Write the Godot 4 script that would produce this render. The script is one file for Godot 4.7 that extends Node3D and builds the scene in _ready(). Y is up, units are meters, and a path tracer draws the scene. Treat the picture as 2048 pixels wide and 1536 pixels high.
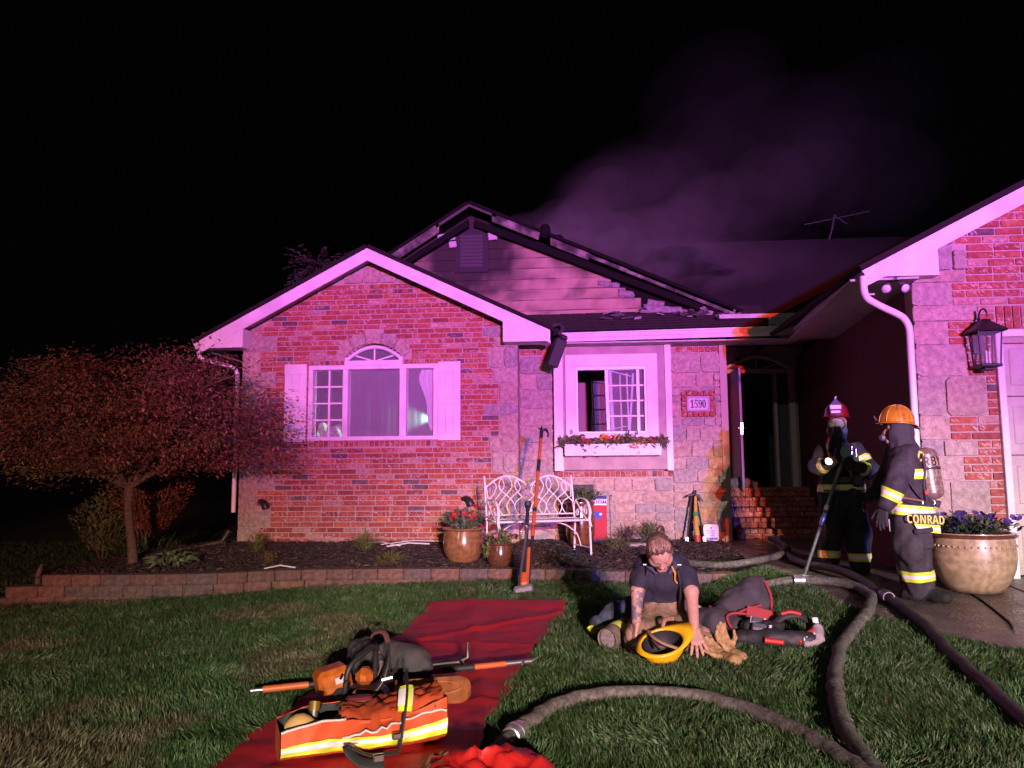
extends Node3D

var rng := RandomNumberGenerator.new()
var fnoise := FastNoiseLite.new()
var mats := {}
var tex := {}

# ---------------------------------------------------------------- mesh builder
class MB:
	var V := PackedVector3Array()
	var N := PackedVector3Array()
	var C := PackedColorArray()
	var U := PackedVector2Array()
	var I := PackedInt32Array()
	var T := Transform3D()
	var col := Color(1, 1, 1)

	func vt(p: Vector3, n: Vector3, uv := Vector2.ZERO) -> int:
		V.append(T * p)
		N.append((T.basis * n).normalized())
		C.append(col)
		U.append(uv)
		return V.size() - 1

	func tri(a: Vector3, b: Vector3, c: Vector3) -> void:
		var n := (b - a).cross(c - a)
		if n.length_squared() < 1e-16:
			return
		n = n.normalized()
		var i := vt(a, n)
		vt(b, n)
		vt(c, n)
		I.append_array(PackedInt32Array([i, i + 2, i + 1]))

	func quad(a: Vector3, b: Vector3, c: Vector3, d: Vector3) -> void:
		var n := (c - a).cross(d - b)
		if n.length_squared() < 1e-16:
			return
		n = n.normalized()
		var i := vt(a, n, Vector2(0, 0))
		vt(b, n, Vector2(1, 0))
		vt(c, n, Vector2(1, 1))
		vt(d, n, Vector2(0, 1))
		I.append_array(PackedInt32Array([i, i + 2, i + 1, i, i + 3, i + 2]))

	func quad_out(a: Vector3, b: Vector3, c: Vector3, d: Vector3, o: Vector3) -> void:
		if (c - a).cross(d - b).dot(o) >= 0.0:
			quad(a, b, c, d)
		else:
			quad(d, c, b, a)

	func box(c: Vector3, s: Vector3, b := 0.0) -> void:
		var h := s * 0.5
		var ax := [Vector3(1, 0, 0), Vector3(0, 1, 0), Vector3(0, 0, 1)]
		b = minf(b, minf(h.x, minf(h.y, h.z)) * 0.9)
		for k in 3:
			var k1 := (k + 1) % 3
			var k2 := (k + 2) % 3
			for sg in [-1.0, 1.0]:
				var u: Vector3 = ax[k1] * (h[k1] - b)
				var w: Vector3 = ax[k2] * (h[k2] - b) * sg
				var o: Vector3 = c + ax[k] * sg * h[k]
				quad(o - u - w, o + u - w, o + u + w, o - u + w)
			if b > 0.0:
				var e: Vector3 = ax[k] * (h[k] - b)
				for su in [-1.0, 1.0]:
					for sw in [-1.0, 1.0]:
						var pu: Vector3 = c + ax[k1] * su * h[k1] + ax[k2] * sw * (h[k2] - b)
						var pw: Vector3 = c + ax[k1] * su * (h[k1] - b) + ax[k2] * sw * h[k2]
						quad_out(pu - e, pw - e, pw + e, pu + e, ax[k1] * su + ax[k2] * sw)
		if b > 0.0:
			for sx in [-1.0, 1.0]:
				for sy in [-1.0, 1.0]:
					for sz in [-1.0, 1.0]:
						var q := Vector3(sx * h.x, sy * h.y, sz * h.z)
						var p1: Vector3 = c + q - Vector3(0, sy, sz) * b
						var p2: Vector3 = c + q - Vector3(sx, 0, sz) * b
						var p3: Vector3 = c + q - Vector3(sx, sy, 0) * b
						if (p2 - p1).cross(p3 - p1).dot(q) > 0.0:
							tri(p1, p2, p3)
						else:
							tri(p1, p3, p2)

	# rows of points; outward normal is (along a row) x (to the next row)
	func grid(P: Array, close_u := false, close_v := false) -> void:
		var rows := P.size()
		var cols: int = P[0].size()
		var nn := PackedVector3Array()
		nn.resize(rows * cols)
		var ru := cols if close_u else cols - 1
		var rv := rows if close_v else rows - 1
		for i in rv:
			var A: PackedVector3Array = P[i]
			var B: PackedVector3Array = P[(i + 1) % rows]
			for j in ru:
				var j2 := (j + 1) % cols
				var n := (B[j2] - A[j]).cross(B[j] - A[j2])
				nn[i * cols + j] += n
				nn[i * cols + j2] += n
				nn[((i + 1) % rows) * cols + j] += n
				nn[((i + 1) % rows) * cols + j2] += n
		var base := V.size()
		for i in rows:
			for j in cols:
				var n2 := nn[i * cols + j]
				vt(P[i][j], n2.normalized() if n2.length_squared() > 1e-20 else Vector3.UP, Vector2(float(j) / maxi(cols - 1, 1), float(i) / maxi(rows - 1, 1)))
		for i in rv:
			for j in ru:
				var a := base + i * cols + j
				var b := base + i * cols + (j + 1) % cols
				var c := base + ((i + 1) % rows) * cols + (j + 1) % cols
				var d := base + ((i + 1) % rows) * cols + j
				I.append_array(PackedInt32Array([a, c, b, a, d, c]))

	func fan(ring: PackedVector3Array, o: Vector3) -> void:
		var c := Vector3.ZERO
		for p in ring:
			c += p
		c /= ring.size()
		for k in ring.size():
			var a := ring[k]
			var b := ring[(k + 1) % ring.size()]
			if (a - c).cross(b - c).dot(o) > 0.0:
				tri(c, a, b)
			else:
				tri(c, b, a)

	# a swept tube; r is one radius or one per point
	func tube(pts: Array, r, sides := 8, caps := true, flat := 1.0, up := Vector3.ZERO, closed := false) -> void:
		var n := pts.size()
		var rows := []
		var nor := Vector3.ZERO
		for i in n:
			var t: Vector3
			if closed:
				t = pts[(i + 1) % n] - pts[(i + n - 1) % n]
			else:
				t = pts[mini(i + 1, n - 1)] - pts[maxi(i - 1, 0)]
			t = t.normalized()
			if i == 0 or up != Vector3.ZERO:
				var s := up if up != Vector3.ZERO else (Vector3.UP if absf(t.y) < 0.9 else Vector3.RIGHT)
				nor = (s - t * s.dot(t)).normalized()
			else:
				nor = (nor - t * nor.dot(t)).normalized()
			var bi := t.cross(nor)
			var rr: float = r[i] if (r is Array or r is PackedFloat32Array) else r
			var row := PackedVector3Array()
			for k in sides:
				var a := TAU * k / sides
				row.append(pts[i] + nor * cos(a) * rr * flat + bi * sin(a) * rr)
			rows.append(row)
		grid(rows, true, closed)
		if caps and not closed:
			fan(rows[0], pts[0] - pts[1])
			fan(rows[n - 1], pts[n - 1] - pts[n - 2])

	# profile of Vector2(radius, height) from bottom to top on the outside
	func lathe(prof: Array, sides := 24) -> void:
		var run := [prof[0]]
		for i in range(1, prof.size()):
			run.append(prof[i])
			var brk := i == prof.size() - 1
			if not brk:
				var d1: Vector2 = (prof[i] - prof[i - 1]).normalized()
				var d2: Vector2 = (prof[i + 1] - prof[i]).normalized()
				brk = d1.dot(d2) < 0.6
			if brk:
				var rows := []
				for q in run:
					var row := PackedVector3Array()
					for k in sides:
						var a := TAU * k / sides
						row.append(Vector3(q.x * cos(a), q.y, -q.x * sin(a)))
					rows.append(row)
				grid(rows, true)
				run = [prof[i]]

	# polygon in x, y pushed from z0 to z1
	func prism(poly: PackedVector2Array, z0: float, z1: float) -> void:
		var p := poly
		var area := 0.0
		for k in p.size():
			area += p[k].cross(p[(k + 1) % p.size()])
		if area < 0.0:
			p = p.duplicate()
			p.reverse()
		var t := Geometry2D.triangulate_polygon(p)
		for k in range(0, t.size(), 3):
			var a := p[t[k]]
			var b := p[t[k + 1]]
			var c := p[t[k + 2]]
			if (b - a).cross(c - a) < 0.0:
				var s := b
				b = c
				c = s
			tri(Vector3(a.x, a.y, z1), Vector3(b.x, b.y, z1), Vector3(c.x, c.y, z1))
			tri(Vector3(a.x, a.y, z0), Vector3(c.x, c.y, z0), Vector3(b.x, b.y, z0))
		for k in p.size():
			var a := p[k]
			var b := p[(k + 1) % p.size()]
			quad(Vector3(a.x, a.y, z1), Vector3(a.x, a.y, z0), Vector3(b.x, b.y, z0), Vector3(b.x, b.y, z1))

	func mesh() -> ArrayMesh:
		var m := ArrayMesh.new()
		if I.is_empty():
			return m
		var a := []
		a.resize(Mesh.ARRAY_MAX)
		a[Mesh.ARRAY_VERTEX] = V
		a[Mesh.ARRAY_NORMAL] = N
		a[Mesh.ARRAY_COLOR] = C
		a[Mesh.ARRAY_TEX_UV] = U
		a[Mesh.ARRAY_INDEX] = I
		m.add_surface_from_arrays(Mesh.PRIMITIVE_TRIANGLES, a)
		return m

# ---------------------------------------------------------------- smooth bodies: distances to tapered capsules, joined and meshed
class Body:
	var A := PackedVector3Array()
	var B := PackedVector3Array()
	var R := PackedVector2Array()
	var K := []
	var V := PackedVector3Array()
	var N := PackedVector3Array()
	var C := PackedColorArray()
	var I := PackedInt32Array()

	func add(a: Vector3, b: Vector3, ra: float, rb: float, c := Color(1, 1, 1)) -> void:
		A.append(a)
		B.append(b)
		R.append(Vector2(ra, rb))
		K.append(c)

	func chain(pts: Array, rs: Array, c := Color(1, 1, 1)) -> void:
		for i in pts.size() - 1:
			add(pts[i], pts[i + 1], rs[i], rs[i + 1], c)

	func build(cell: float, k: float, bump := 0.0, freq := 6.0, floor_y := -1e9) -> void:
		var lo := Vector3(1e9, 1e9, 1e9)
		var hi := -lo
		for i in A.size():
			var r := maxf(R[i].x, R[i].y) + cell * 3.0
			lo = lo.min(A[i].min(B[i]) - Vector3(r, r, r))
			hi = hi.max(A[i].max(B[i]) + Vector3(r, r, r))
		var nx := int((hi.x - lo.x) / cell) + 2
		var ny := int((hi.y - lo.y) / cell) + 2
		var nz := int((hi.z - lo.z) / cell) + 2
		var D := PackedFloat32Array()
		D.resize(nx * ny * nz)
		D.fill(10.0)
		var sx := 1
		var sy := nx
		var sz := nx * ny
		for q in A.size():
			var a := A[q]
			var ba := B[q] - a
			var ll := maxf(ba.length_squared(), 1e-9)
			var ra := R[q].x
			var rd := R[q].y - ra
			var m := maxf(R[q].x, R[q].y) + maxf(k, cell * 2.5)
			var i0 := ((a.min(B[q]) - Vector3(m, m, m) - lo) / cell).floor()
			var i1 := ((a.max(B[q]) + Vector3(m, m, m) - lo) / cell).ceil()
			var x0 := maxi(int(i0.x), 0)
			var x1 := mini(int(i1.x), nx - 1)
			for z in range(maxi(int(i0.z), 0), mini(int(i1.z), nz - 1) + 1):
				for y in range(maxi(int(i0.y), 0), mini(int(i1.y), ny - 1) + 1):
					var o := z * sz + y * sy
					var p := lo + Vector3(x0, y, z) * cell - a
					for x in range(x0, x1 + 1):
						var h := clampf(p.dot(ba) / ll, 0.0, 1.0)
						var d := (p - ba * h).length() - ra - rd * h
						var e := D[o + x]
						var g := k - absf(d - e)
						D[o + x] = minf(d, e) - (g * g / k * 0.25 if g > 0.0 else 0.0)
						p.x += cell
		if floor_y > -1e8:
			for y in ny:
				var fy := floor_y - (lo.y + y * cell)
				if fy < -0.1:
					break
				for z in nz:
					for x in nx:
						var o := z * sz + y * sy + x
						D[o] = maxf(D[o], fy)
		var idx := PackedInt32Array()
		idx.resize(nx * ny * nz)
		idx.fill(-1)
		var lim := cell * 1.8
		var off := [0, sx, sy, sx + sy, sz, sz + sx, sz + sy, sz + sx + sy]
		var cp := [Vector3(0, 0, 0), Vector3(1, 0, 0), Vector3(0, 1, 0), Vector3(1, 1, 0), Vector3(0, 0, 1), Vector3(1, 0, 1), Vector3(0, 1, 1), Vector3(1, 1, 1)]
		var ed := [[0, 1], [2, 3], [4, 5], [6, 7], [0, 2], [1, 3], [4, 6], [5, 7], [0, 4], [1, 5], [2, 6], [3, 7]]
		var cells := PackedInt32Array()
		for z in nz - 1:
			for y in ny - 1:
				var o := z * sz + y * sy
				for x in nx - 1:
					if absf(D[o + x]) > lim:
						continue
					var neg := 0
					for c in 8:
						if D[o + x + off[c]] < 0.0:
							neg += 1
					if neg == 0 or neg == 8:
						continue
					var s := Vector3.ZERO
					var n := 0
					for e in ed:
						var d0 := D[o + x + off[e[0]]]
						var d1 := D[o + x + off[e[1]]]
						if (d0 < 0.0) != (d1 < 0.0):
							s += cp[e[0]].lerp(cp[e[1]], d0 / (d0 - d1))
							n += 1
					idx[o + x] = V.size()
					cells.append(o + x)
					V.append(lo + (Vector3(x, y, z) + s / n) * cell)
		for o in cells:
			for t in 3:
				var s: int = [sx, sy, sz][t]
				var s1: int = [sy, sz, sx][t]
				var s2: int = [sz, sx, sy][t]
				if (D[o] < 0.0) == (D[o + s] < 0.0):
					continue
				if o - s1 - s2 < 0:
					continue
				var q0 := idx[o]
				var q1 := idx[o - s1]
				var q2 := idx[o - s1 - s2]
				var q3 := idx[o - s2]
				if q0 < 0 or q1 < 0 or q2 < 0 or q3 < 0:
					continue
				if D[o] < 0.0:
					I.append_array(PackedInt32Array([q0, q2, q1, q0, q3, q2]))
				else:
					I.append_array(PackedInt32Array([q0, q1, q2, q0, q2, q3]))
		_normals()
		# orientation check: normals must leave the surface
		var c := 0.0
		for i in mini(V.size(), 400):
			var v := i * (V.size() / mini(V.size(), 400))
			c += N[v].dot(V[v] - _near(V[v]))
		if c < 0.0:
			for i in range(0, I.size(), 3):
				var s := I[i + 1]
				I[i + 1] = I[i + 2]
				I[i + 2] = s
			_normals()
		if bump > 0.0:
			var f := FastNoiseLite.new()
			f.seed = 5
			f.frequency = freq
			f.fractal_octaves = 2
			for i in V.size():
				V[i] += N[i] * f.get_noise_3d(V[i].x, V[i].y * 0.6, V[i].z) * bump
			_normals()
		for i in V.size():
			var best := 1e9
			var bc := Color(1, 1, 1)
			for q in A.size():
				var ba := B[q] - A[q]
				var p := V[i] - A[q]
				var h := clampf(p.dot(ba) / maxf(ba.length_squared(), 1e-9), 0.0, 1.0)
				var d := (p - ba * h).length() - lerpf(R[q].x, R[q].y, h)
				if d < best:
					best = d
					bc = K[q]
			C.append(bc)

	func _near(v: Vector3) -> Vector3:
		var best := 1e9
		var bp := v
		for q in A.size():
			var ba := B[q] - A[q]
			var h := clampf((v - A[q]).dot(ba) / maxf(ba.length_squared(), 1e-9), 0.0, 1.0)
			var d := (v - A[q] - ba * h).length() - lerpf(R[q].x, R[q].y, h)
			if d < best:
				best = d
				bp = A[q] + ba * h
		return bp

	func _normals() -> void:
		N = PackedVector3Array()
		N.resize(V.size())
		for i in range(0, I.size(), 3):
			var a := V[I[i]]
			var n := (V[I[i + 2]] - a).cross(V[I[i + 1]] - a)
			N[I[i]] += n
			N[I[i + 1]] += n
			N[I[i + 2]] += n
		for i in N.size():
			N[i] = N[i].normalized()

	func into(m: MB) -> void:
		var b := m.V.size()
		for i in V.size():
			m.V.append(V[i])
			m.N.append(N[i])
			m.C.append(C[i])
			m.U.append(Vector2.ZERO)
		for i in I:
			m.I.append(b + i)

	# the piece of the surface between two planes and inside a ball, lifted off the surface
	func band(m: MB, p: Vector3, n: Vector3, t0: float, t1: float, reach: float, lift: float) -> void:
		var ball := p + n * (t0 + t1) * 0.5
		for i in range(0, I.size(), 3):
			var a := V[I[i]]
			if a.distance_squared_to(ball) > reach * reach:
				continue
			var poly := []
			for q in 3:
				poly.append([V[I[i + q]], N[I[i + q]]])
			for side in 2:
				var out := []
				for q in poly.size():
					var u = poly[q]
					var w = poly[(q + 1) % poly.size()]
					var du: float = (u[0] - p).dot(n) - t0 if side == 0 else t1 - (u[0] - p).dot(n)
					var dw: float = (w[0] - p).dot(n) - t0 if side == 0 else t1 - (w[0] - p).dot(n)
					if du >= 0.0:
						out.append(u)
					if (du >= 0.0) != (dw >= 0.0):
						var h := du / (du - dw)
						out.append([u[0].lerp(w[0], h), u[1].lerp(w[1], h)])
				poly = out
				if poly.size() < 3:
					break
			if poly.size() < 3:
				continue
			var b := m.V.size()
			for u in poly:
				m.V.append(u[0] + u[1] * lift)
				m.N.append(u[1].normalized())
				m.C.append(Color(1, 1, 1))
				m.U.append(Vector2.ZERO)
			for q in range(1, poly.size() - 1):
				m.I.append_array(PackedInt32Array([b, b + q, b + q + 1]))

# ---------------------------------------------------------------- small helpers
func add(parent: Node, called: String, mesh: Mesh, mat: Material) -> MeshInstance3D:
	var o := MeshInstance3D.new()
	o.name = called
	o.mesh = mesh
	o.material_override = mat
	parent.add_child(o, true)
	return o

func obj(parent: Node, called: String, m: MB, mat: Material) -> MeshInstance3D:
	return add(parent, called, m.mesh(), mat)

func thing(called: String, label: String, category: String, at := Vector3.ZERO, turn := 0.0, group := "") -> Node3D:
	var o := Node3D.new()
	o.name = called
	add_child(o, true)
	o.position = at
	o.rotation.y = turn
	tag(o, label, category, group)
	return o

func part(parent: Node, called: String, label := "") -> Node3D:
	var o := Node3D.new()
	o.name = called
	parent.add_child(o, true)
	if label:
		o.set_meta("label", label)
	return o

func tag(o: Node, label: String, category: String, group := "") -> void:
	o.set_meta("label", label)
	o.set_meta("category", category)
	if group:
		o.set_meta("group", group)

func kind(o: Node, k: String, label := "") -> void:
	o.set_meta("kind", k)
	if label:
		o.set_meta("label", label)

func multi(parent: Node, called: String, mesh: Mesh, mat: Material, xf: Array, cols: Array = []) -> MultiMeshInstance3D:
	var mm := MultiMesh.new()
	mm.transform_format = MultiMesh.TRANSFORM_3D
	mm.use_colors = not cols.is_empty()
	mm.mesh = mesh
	mm.instance_count = xf.size()
	for i in xf.size():
		mm.set_instance_transform(i, xf[i])
		if mm.use_colors:
			mm.set_instance_color(i, cols[i])
	var o := MultiMeshInstance3D.new()
	o.name = called
	o.multimesh = mm
	o.material_override = mat
	parent.add_child(o, true)
	return o

func lin(r: float, g: float, b: float) -> Color:
	return Color(r, g, b).linear_to_srgb()

func mat(called: String, c: Color, rough := 0.8, metal := 0.0) -> StandardMaterial3D:
	if mats.has(called):
		return mats[called]
	var m := StandardMaterial3D.new()
	m.resource_name = called
	m.albedo_color = c.linear_to_srgb()
	m.roughness = rough
	m.metallic = metal
	mats[called] = m
	return m

func textured(m: StandardMaterial3D, t: Texture2D, scale: float, relief: Texture2D = null, strength := 1.0) -> StandardMaterial3D:
	if t:
		m.albedo_texture = t
	m.uv1_triplanar = true
	m.uv1_world_triplanar = true
	m.uv1_scale = Vector3.ONE * scale
	if relief:
		m.normal_enabled = true
		m.normal_texture = relief
		m.normal_scale = strength
	return m

func noise_tex(called: String, freq: float, lo: float, hi: float, normal := false, oct := 4, sd := 1, side := 512, typ := FastNoiseLite.TYPE_SIMPLEX_SMOOTH) -> Texture2D:
	if tex.has(called):
		return tex[called]
	var t := NoiseTexture2D.new()
	t.width = side
	t.height = side
	t.seamless = true
	var f := FastNoiseLite.new()
	f.noise_type = typ
	f.frequency = freq
	f.fractal_octaves = oct
	f.seed = sd
	t.noise = f
	if normal:
		t.as_normal_map = true
		t.bump_strength = hi
	else:
		var g := Gradient.new()
		g.set_color(0, Color(lo, lo, lo))
		g.set_color(1, Color(hi, hi, hi))
		t.color_ramp = g
	tex[called] = t
	return t

func from_to(a: Vector3, b: Vector3) -> Transform3D:
	var y := (b - a).normalized()
	var s := Vector3.RIGHT if absf(y.x) < 0.9 else Vector3.UP
	var z := s.cross(y).normalized()
	return Transform3D(Basis(y.cross(z), y, z), a)

func curve(pts: Array, n: int) -> Array:
	var c := Curve3D.new()
	for i in pts.size():
		var t: Vector3 = (pts[mini(i + 1, pts.size() - 1)] - pts[maxi(i - 1, 0)]) / 6.0
		c.add_point(pts[i], -t, t)
	var out := []
	for i in n:
		out.append(c.sample_baked(c.get_baked_length() * i / (n - 1), true))
	return out

func text(s: String, high: float, deep: float, font := "Droid Sans", wide := 1.0, bold := false) -> Array:
	var t := TextMesh.new()
	var f := SystemFont.new()
	f.font_names = PackedStringArray([font])
	if bold:
		f.font_weight = 700
	t.font = f
	t.text = s
	t.font_size = 64
	t.pixel_size = high / 46.0
	t.depth = deep
	t.curve_step = 3.0
	t.horizontal_alignment = HORIZONTAL_ALIGNMENT_CENTER
	var a := t.get_mesh_arrays()
	var v: PackedVector3Array = a[Mesh.ARRAY_VERTEX]
	for i in v.size():
		v[i].x *= wide
	a[Mesh.ARRAY_VERTEX] = v
	return a

func text_into(m: MB, a: Array, how: Callable) -> void:
	var v: PackedVector3Array = a[Mesh.ARRAY_VERTEX]
	var n: PackedVector3Array = a[Mesh.ARRAY_NORMAL]
	var ix: PackedInt32Array = a[Mesh.ARRAY_INDEX]
	var b := m.V.size()
	for i in v.size():
		var p: Vector3 = how.call(v[i])
		m.V.append(p)
		m.N.append((how.call(v[i] + n[i] * 0.001) - p).normalized())
		m.C.append(Color(1, 1, 1))
		m.U.append(Vector2.ZERO)
	for i in ix:
		m.I.append(b + i)

# ---------------------------------------------------------------- the lie of the land
func slab_y(z: float) -> float:
	if z < -7.94:
		return 0.3
	return 0.3 - 0.075 * (z + 7.94) if z < -5.0 else 0.0795 - 0.015 * (z + 5.0)

func slab_edge(z: float) -> float:
	var e := [[-12.5, 1.98], [-9.0, 1.92], [-8.65, 1.93], [-7.66, 2.06], [-6.9, 2.1], [-6.4, 2.28], [-6.1, 2.46], [-5.8, 2.7], [-5.5, 2.95], [-5.0, 3.5], [-4.0, 4.2], [0.0, 5.0], [40.0, 5.0]]
	for i in e.size() - 1:
		if z <= e[i + 1][0]:
			return lerpf(e[i][1], e[i + 1][1], clampf((z - e[i][0]) / (e[i + 1][0] - e[i][0]), 0.0, 1.0))
	return 5.0

func lawn_y(x: float, z: float) -> float:
	var y := 0.012 * -clampf(z, -30.0, 12.0) - 0.035 * maxf(-1.0 - x, 0.0) * smoothstep(0.0, 8.0, -z) if x > -9.0 else 0.012 * -clampf(z, -30.0, 12.0) - 0.28 * smoothstep(0.0, 8.0, -z)
	var e := slab_edge(z)
	var w := smoothstep(1.0, e, x) if z > -13.0 else 0.0
	return lerpf(y, slab_y(z) - 0.025, w)

func land_y(x: float, z: float) -> float:
	return slab_y(z) if x > slab_edge(z) and z > -12.4 else lawn_y(x, z)

func bed_y(x: float, z: float) -> float:
	return 0.2 + 0.11 * smoothstep(-8.6, -11.3, z) + 0.012 * fnoise.get_noise_2d(x * 60.0, z * 60.0)

func _ready() -> void:
	rng.seed = 11
	fnoise.frequency = 0.05
	# camera
	var cam := Camera3D.new()
	cam.name = "camera"
	cam.fov = 51.282
	cam.position = Vector3(0, 1.3, 0)
	cam.rotation = Vector3(0.11017, 0.08552, -0.007)
	cam.near = 0.05
	cam.far = 500.0
	cam.current = true
	add_child(cam)
	# night sky
	var sky_material := ProceduralSkyMaterial.new()
	sky_material.sky_top_color = Color(0.006, 0.006, 0.008)
	sky_material.sky_horizon_color = Color(0.01, 0.01, 0.012)
	sky_material.ground_bottom_color = Color(0.004, 0.004, 0.004)
	sky_material.ground_horizon_color = Color(0.01, 0.01, 0.012)
	var sky := Sky.new()
	sky.sky_material = sky_material
	var env := Environment.new()
	env.background_mode = Environment.BG_SKY
	env.sky = sky
	env.background_energy_multiplier = 1.0
	env.tonemap_mode = Environment.TONE_MAPPER_LINEAR
	env.tonemap_exposure = 1.0
	env.sdfgi_enabled = true
	env.ssao_enabled = true
	env.ssil_enabled = true
	env.volumetric_fog_enabled = true
	env.volumetric_fog_density = 0.0
	var world := WorldEnvironment.new()
	world.name = "night_air"
	world.environment = env
	add_child(world)
	# the moon, hardly there
	var moon := DirectionalLight3D.new()
	moon.name = "moonlight"
	moon.light_energy = 0.036
	moon.light_color = Color(1.0, 0.95, 0.95)
	moon.light_angular_distance = 0.5
	moon.rotation = Vector3(-0.24, -0.35, 0)
	moon.shadow_enabled = true
	add_child(moon)
	build_fire_engine()
	make_materials()
	build_land()
	build_house()
	build_garden()
	build_tools()
	build_gear()
	build_people()
	build_smoke()

# The fire engine that stands in the street behind the camera and lights the house.
func beam(called: String, at: Vector3, to: Vector3, c: Color, energy: float, cone: float, soft: float, size: float) -> void:
	var l := SpotLight3D.new()
	l.name = called
	l.light_color = c
	l.light_energy = energy
	l.spot_range = 120.0
	l.spot_angle = cone
	l.spot_angle_attenuation = soft
	l.spot_attenuation = 2.0
	l.light_size = size
	l.shadow_enabled = true
	add_child(l)
	l.look_at_from_position(at, to)

const RED_LAMP := Vector3(5.0, 2.9, 20.6)
const BLUE_LAMP := Vector3(6.6, 2.9, 20.6)
const WHITE_LAMP := Vector3(5.8, 2.75, 20.55)
const SCENE_LAMP := Vector3(5.3, 4.5, 21.9)
const SCENE_LAMP_2 := Vector3(6.2, 4.5, 21.9)

func build_fire_engine() -> void:
	var red := mat("engine_red", Color(0.35, 0.02, 0.015), 0.3)
	var chrome := mat("engine_chrome", Color(0.6, 0.6, 0.62), 0.2, 1.0)
	var dark := mat("engine_black", Color(0.02, 0.02, 0.02), 0.6)
	var glass := mat("engine_glass", Color(0.03, 0.035, 0.04), 0.1)
	var t := thing("fire_engine", "red fire engine parked in the street with its beacons lit", "fire engine", Vector3(5.8, 0.0, 23.5))
	var m := MB.new()
	m.box(Vector3(0, 1.75, 0.4), Vector3(2.45, 2.0, 5.6), 0.12)
	m.box(Vector3(0, 0.75, 0.4), Vector3(2.3, 0.5, 5.5), 0.05)
	obj(t, "cab", m, red)
	m = MB.new()
	m.box(Vector3(0, 2.05, -2.46), Vector3(2.2, 0.85, 0.1), 0.03)
	obj(t, "windscreen", m, glass)
	m = MB.new()
	m.box(Vector3(0, 0.6, -2.75), Vector3(2.5, 0.35, 0.4), 0.08)
	obj(t, "bumper", m, chrome)
	m = MB.new()
	for k in 6:
		m.box(Vector3(0, 0.98 + k * 0.07, -2.47), Vector3(1.1, 0.035, 0.06), 0.01)
	obj(t, "grille", m, chrome)
	for sx in [-1.0, 1.0]:
		for z in [-1.3, 2.2]:
			m = MB.new()
			m.T = Transform3D(Basis(Vector3(0, 0, 1), PI / 2), Vector3(sx * 1.05, 0.5, z))
			m.lathe([Vector2(0.05, -0.15), Vector2(0.42, -0.15), Vector2(0.5, -0.1), Vector2(0.5, 0.1), Vector2(0.42, 0.15), Vector2(0.05, 0.15)], 20)
			obj(t, "wheel", m, dark)
	m = MB.new()
	m.box(Vector3(0, 2.8, -2.6), Vector3(2.1, 0.08, 0.35), 0.02)
	obj(t, "light_bar_base", m, dark)
	m = MB.new()
	m.tube([Vector3(-0.05, 2.7, -1.4), Vector3(-0.05, 4.45, -1.4)], 0.05, 10)
	m.box(Vector3(-0.05, 4.42, -1.4), Vector3(1.3, 0.06, 0.06), 0.01)
	obj(t, "lamp_mast", m, chrome)
	var lamps := [["red_lamp", RED_LAMP, Color(1, 0.05, 0.03), Vector3(0.5, 0.16, 0.16)], ["blue_lamp", BLUE_LAMP, Color(0.15, 0.12, 1), Vector3(0.5, 0.16, 0.16)], ["white_lamp", WHITE_LAMP, Color(1, 0.85, 0.9), Vector3(0.3, 0.1, 0.12)], ["scene_lamp", SCENE_LAMP, Color(1, 0.95, 0.85), Vector3(0.4, 0.2, 0.1)], ["scene_lamp", SCENE_LAMP_2, Color(1, 0.95, 0.85), Vector3(0.4, 0.2, 0.1)]]
	for l in lamps:
		var lm := mat("glow_" + l[0], l[2], 0.4)
		lm.emission_enabled = true
		lm.emission = l[2]
		lm.emission_energy_multiplier = 4.0
		m = MB.new()
		m.box(l[1] - t.position + Vector3(0, 0, 0.1 + l[3].z * 0.5), l[3], 0.02)
		obj(t, l[0], m, lm)
	# beams of the light bar, tilted up to the roofs, and of the two lamps on the mast, tilted down to the ground
	beam("red_beam", RED_LAMP, Vector3(-0.3, 6.3, -11.5), Color(1.0, 0.18, 0.16), 1250.0, 14.0, 0.8, 0.10)
	beam("blue_beam", BLUE_LAMP, Vector3(0.3, 6.6, -11.5), Color(0.36, 0.36, 1.0), 1800.0, 14.0, 0.8, 0.10)
	beam("white_beam", WHITE_LAMP, Vector3(0.4, 5.5, -11.5), Color(1.0, 0.75, 0.85), 330.0, 14.0, 0.8, 0.10)
	beam("low_red_beam", RED_LAMP + Vector3(0, 0, 0.01), Vector3(-6.3, 1.1, -9.0), Color(1.0, 0.66, 0.60), 560.0, 6.5, 1.0, 0.10)
	beam("scene_beam", SCENE_LAMP, Vector3(0.4, -6.8, -8.0), Color(1.0, 0.93, 0.86), 640.0, 17.0, 0.28, 0.08)
	beam("scene_beam", SCENE_LAMP_2, Vector3(2.4, -6.8, -8.0), Color(1.0, 0.93, 0.86), 640.0, 17.0, 0.28, 0.08)

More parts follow.
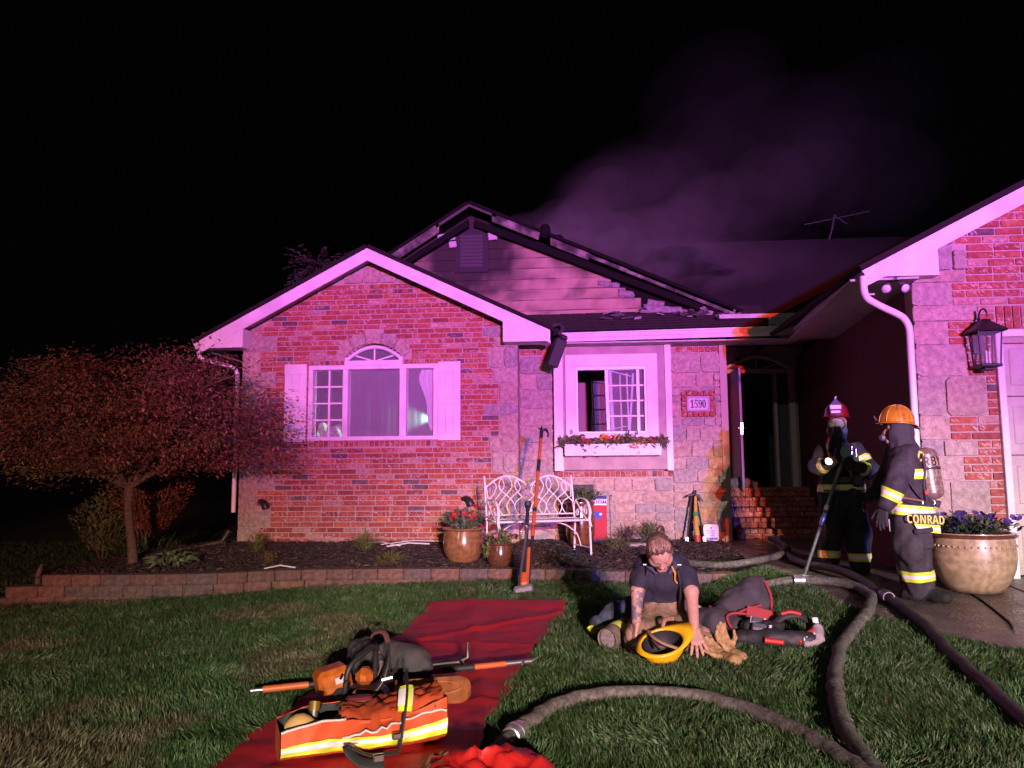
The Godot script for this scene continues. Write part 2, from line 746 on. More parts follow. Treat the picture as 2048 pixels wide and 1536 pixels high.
# ---------------------------------------------------------------- materials
func streak_texture() -> ImageTexture:
	# pale smears of mortar on tumbled brick, all dragged the same way
	var s := 1024
	var im := Image.create(s, s, false, Image.FORMAT_RGBA8)
	im.fill(Color(1, 1, 1, 0))
	var r := RandomNumberGenerator.new()
	r.seed = 3
	var mid := Vector2.ZERO
	for k in 300:
		if k % 7 == 0:
			mid = Vector2(r.randf() * s, r.randf() * s)
		var x := mid.x + r.randfn(0, 75)
		var y := mid.y + r.randfn(0, 22)
		var l := r.randf_range(18, 75)
		var w := r.randf_range(3.0, 8.0)
		var st := r.randf_range(0.45, 1.0)
		var dir := Vector2(1, r.randf_range(0.5, 1.1)).normalized()
		for i in int(l * 2):
			var f := i / (l * 2)
			var c := Vector2(x, y) + dir * f * l
			var hw := w * sin(PI * clampf(f, 0.05, 0.95)) * r.randf_range(0.7, 1.0)
			for q in range(-int(hw), int(hw) + 1):
				var px := posmod(int(c.x - dir.y * q), s)
				var py := posmod(int(c.y + dir.x * q), s)
				im.set_pixel(px, py, Color(0.86, 0.80, 0.76, maxf(im.get_pixel(px, py).a, st * (1.0 - absf(q) / (hw + 1.0)))))
	return ImageTexture.create_from_image(im)

func brick_look(m: StandardMaterial3D) -> void:
	textured(m, noise_tex("brick_mottle", 0.02, 0.68, 1.0, false, 5, 4), 1.3, noise_tex("brick_relief", 0.05, 0, 5.0, true, 4, 8), 0.7)
	m.detail_enabled = true
	m.detail_albedo = tex["streak"]
	m.detail_blend_mode = BaseMaterial3D.BLEND_MODE_MIX
	m.detail_uv_layer = BaseMaterial3D.DETAIL_UV_1

var brick_tones := [Color(0.46, 0.125, 0.075), Color(0.42, 0.10, 0.062), Color(0.34, 0.075, 0.055), Color(0.50, 0.15, 0.07), Color(0.44, 0.12, 0.085), Color(0.17, 0.10, 0.10), Color(0.54, 0.30, 0.24)]
var brick_share := [0.24, 0.44, 0.56, 0.66, 0.82, 0.87, 1.0]
var stone_tones := [Color(0.56, 0.45, 0.37), Color(0.50, 0.41, 0.35), Color(0.43, 0.38, 0.35), Color(0.60, 0.46, 0.37), Color(0.54, 0.40, 0.32)]

func make_materials() -> void:
	tex["streak"] = streak_texture()
	for k in brick_tones.size():
		brick_look(mat("brick_tone_%d" % k, brick_tones[k], 0.82))
	var b := mat("brick_mixed", Color(1, 1, 1), 0.82)
	b.vertex_color_use_as_albedo = true
	brick_look(b)
	textured(mat("mortar", Color(0.55, 0.44, 0.38), 0.95), noise_tex("grain", 0.05, 0.75, 1.0), 2.5, noise_tex("grain_relief", 0.08, 0, 6.0, true), 0.6)
	for k in stone_tones.size():
		textured(mat("stone_tone_%d" % k, stone_tones[k], 0.9), noise_tex("stone_tone", 0.016, 0.72, 1.0, false, 8, 21), 1.3, noise_tex("stone_relief", 0.03, 0, 14.0, true, 5, 22), 1.2)
	textured(mat("white_trim", Color(0.78, 0.76, 0.76), 0.55), noise_tex("paint", 0.006, 0.88, 1.0, false, 5, 31), 0.7, noise_tex("paint_relief", 0.02, 0, 1.5, true), 0.3)
	mat("vinyl", Color(0.8, 0.78, 0.78), 0.4)
	textured(mat("stucco", Color(0.42, 0.33, 0.31), 0.9), noise_tex("paint", 0.006, 0.88, 1.0), 1.2, noise_tex("grain_relief", 0.08, 0, 6.0, true), 0.25)
	textured(mat("shingle", Color(0.022, 0.016, 0.015), 0.97), noise_tex("speckle", 0.12, 0.35, 1.0, false, 3, 41), 1.5, noise_tex("grain_relief", 0.08, 0, 6.0, true), 1.0)
	textured(mat("soffit", Color(0.5, 0.46, 0.44), 0.7), noise_tex("paint", 0.006, 0.88, 1.0), 1.0)
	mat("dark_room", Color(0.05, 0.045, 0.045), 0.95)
	mat("black_metal", Color(0.018, 0.018, 0.02), 0.45)
	mat("charred", Color(0.010, 0.009, 0.010), 0.95).metallic_specular = 0.15
	mat("chrome", Color(0.7, 0.7, 0.7), 0.25, 1.0)
	mat("steel", Color(0.45, 0.45, 0.46), 0.35, 0.9)
	mat("rubber", Color(0.02, 0.02, 0.02), 0.7)
	var g := mat("pane", Color(0.9, 0.9, 0.95), 0.03)
	g.albedo_color.a = 0.08
	g.transparency = BaseMaterial3D.TRANSPARENCY_ALPHA

# ---------------------------------------------------------------- walls
var brick_xf := []
var brick_col := []
var brick_mesh: ArrayMesh

func tone() -> int:
	var r := rng.randf()
	for k in brick_share.size():
		if r < brick_share[k]:
			return k
	return 0

# a course-by-course filling; spans(y) gives the stretches of wall free for brick at that height
func lay_bricks(parent: Node, y0: float, y1: float, z: float, spans: Callable, single: Callable) -> void:
	var row := 0
	var y := y0
	while y < y1:
		for s in spans.call(y + 0.035):
			var x: float = s[0]
			var first := true
			while x < s[1] - 0.02:
				var l := 0.254
				if first:
					l = [0.254, 0.127, 0.19, 0.07][(row * 7 + int(absf(s[0]) * 10)) % 4] if row % 2 == 1 else 0.254
					first = false
				if rng.randf() < 0.04:
					l = 0.127
				if s[1] - x - l < 0.06:
					l = s[1] - x
				l = minf(l, s[1] - x)
				brick(parent, x, y, l, 0.0762, z, single)
				x += l
		y += 0.0762
		row += 1

func brick(parent: Node, x: float, y: float, l: float, h: float, z: float, single: Callable, upright := false) -> void:
	var g := 0.014
	var xf := Transform3D(Basis.from_scale(Vector3((l - g) / 0.244, (h - g) / 0.066, 1.0)), Vector3(x + l * 0.5, y + h * 0.5, z - 0.012 + rng.randf_range(-0.003, 0.003)))
	xf = xf * Transform3D(Basis(Vector3(0, 0, 1), rng.randf_range(-0.008, 0.008)), Vector3.ZERO)
	var t := tone()
	if single.call(x, y):
		var o := add(parent, "brick", brick_mesh, mats["brick_tone_%d" % t])
		o.transform = xf
	else:
		brick_xf.append(xf)
		var v := rng.randf_range(0.85, 1.1)
		brick_col.append(Color(brick_tones[t].r * v, brick_tones[t].g * v, brick_tones[t].b * v))

func flush_bricks(parent: Node) -> void:
	var o := multi(parent, "brickwork", brick_mesh, mats["brick_mixed"], brick_xf, brick_col)
	o.set_meta("kind", "stuff")
	brick_xf = []
	brick_col = []

var stone_seed := 0
func stone(parent: Node, x0: float, x1: float, y0: float, y1: float, z: float, tone_at := -1, deep := 0.03, cut := 1.0) -> void:
	stone_seed += 1
	var g := 0.005
	var hx := (x1 - x0) * 0.5 - g
	var hy := (y1 - y0) * 0.5 - g
	var c := Vector3((x0 + x1) * 0.5, (y0 + y1) * 0.5, z)
	var r := minf(hx, hy) * rng.randf_range(0.12, 0.42) * cut
	var sk := rng.randf_range(-0.06, 0.06) * cut
	var tilt := Vector2(rng.randf_range(-0.04, 0.04), rng.randf_range(-0.04, 0.04))
	var m := MB.new()
	var rows := []
	var seg := 28
	# rings from the wall outwards to the middle of the face
	for ring in [[1.0, -0.02], [1.0, 0.4], [0.97, 0.8], [0.8, 1.0], [0.35, 1.02], [0.02, 1.0]]:
		var row := PackedVector3Array()
		for k in seg:
			var a := TAU * k / seg
			var d := Vector2(cos(a), sin(a))
			# rounded rectangle
			var q := d / maxf(absf(d.x) / hx, absf(d.y) / hy)
			var over := Vector2(maxf(absf(q.x) - (hx - r), 0.0), maxf(absf(q.y) - (hy - r), 0.0))
			if over.x > 0.0 and over.y > 0.0:
				var inn := Vector2(signf(q.x) * (hx - r), signf(q.y) * (hy - r))
				q = inn + (q - inn).normalized() * minf((q - inn).length(), r)
			var w := 1.0 + 0.05 * cut * fnoise.get_noise_3d(d.x * 30.0, d.y * 30.0, stone_seed * 37.0)
			q *= ring[0] * w
			q.x += q.y * sk
			var zz: float = ring[1] * deep + fnoise.get_noise_3d((c.x + q.x) * 130.0, (c.y + q.y) * 130.0, stone_seed * 11.0) * 0.022 * ring[1] + (q.x * tilt.x + q.y * tilt.y) * ring[1]
			row.append(c + Vector3(q.x, q.y, maxf(zz, -0.02)))
		rows.append(row)
	m.grid(rows, true)
	obj(parent, "stone", m, mats["stone_tone_%d" % (tone_at if tone_at >= 0 else rng.randi() % 5)])

# uneven coursed stone over a rectangle, leaving out the given holes
func lay_stones(parent: Node, x0: float, x1: float, y0: float, y1: float, z: float, holes: Array, hmin := 0.13, hmax := 0.27, wmin := 0.2, wmax := 0.52) -> void:
	var y := y0
	while y < y1 - 0.02:
		var h := rng.randf_range(hmin, hmax)
		if y1 - y - h < hmin * 0.8:
			h = y1 - y
		var x := x0
		while x < x1 - 0.02:
			var w := rng.randf_range(wmin, wmax)
			if x1 - x - w < wmin * 0.8:
				w = x1 - x
			var rects := [Rect2(x, y, w, h)]
			for hole in holes:
				var nxt := []
				for q in rects:
					if not q.intersects(hole):
						nxt.append(q)
						continue
					if q.position.x < hole.position.x - 0.05:
						nxt.append(Rect2(q.position.x, q.position.y, hole.position.x - q.position.x, q.size.y))
					if q.end.x > hole.end.x + 0.05:
						nxt.append(Rect2(hole.end.x, q.position.y, q.end.x - hole.end.x, q.size.y))
					var lx: float = maxf(q.position.x, hole.position.x)
					var rx: float = minf(q.end.x, hole.end.x)
					if q.position.y < hole.position.y - 0.04 and rx - lx > 0.06:
						nxt.append(Rect2(lx, q.position.y, rx - lx, hole.position.y - q.position.y))
					if q.end.y > hole.end.y + 0.04 and rx - lx > 0.06:
						nxt.append(Rect2(lx, hole.end.y, rx - lx, q.end.y - hole.end.y))
				rects = nxt
			for q in rects:
				if q.size.y > 0.2 and q.size.x < 0.3 and rng.randf() < 0.35:
					var s: float = q.size.y * rng.randf_range(0.4, 0.6)
					stone(parent, q.position.x, q.end.x, q.position.y, q.position.y + s, z)
					stone(parent, q.position.x, q.end.x, q.position.y + s, q.end.y, z)
				else:
					stone(parent, q.position.x, q.end.x, q.position.y, q.end.y, z)
			x += w
		y += h

# a wall of upright slices with openings cut through it
func cut_wall(parent: Node, called: String, xs: Array, bottom: float, top: Callable, holes: Array, z: float, thick: float, m: Material) -> Node:
	var b := MB.new()
	for i in xs.size() - 1:
		var xa: float = xs[i]
		var xb: float = xs[i + 1]
		var mid := (xa + xb) * 0.5
		var cuts := []
		for h in holes:
			if mid > h.position.x and mid < h.end.x:
				cuts.append([h.position.y, h.end.y])
		cuts.sort()
		var y := bottom
		for c in cuts:
			if c[0] > y + 0.001:
				b.prism(PackedVector2Array([Vector2(xa, y), Vector2(xb, y), Vector2(xb, c[0]), Vector2(xa, c[0])]), z - thick, z)
			y = c[1]
		b.prism(PackedVector2Array([Vector2(xa, y), Vector2(xb, y), Vector2(xb, top.call(xb)), Vector2(xa, top.call(xa))]), z - thick, z)
	return obj(parent, called, b, m)

func gable_top(x: float) -> float:
	return 4.49 - (-3.06 - x) * 0.528 if x < -3.06 else 4.49 - (x + 3.06) * 0.478

const WIN := Rect2(-4.0, 1.78, 1.935, 1.11)
const ARCH := Rect2(-3.45, 2.89, 0.85, 0.30)

func arch_y(x: float) -> float:
	return 2.985 + 0.205 * (1.0 - pow(absf(x + 3.025) / 0.43, 2.0))

func build_house() -> void:
	var mb := MB.new()
	mb.box(Vector3(0, 0, -0.012), Vector3(0.244, 0.066, 0.05), 0.006)
	brick_mesh = mb.mesh()
	var h := thing("brick_house", "red brick and stone house with a burnt gable and smoke above it", "house")
	build_gable(h)
	build_recess(h)
	build_entry(h)
	build_garage(h)
	build_roofs(h)
	flush_bricks(h)
	build_fixtures()

# the brick gable on the left, with its arched window
func build_gable(h: Node3D) -> void:
	var z := -11.48
	var w := part(h, "gable_wall")
	var hole_arch := Rect2(-3.45, 2.885, 0.85, 0.12)
	var xs := [-5.03, -4.0, -3.45, -3.06, -2.6, -2.065, -0.9]
	# arched part of the opening: thin slices
	var sl := [-5.03, -4.5, -4.0, -3.45]
	for k in range(1, 17):
		sl.append(-3.45 + 0.85 * k / 16.0)
	sl.append_array([-2.065, -1.5, -0.9])
	var holes := [WIN]
	for k in 16:
		var xm := -3.45 + 0.85 * (k + 0.5) / 16.0
		holes.append(Rect2(-3.45 + 0.85 * k / 16.0, 2.89, 0.85 / 16.0, arch_y(xm) - 2.89 + 0.02))
	var with_top := sl.duplicate()
	with_top.append(-3.06)
	with_top.sort()
	cut_wall(w, "mortar", with_top, 0.1, gable_top, holes, z - 0.012, 0.2, mats["mortar"])
	# quoin stones of both corners; the brick runs up to their uneven edge
	var left_edge := []
	var right_edge := []
	var y := 0.3
	var k := 0
	while y < 3.35:
		var hh: float = [0.229, 0.305, 0.229][k % 3]
		var wl := (0.34 if k % 2 == 0 else 0.5) + rng.randf_range(-0.05, 0.05)
		if k % 4 == 2:
			wl = 0.27
		var t := minf(y + hh, 3.42)
		stone(w, -5.035, -5.03 + wl, y, t, z - 0.012, -1, 0.03, 0.45)
		left_edge.append([y, t, -5.03 + wl])
		y += hh
		k += 1
	y = 0.3
	k = 0
	while y < 3.4:
		var hh: float = [0.305, 0.229, 0.305, 0.152][k % 4]
		var wr: float = [0.46, 0.3, 0.52, 0.24, 0.4][k % 5] + rng.randf_range(-0.04, 0.04)
		var t := y + hh
		if t > 3.2:
			t = minf(t, 3.42)
		if hh > 0.2 and wr > 0.35 and k % 3 != 0:
			var s := rng.randf_range(0.4, 0.6) * wr
			stone(w, -0.9 - wr, -0.9 - wr + s, y, t, z - 0.012, -1, 0.04, 0.8)
			stone(w, -0.9 - wr + s, -0.895, y, t, z - 0.012, -1, 0.04, 0.8)
		else:
			stone(w, -0.9 - wr, -0.895, y, t, z - 0.012, -1, 0.04, 0.8)
		right_edge.append([y, t, -0.9 - wr])
		y += hh
		k += 1
	var find := func(e: Array, yy: float, other: float) -> float:
		for q in e:
			if yy >= q[0] and yy < q[1]:
				return q[2]
		return other
	var spans := func(yy: float) -> Array:
		var a: float = find.call(left_edge, yy, -5.0)
		var b: float = find.call(right_edge, yy, -0.95)
		if yy > 3.1:
			a = maxf(a, -3.06 - (4.47 - yy) / 0.528)
			b = minf(b, -3.06 + (4.40 - yy) / 0.478)
		if yy > 4.12:
			return []
		if yy > 1.68 and yy < 2.97:
			if yy > 1.76 and yy < 2.89:
				return [[a, -4.0], [-2.065, b]]
			return [[a, -4.0], [-2.06, b]]
		if yy > 2.97 and yy < 3.4:
			# round the arch stones
			var r := 0.56 if yy < 3.12 else 0.56 * sqrt(maxf(0.0, (3.40 - yy) / 0.28))
			if r > 0.03:
				return [[a, -3.03 - r], [-3.03 + r, b]]
		return [[a, b]]
	lay_bricks(w, 0.3, 4.14, z, spans, func(x: float, yy: float) -> bool: return x > -1.9 and yy > 0.45 and yy < 3.0)
	# upright bricks under the sill and beside the arch, small ones below the apex
	var none := func(_x: float, _y: float) -> bool: return false
	var x := -4.0
	while x < -2.07:
		brick(w, x, 1.685, 0.0762, 0.095, z, none)
		x += 0.0762
	for s in [[-4.0, -3.47], [-2.58, -2.07]]:
		x = s[0]
		while x < s[1] - 0.04:
			brick(w, x, 2.895, 0.0762, 0.075, z, none)
			x += 0.0762
	for r in 2:
		x = -3.06 - (4.16 - r * 0.0762 - 4.0) * 3.4 - 0.45
		while x < -2.5 + r * 0.15:
			brick(w, x, 4.03 + r * 0.0762 - 0.0762, 0.0762, 0.0762, z + 0.004, none)
			x += 0.0762
	# stones in the point of the gable
	for q in [[-3.5, -3.2, 4.12, 4.26], [-3.2, -2.95, 4.12, 4.38], [-2.95, -2.7, 4.12, 4.3], [-2.7, -2.5, 4.12, 4.22]]:
		stone(w, q[0], q[1], q[2], q[3], z, -1, 0.03)
	# voussoirs of the arch
	for i in 5:
		var m := MB.new()
		var rows := []
		for j in 2:
			pass
		var seg := 5
		var inner := []
		var outer := []
		for s in seg:
			var f := (i + (s / float(seg - 1)) * 0.965 + 0.0175) / 5.0
			var a := deg_to_rad(lerpf(152.0, 28.0, f))
			inner.append(Vector2(-3.03 + 0.50 * cos(a), 2.80 + 0.41 * sin(a)))
			outer.append(Vector2(-3.03 + 0.62 * cos(a), 2.83 + 0.545 * sin(a)))
		var poly := PackedVector2Array(inner)
		outer.reverse()
		poly.append_array(PackedVector2Array(outer))
		m.prism(poly, z - 0.05, z + 0.03 + 0.004 * (i % 2))
		obj(w, "arch_stone", m, mats["stone_tone_%d" % [3, 0, 3, 1, 3][i]])
	build_big_window(h)
	# side and back walls, room behind
	var m2 := MB.new()
	m2.box(Vector3(-4.94, 1.7, -16.3), Vector3(0.18, 3.1, 9.2))
	m2.box(Vector3(-0.8, 1.7, -20.9), Vector3(8.4, 3.1, 0.18))
	obj(h, "side_wall", m2, mats["stone_tone_2"])
	m2 = MB.new()
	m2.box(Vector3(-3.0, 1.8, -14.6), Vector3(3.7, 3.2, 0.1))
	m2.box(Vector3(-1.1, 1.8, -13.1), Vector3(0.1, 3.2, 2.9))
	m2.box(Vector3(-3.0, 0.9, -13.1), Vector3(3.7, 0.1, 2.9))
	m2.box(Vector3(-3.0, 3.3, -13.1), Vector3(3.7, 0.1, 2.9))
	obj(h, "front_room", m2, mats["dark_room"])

func frame_bar(m: MB, x0: float, x1: float, y0: float, y1: float, z0: float, z1: float, b := 0.006) -> void:
	m.box(Vector3((x0 + x1) * 0.5, (y0 + y1) * 0.5, (z0 + z1) * 0.5), Vector3(x1 - x0, y1 - y0, absf(z1 - z0)), b)

func build_big_window(h: Node3D) -> void:
	var z := -11.48
	var w := part(h, "window", "wide three part window under an arched top light")
	var m := MB.new()
	frame_bar(m, -4.0, -2.065, 1.78, 1.84, z - 0.12, z + 0.045)
	frame_bar(m, -4.0, -2.065, 2.825, 2.893, z - 0.12, z + 0.04)
	frame_bar(m, -4.002, -3.93, 1.78, 2.89, z - 0.12, z + 0.037)
	frame_bar(m, -2.135, -2.063, 1.78, 2.89, z - 0.12, z + 0.037)
	frame_bar(m, -3.485, -3.405, 1.80, 2.86, z - 0.12, z + 0.033)
	frame_bar(m, -2.635, -2.535, 1.80, 2.86, z - 0.12, z + 0.033)
	obj(w, "frame", m, mats["white_trim"])
	# muntins of the left light
	m = MB.new()
	frame_bar(m, -3.715, -3.69, 1.84, 2.83, z - 0.05, z - 0.02, 0.004)
	for k in 3:
		var y := 1.84 + 0.985 * (k + 1) / 4.0
		frame_bar(m, -3.93, -3.485, y - 0.012, y + 0.012, z - 0.048, z - 0.018, 0.004)
	obj(w, "muntin", m, mats["vinyl"])
	# arch top light
	m = MB.new()
	var pts := []
	for k in 25:
		var f := k / 24.0
		var x := -3.425 + 0.80 * f
		pts.append(Vector3(x, arch_y(x) - 0.03, z - 0.02))
	m.tube(pts, 0.04, 8, true, 0.8)
	frame_bar(m, -3.463, -3.40, 2.86, 3.01, z - 0.1, z + 0.03)
	frame_bar(m, -2.65, -2.587, 2.86, 3.01, z - 0.1, z + 0.03)
	frame_bar(m, -3.46, -2.59, 2.875, 2.955, z - 0.1, z + 0.051)
	obj(w, "arch_frame", m, mats["white_trim"])
	m = MB.new()
	m.tube([Vector3(-3.03, 2.93, z - 0.04), Vector3(-3.03, 3.17, z - 0.04)], 0.014, 6)
	m.tube([Vector3(-3.03, 2.95, z - 0.04), Vector3(-3.36, 3.05, z - 0.04)], 0.013, 6)
	m.tube([Vector3(-3.03, 2.95, z - 0.04), Vector3(-2.69, 3.05, z - 0.04)], 0.013, 6)
	obj(w, "arch_muntin", m, mats["vinyl"])
	# panes
	for q in [[-3.93, -3.485, 1.84, 2.83], [-3.41, -2.63, 1.84, 2.83], [-2.54, -2.13, 1.84, 2.83]]:
		m = MB.new()
		frame_bar(m, q[0], q[1], q[2], q[3], z - 0.062, z - 0.058, 0.0)
		obj(w, "pane", m, mats["pane"])
	m = MB.new()
	var pl := PackedVector2Array()
	pl.append(Vector2(-3.42, 2.93))
	pl.append(Vector2(-2.63, 2.93))
	for k in range(24, -1, -1):
		var x := -3.42 + 0.79 * k / 24.0
		pl.append(Vector2(x, arch_y(x) - 0.03))
	m.prism(pl, z - 0.068, z - 0.064)
	obj(w, "pane", m, mats["pane"])
	# what is seen through it: smoke-stained blind, curtain, fallen cloth
	var blind := mat("blind", Color(0.095, 0.09, 0.115), 0.7)
	textured(blind, noise_tex("paint", 0.006, 0.88, 1.0), 0.9)
	blind.backlight_enabled = true
	blind.backlight = Color(0.45, 0.5, 0.45)
	m = MB.new()
	var rows := []
	for i in 2:
		var row := PackedVector3Array()
		for j in 40:
			row.append(Vector3(-3.42 + 1.3 * j / 39.0, 1.82 + i * 1.02, z - 0.135 + 0.004 * sin(j * 2.1) + 0.003 * sin(j * 0.7)))
		rows.append(row)
	m.grid(rows)
	obj(w, "blind", m, blind)
	m = MB.new()
	rows = []
	for i in 12:
		var f := i / 11.0
		var row := PackedVector3Array()
		for j in 14:
			var u := j / 13.0
			var wide := lerpf(0.22, 0.05, clampf(absf(f - 0.12) * 1.15, 0.0, 1.0)) + 0.02 * sin(f * 9.0)
			row.append(Vector3(-2.14 - wide * (1.0 - u), 2.82 - f * 0.9, z - 0.105 + 0.012 * sin(u * 19.0 + f * 4.0)))
		rows.append(row)
	rows.reverse()
	m.grid(rows)
	obj(w, "curtain", m, mat("curtain", Color(0.5, 0.5, 0.52), 0.9))
	m = MB.new()
	rows = []
	for i in 7:
		var row := PackedVector3Array()
		for j in 12:
			var u := j / 11.0
			var top := 0.22 - 0.05 * u + 0.03 * sin(u * 11.0)
			row.append(Vector3(-3.93 + 0.45 * u, 1.83 + top * i / 6.0, z - 0.16 - 0.1 * (i / 6.0) + 0.02 * sin(u * 17.0 + i)))
		rows.append(row)
	m.grid(rows)
	obj(w, "fallen_cloth", m, textured(mat("fallen_cloth", Color(0.36, 0.34, 0.33), 0.9), noise_tex("stone_mottle", 0.012, 0.6, 1.0), 2.5))
	# shutters
	for s in [[-4.365, -4.03], [-2.062, -1.735]]:
		var sh := part(h, "shutter")
		for k in 3:
			m = MB.new()
			var wd: float = (s[1] - s[0]) / 3.0
			frame_bar(m, s[0] + wd * k + 0.001, s[0] + wd * (k + 1) - 0.001, 1.77, 2.915, z - 0.005, z + 0.03, 0.003)
			obj(sh, "plank", m, mats["white_trim"])
		for q in [[1.77, 1.86], [2.29, 2.36], [2.76, 2.915]]:
			m = MB.new()
			frame_bar(m, s[0] - 0.002, s[1] + 0.002, q[0] - 0.002, q[1] + 0.002, z + 0.026, z + 0.042, 0.004)
			obj(sh, "batten", m, mats["white_trim"])
	# the lamp of a firefighter who works inside
	var fl := thing("flashlight", "lit flashlight held up behind the blind of the wide window", "flashlight", Vector3(-2.06, 2.1, -11.68))
	m = MB.new()
	m.T = Transform3D(Basis(Vector3(0, 0, 1), PI / 2), Vector3.ZERO)
	m.lathe([Vector2(0.005, -0.2), Vector2(0.018, -0.2), Vector2(0.018, -0.03), Vector2(0.03, 0.0), Vector2(0.03, 0.02)], 14)
	obj(fl, "barrel", m, mats["black_metal"])
	var lens := mat("flashlight_glow", Color(0.9, 1.0, 0.92), 0.3)
	lens.emission_enabled = true
	lens.emission = Color(0.85, 1.0, 0.9)
	lens.emission_energy_multiplier = 3.0
	m = MB.new()
	m.T = Transform3D(Basis(Vector3(0, 0, 1), PI / 2), Vector3.ZERO)
	m.lathe([Vector2(0.001, 0.018), Vector2(0.028, 0.018), Vector2(0.028, 0.03), Vector2(0.001, 0.034)], 14)
	obj(fl, "lens", m, lens)
	beam("flashlight_beam", Vector3(-2.13, 2.10, -11.675), Vector3(-2.62, 2.10, -11.605), Color(0.75, 1.0, 0.85), 22.0, 30.0, 0.9, 0.015)

# the stone wall set back in the middle, with the box bay and its window
func build_recess(h: Node3D) -> void:
	var z := -11.9
	var w := part(h, "stone_wall")
	var flat := func(_x: float) -> float: return 3.2
	cut_wall(w, "mortar", [-0.98, -0.06, 0.96, 2.14], 0.1, flat, [Rect2(-0.06, 1.85, 1.02, 0.98)], z - 0.012, 0.18, mats["mortar"])
	var m := MB.new()
	m.box(Vector3(-0.92, 1.7, -11.68), Vector3(0.03, 3.1, 0.42))
	obj(w, "return", m, mats["mortar"])
	lay_stones(w, -0.905, -0.40, 0.28, 3.03, z, [], 0.19, 0.3, 0.25, 0.5)
	lay_stones(w, -0.40, 1.32, 0.26, 1.215, z, [], 0.15, 0.26, 0.25, 0.5)
	lay_stones(w, 1.325, 2.14, 0.26, 3.04, z, [Rect2(1.475, 2.085, 0.48, 0.39)], 0.13, 0.25, 0.18, 0.48)
	var one := func(_x: float, _y: float) -> bool: return true
	var x := -0.42
	while x < 1.3:
		brick(w, x, 1.222, 0.0762, 0.095, z + 0.012, one)
		x += 0.0762
	for s in [[-0.9, -0.5], [1.33, 2.12]]:
		x = s[0]
		while x < s[1] - 0.04:
			brick(w, x, 3.045, 0.085, 0.09, z + 0.01, one)
			x += 0.085
	# plaque with the house number in a border of small bricks
	var p := part(h, "number_plaque", "pale plaque with the number 1590 framed by small red bricks")
	m = MB.new()
	m.box(Vector3(1.715, 2.28, z + 0.02), Vector3(0.31, 0.21, 0.04), 0.006)
	obj(p, "plaque", m, mat("plaque", Color(0.55, 0.5, 0.52), 0.7))
	m = MB.new()
	for q in [[0.0, 0.095, 0.33, 0.026], [0.0, -0.095, 0.33, 0.026], [-0.152, 0.0, 0.026, 0.164], [0.152, 0.0, 0.026, 0.164]]:
		m.box(Vector3(1.715 + q[0], 2.28 + q[1], z + 0.045), Vector3(q[2], q[3], 0.03), 0.006)
	obj(p, "rim", m, mat("plaque_rim", Color(0.36, 0.34, 0.40), 0.6))
	m = MB.new()
	text_into(m, text("1590", 0.12, 0.004, "Droid Serif", 0.62, true), func(v: Vector3) -> Vector3: return v + Vector3(1.715, 2.28, z + 0.044))
	obj(p, "number", m, mat("number_ink", Color(0.015, 0.013, 0.02), 0.7))
	for r in 2:
		for k in 6:
			m = MB.new()
			m.box(Vector3(1.475 + 0.04 + k * 0.08, 2.125 + r * 0.31, z + 0.02), Vector3(0.07, 0.07, 0.05), 0.006)
			obj(p, "brick", m, mats["brick_tone_%d" % [0, 3, 1, 4, 0, 1][k]])
		for k in 3:
			m = MB.new()
			m.box(Vector3(1.515 + r * 0.40, 2.202 + k * 0.078, z + 0.02), Vector3(0.07, 0.07, 0.05), 0.006)
			obj(p, "brick", m, mats["brick_tone_%d" % [3, 0, 4][k]])
	# box bay
	var bay := part(h, "bay")
	cut_wall(bay, "panel", [-0.385, -0.06, 0.96, 1.30], 1.33, func(_x: float) -> float: return 3.2, [Rect2(-0.06, 1.85, 1.02, 0.98)], -11.75, 0.14, mats["stucco"])
	for q in [[-0.39, -0.255, 1.315, 3.2], [1.232, 1.325, 1.315, 3.2]]:
		m = MB.new()
		frame_bar(m, q[0], q[1], q[2], q[3], -11.9, -11.722, 0.006)
		obj(bay, "corner_board", m, mats["white_trim"])
	var cw := part(h, "window", "kitchen window with its left half open and its muntins askew")
	m = MB.new()
	frame_bar(m, -0.22, -0.06, 1.80, 3.02, -11.76, -11.715, 0.008)
	frame_bar(m, 0.96, 1.125, 1.80, 3.02, -11.76, -11.715, 0.008)
	frame_bar(m, -0.219, 1.124, 2.84, 3.021, -11.76, -11.713, 0.008)
	frame_bar(m, -0.219, 1.124, 1.78, 1.862, -11.76, -11.70, 0.008)
	obj(cw, "casing", m, mats["white_trim"])
	m = MB.new()
	frame_bar(m, -0.065, 0.965, 2.79, 2.846, -11.85, -11.73, 0.004)
	frame_bar(m, -0.065, -0.035, 1.85, 2.8, -11.85, -11.728, 0.004)
	frame_bar(m, 0.93, 0.965, 1.85, 2.8, -11.85, -11.728, 0.004)
	frame_bar(m, -0.035, 0.93, 1.855, 1.885, -11.85, -11.732, 0.004)
	obj(cw, "frame", m, mats["vinyl"])
	# the right sash stands a little out of true
	m = MB.new()
	m.T = Transform3D(Basis(Vector3(0, 0, 1), 0.022), Vector3(0.40, 1.87, -11.78))
	frame_bar(m, -0.02, 0.03, 0.0, 0.92, -0.02, 0.02, 0.004)
	obj(cw, "meeting_stile", m, mats["vinyl"])
	m = MB.new()
	for k in 4:
		var y := 1.885 + 0.9 * k / 4.0 + 0.225
		if k < 3:
			frame_bar(m, 0.40, 0.93, y - 0.010, y + 0.010, -11.80, -11.782, 0.003)
	frame_bar(m, 0.82, 0.865, 1.88, 2.79, -11.80, -11.77, 0.004)
	obj(cw, "muntin", m, mats["vinyl"])
	var slip := mat("slipped_blind", Color(0.5, 0.48, 0.55), 0.7)
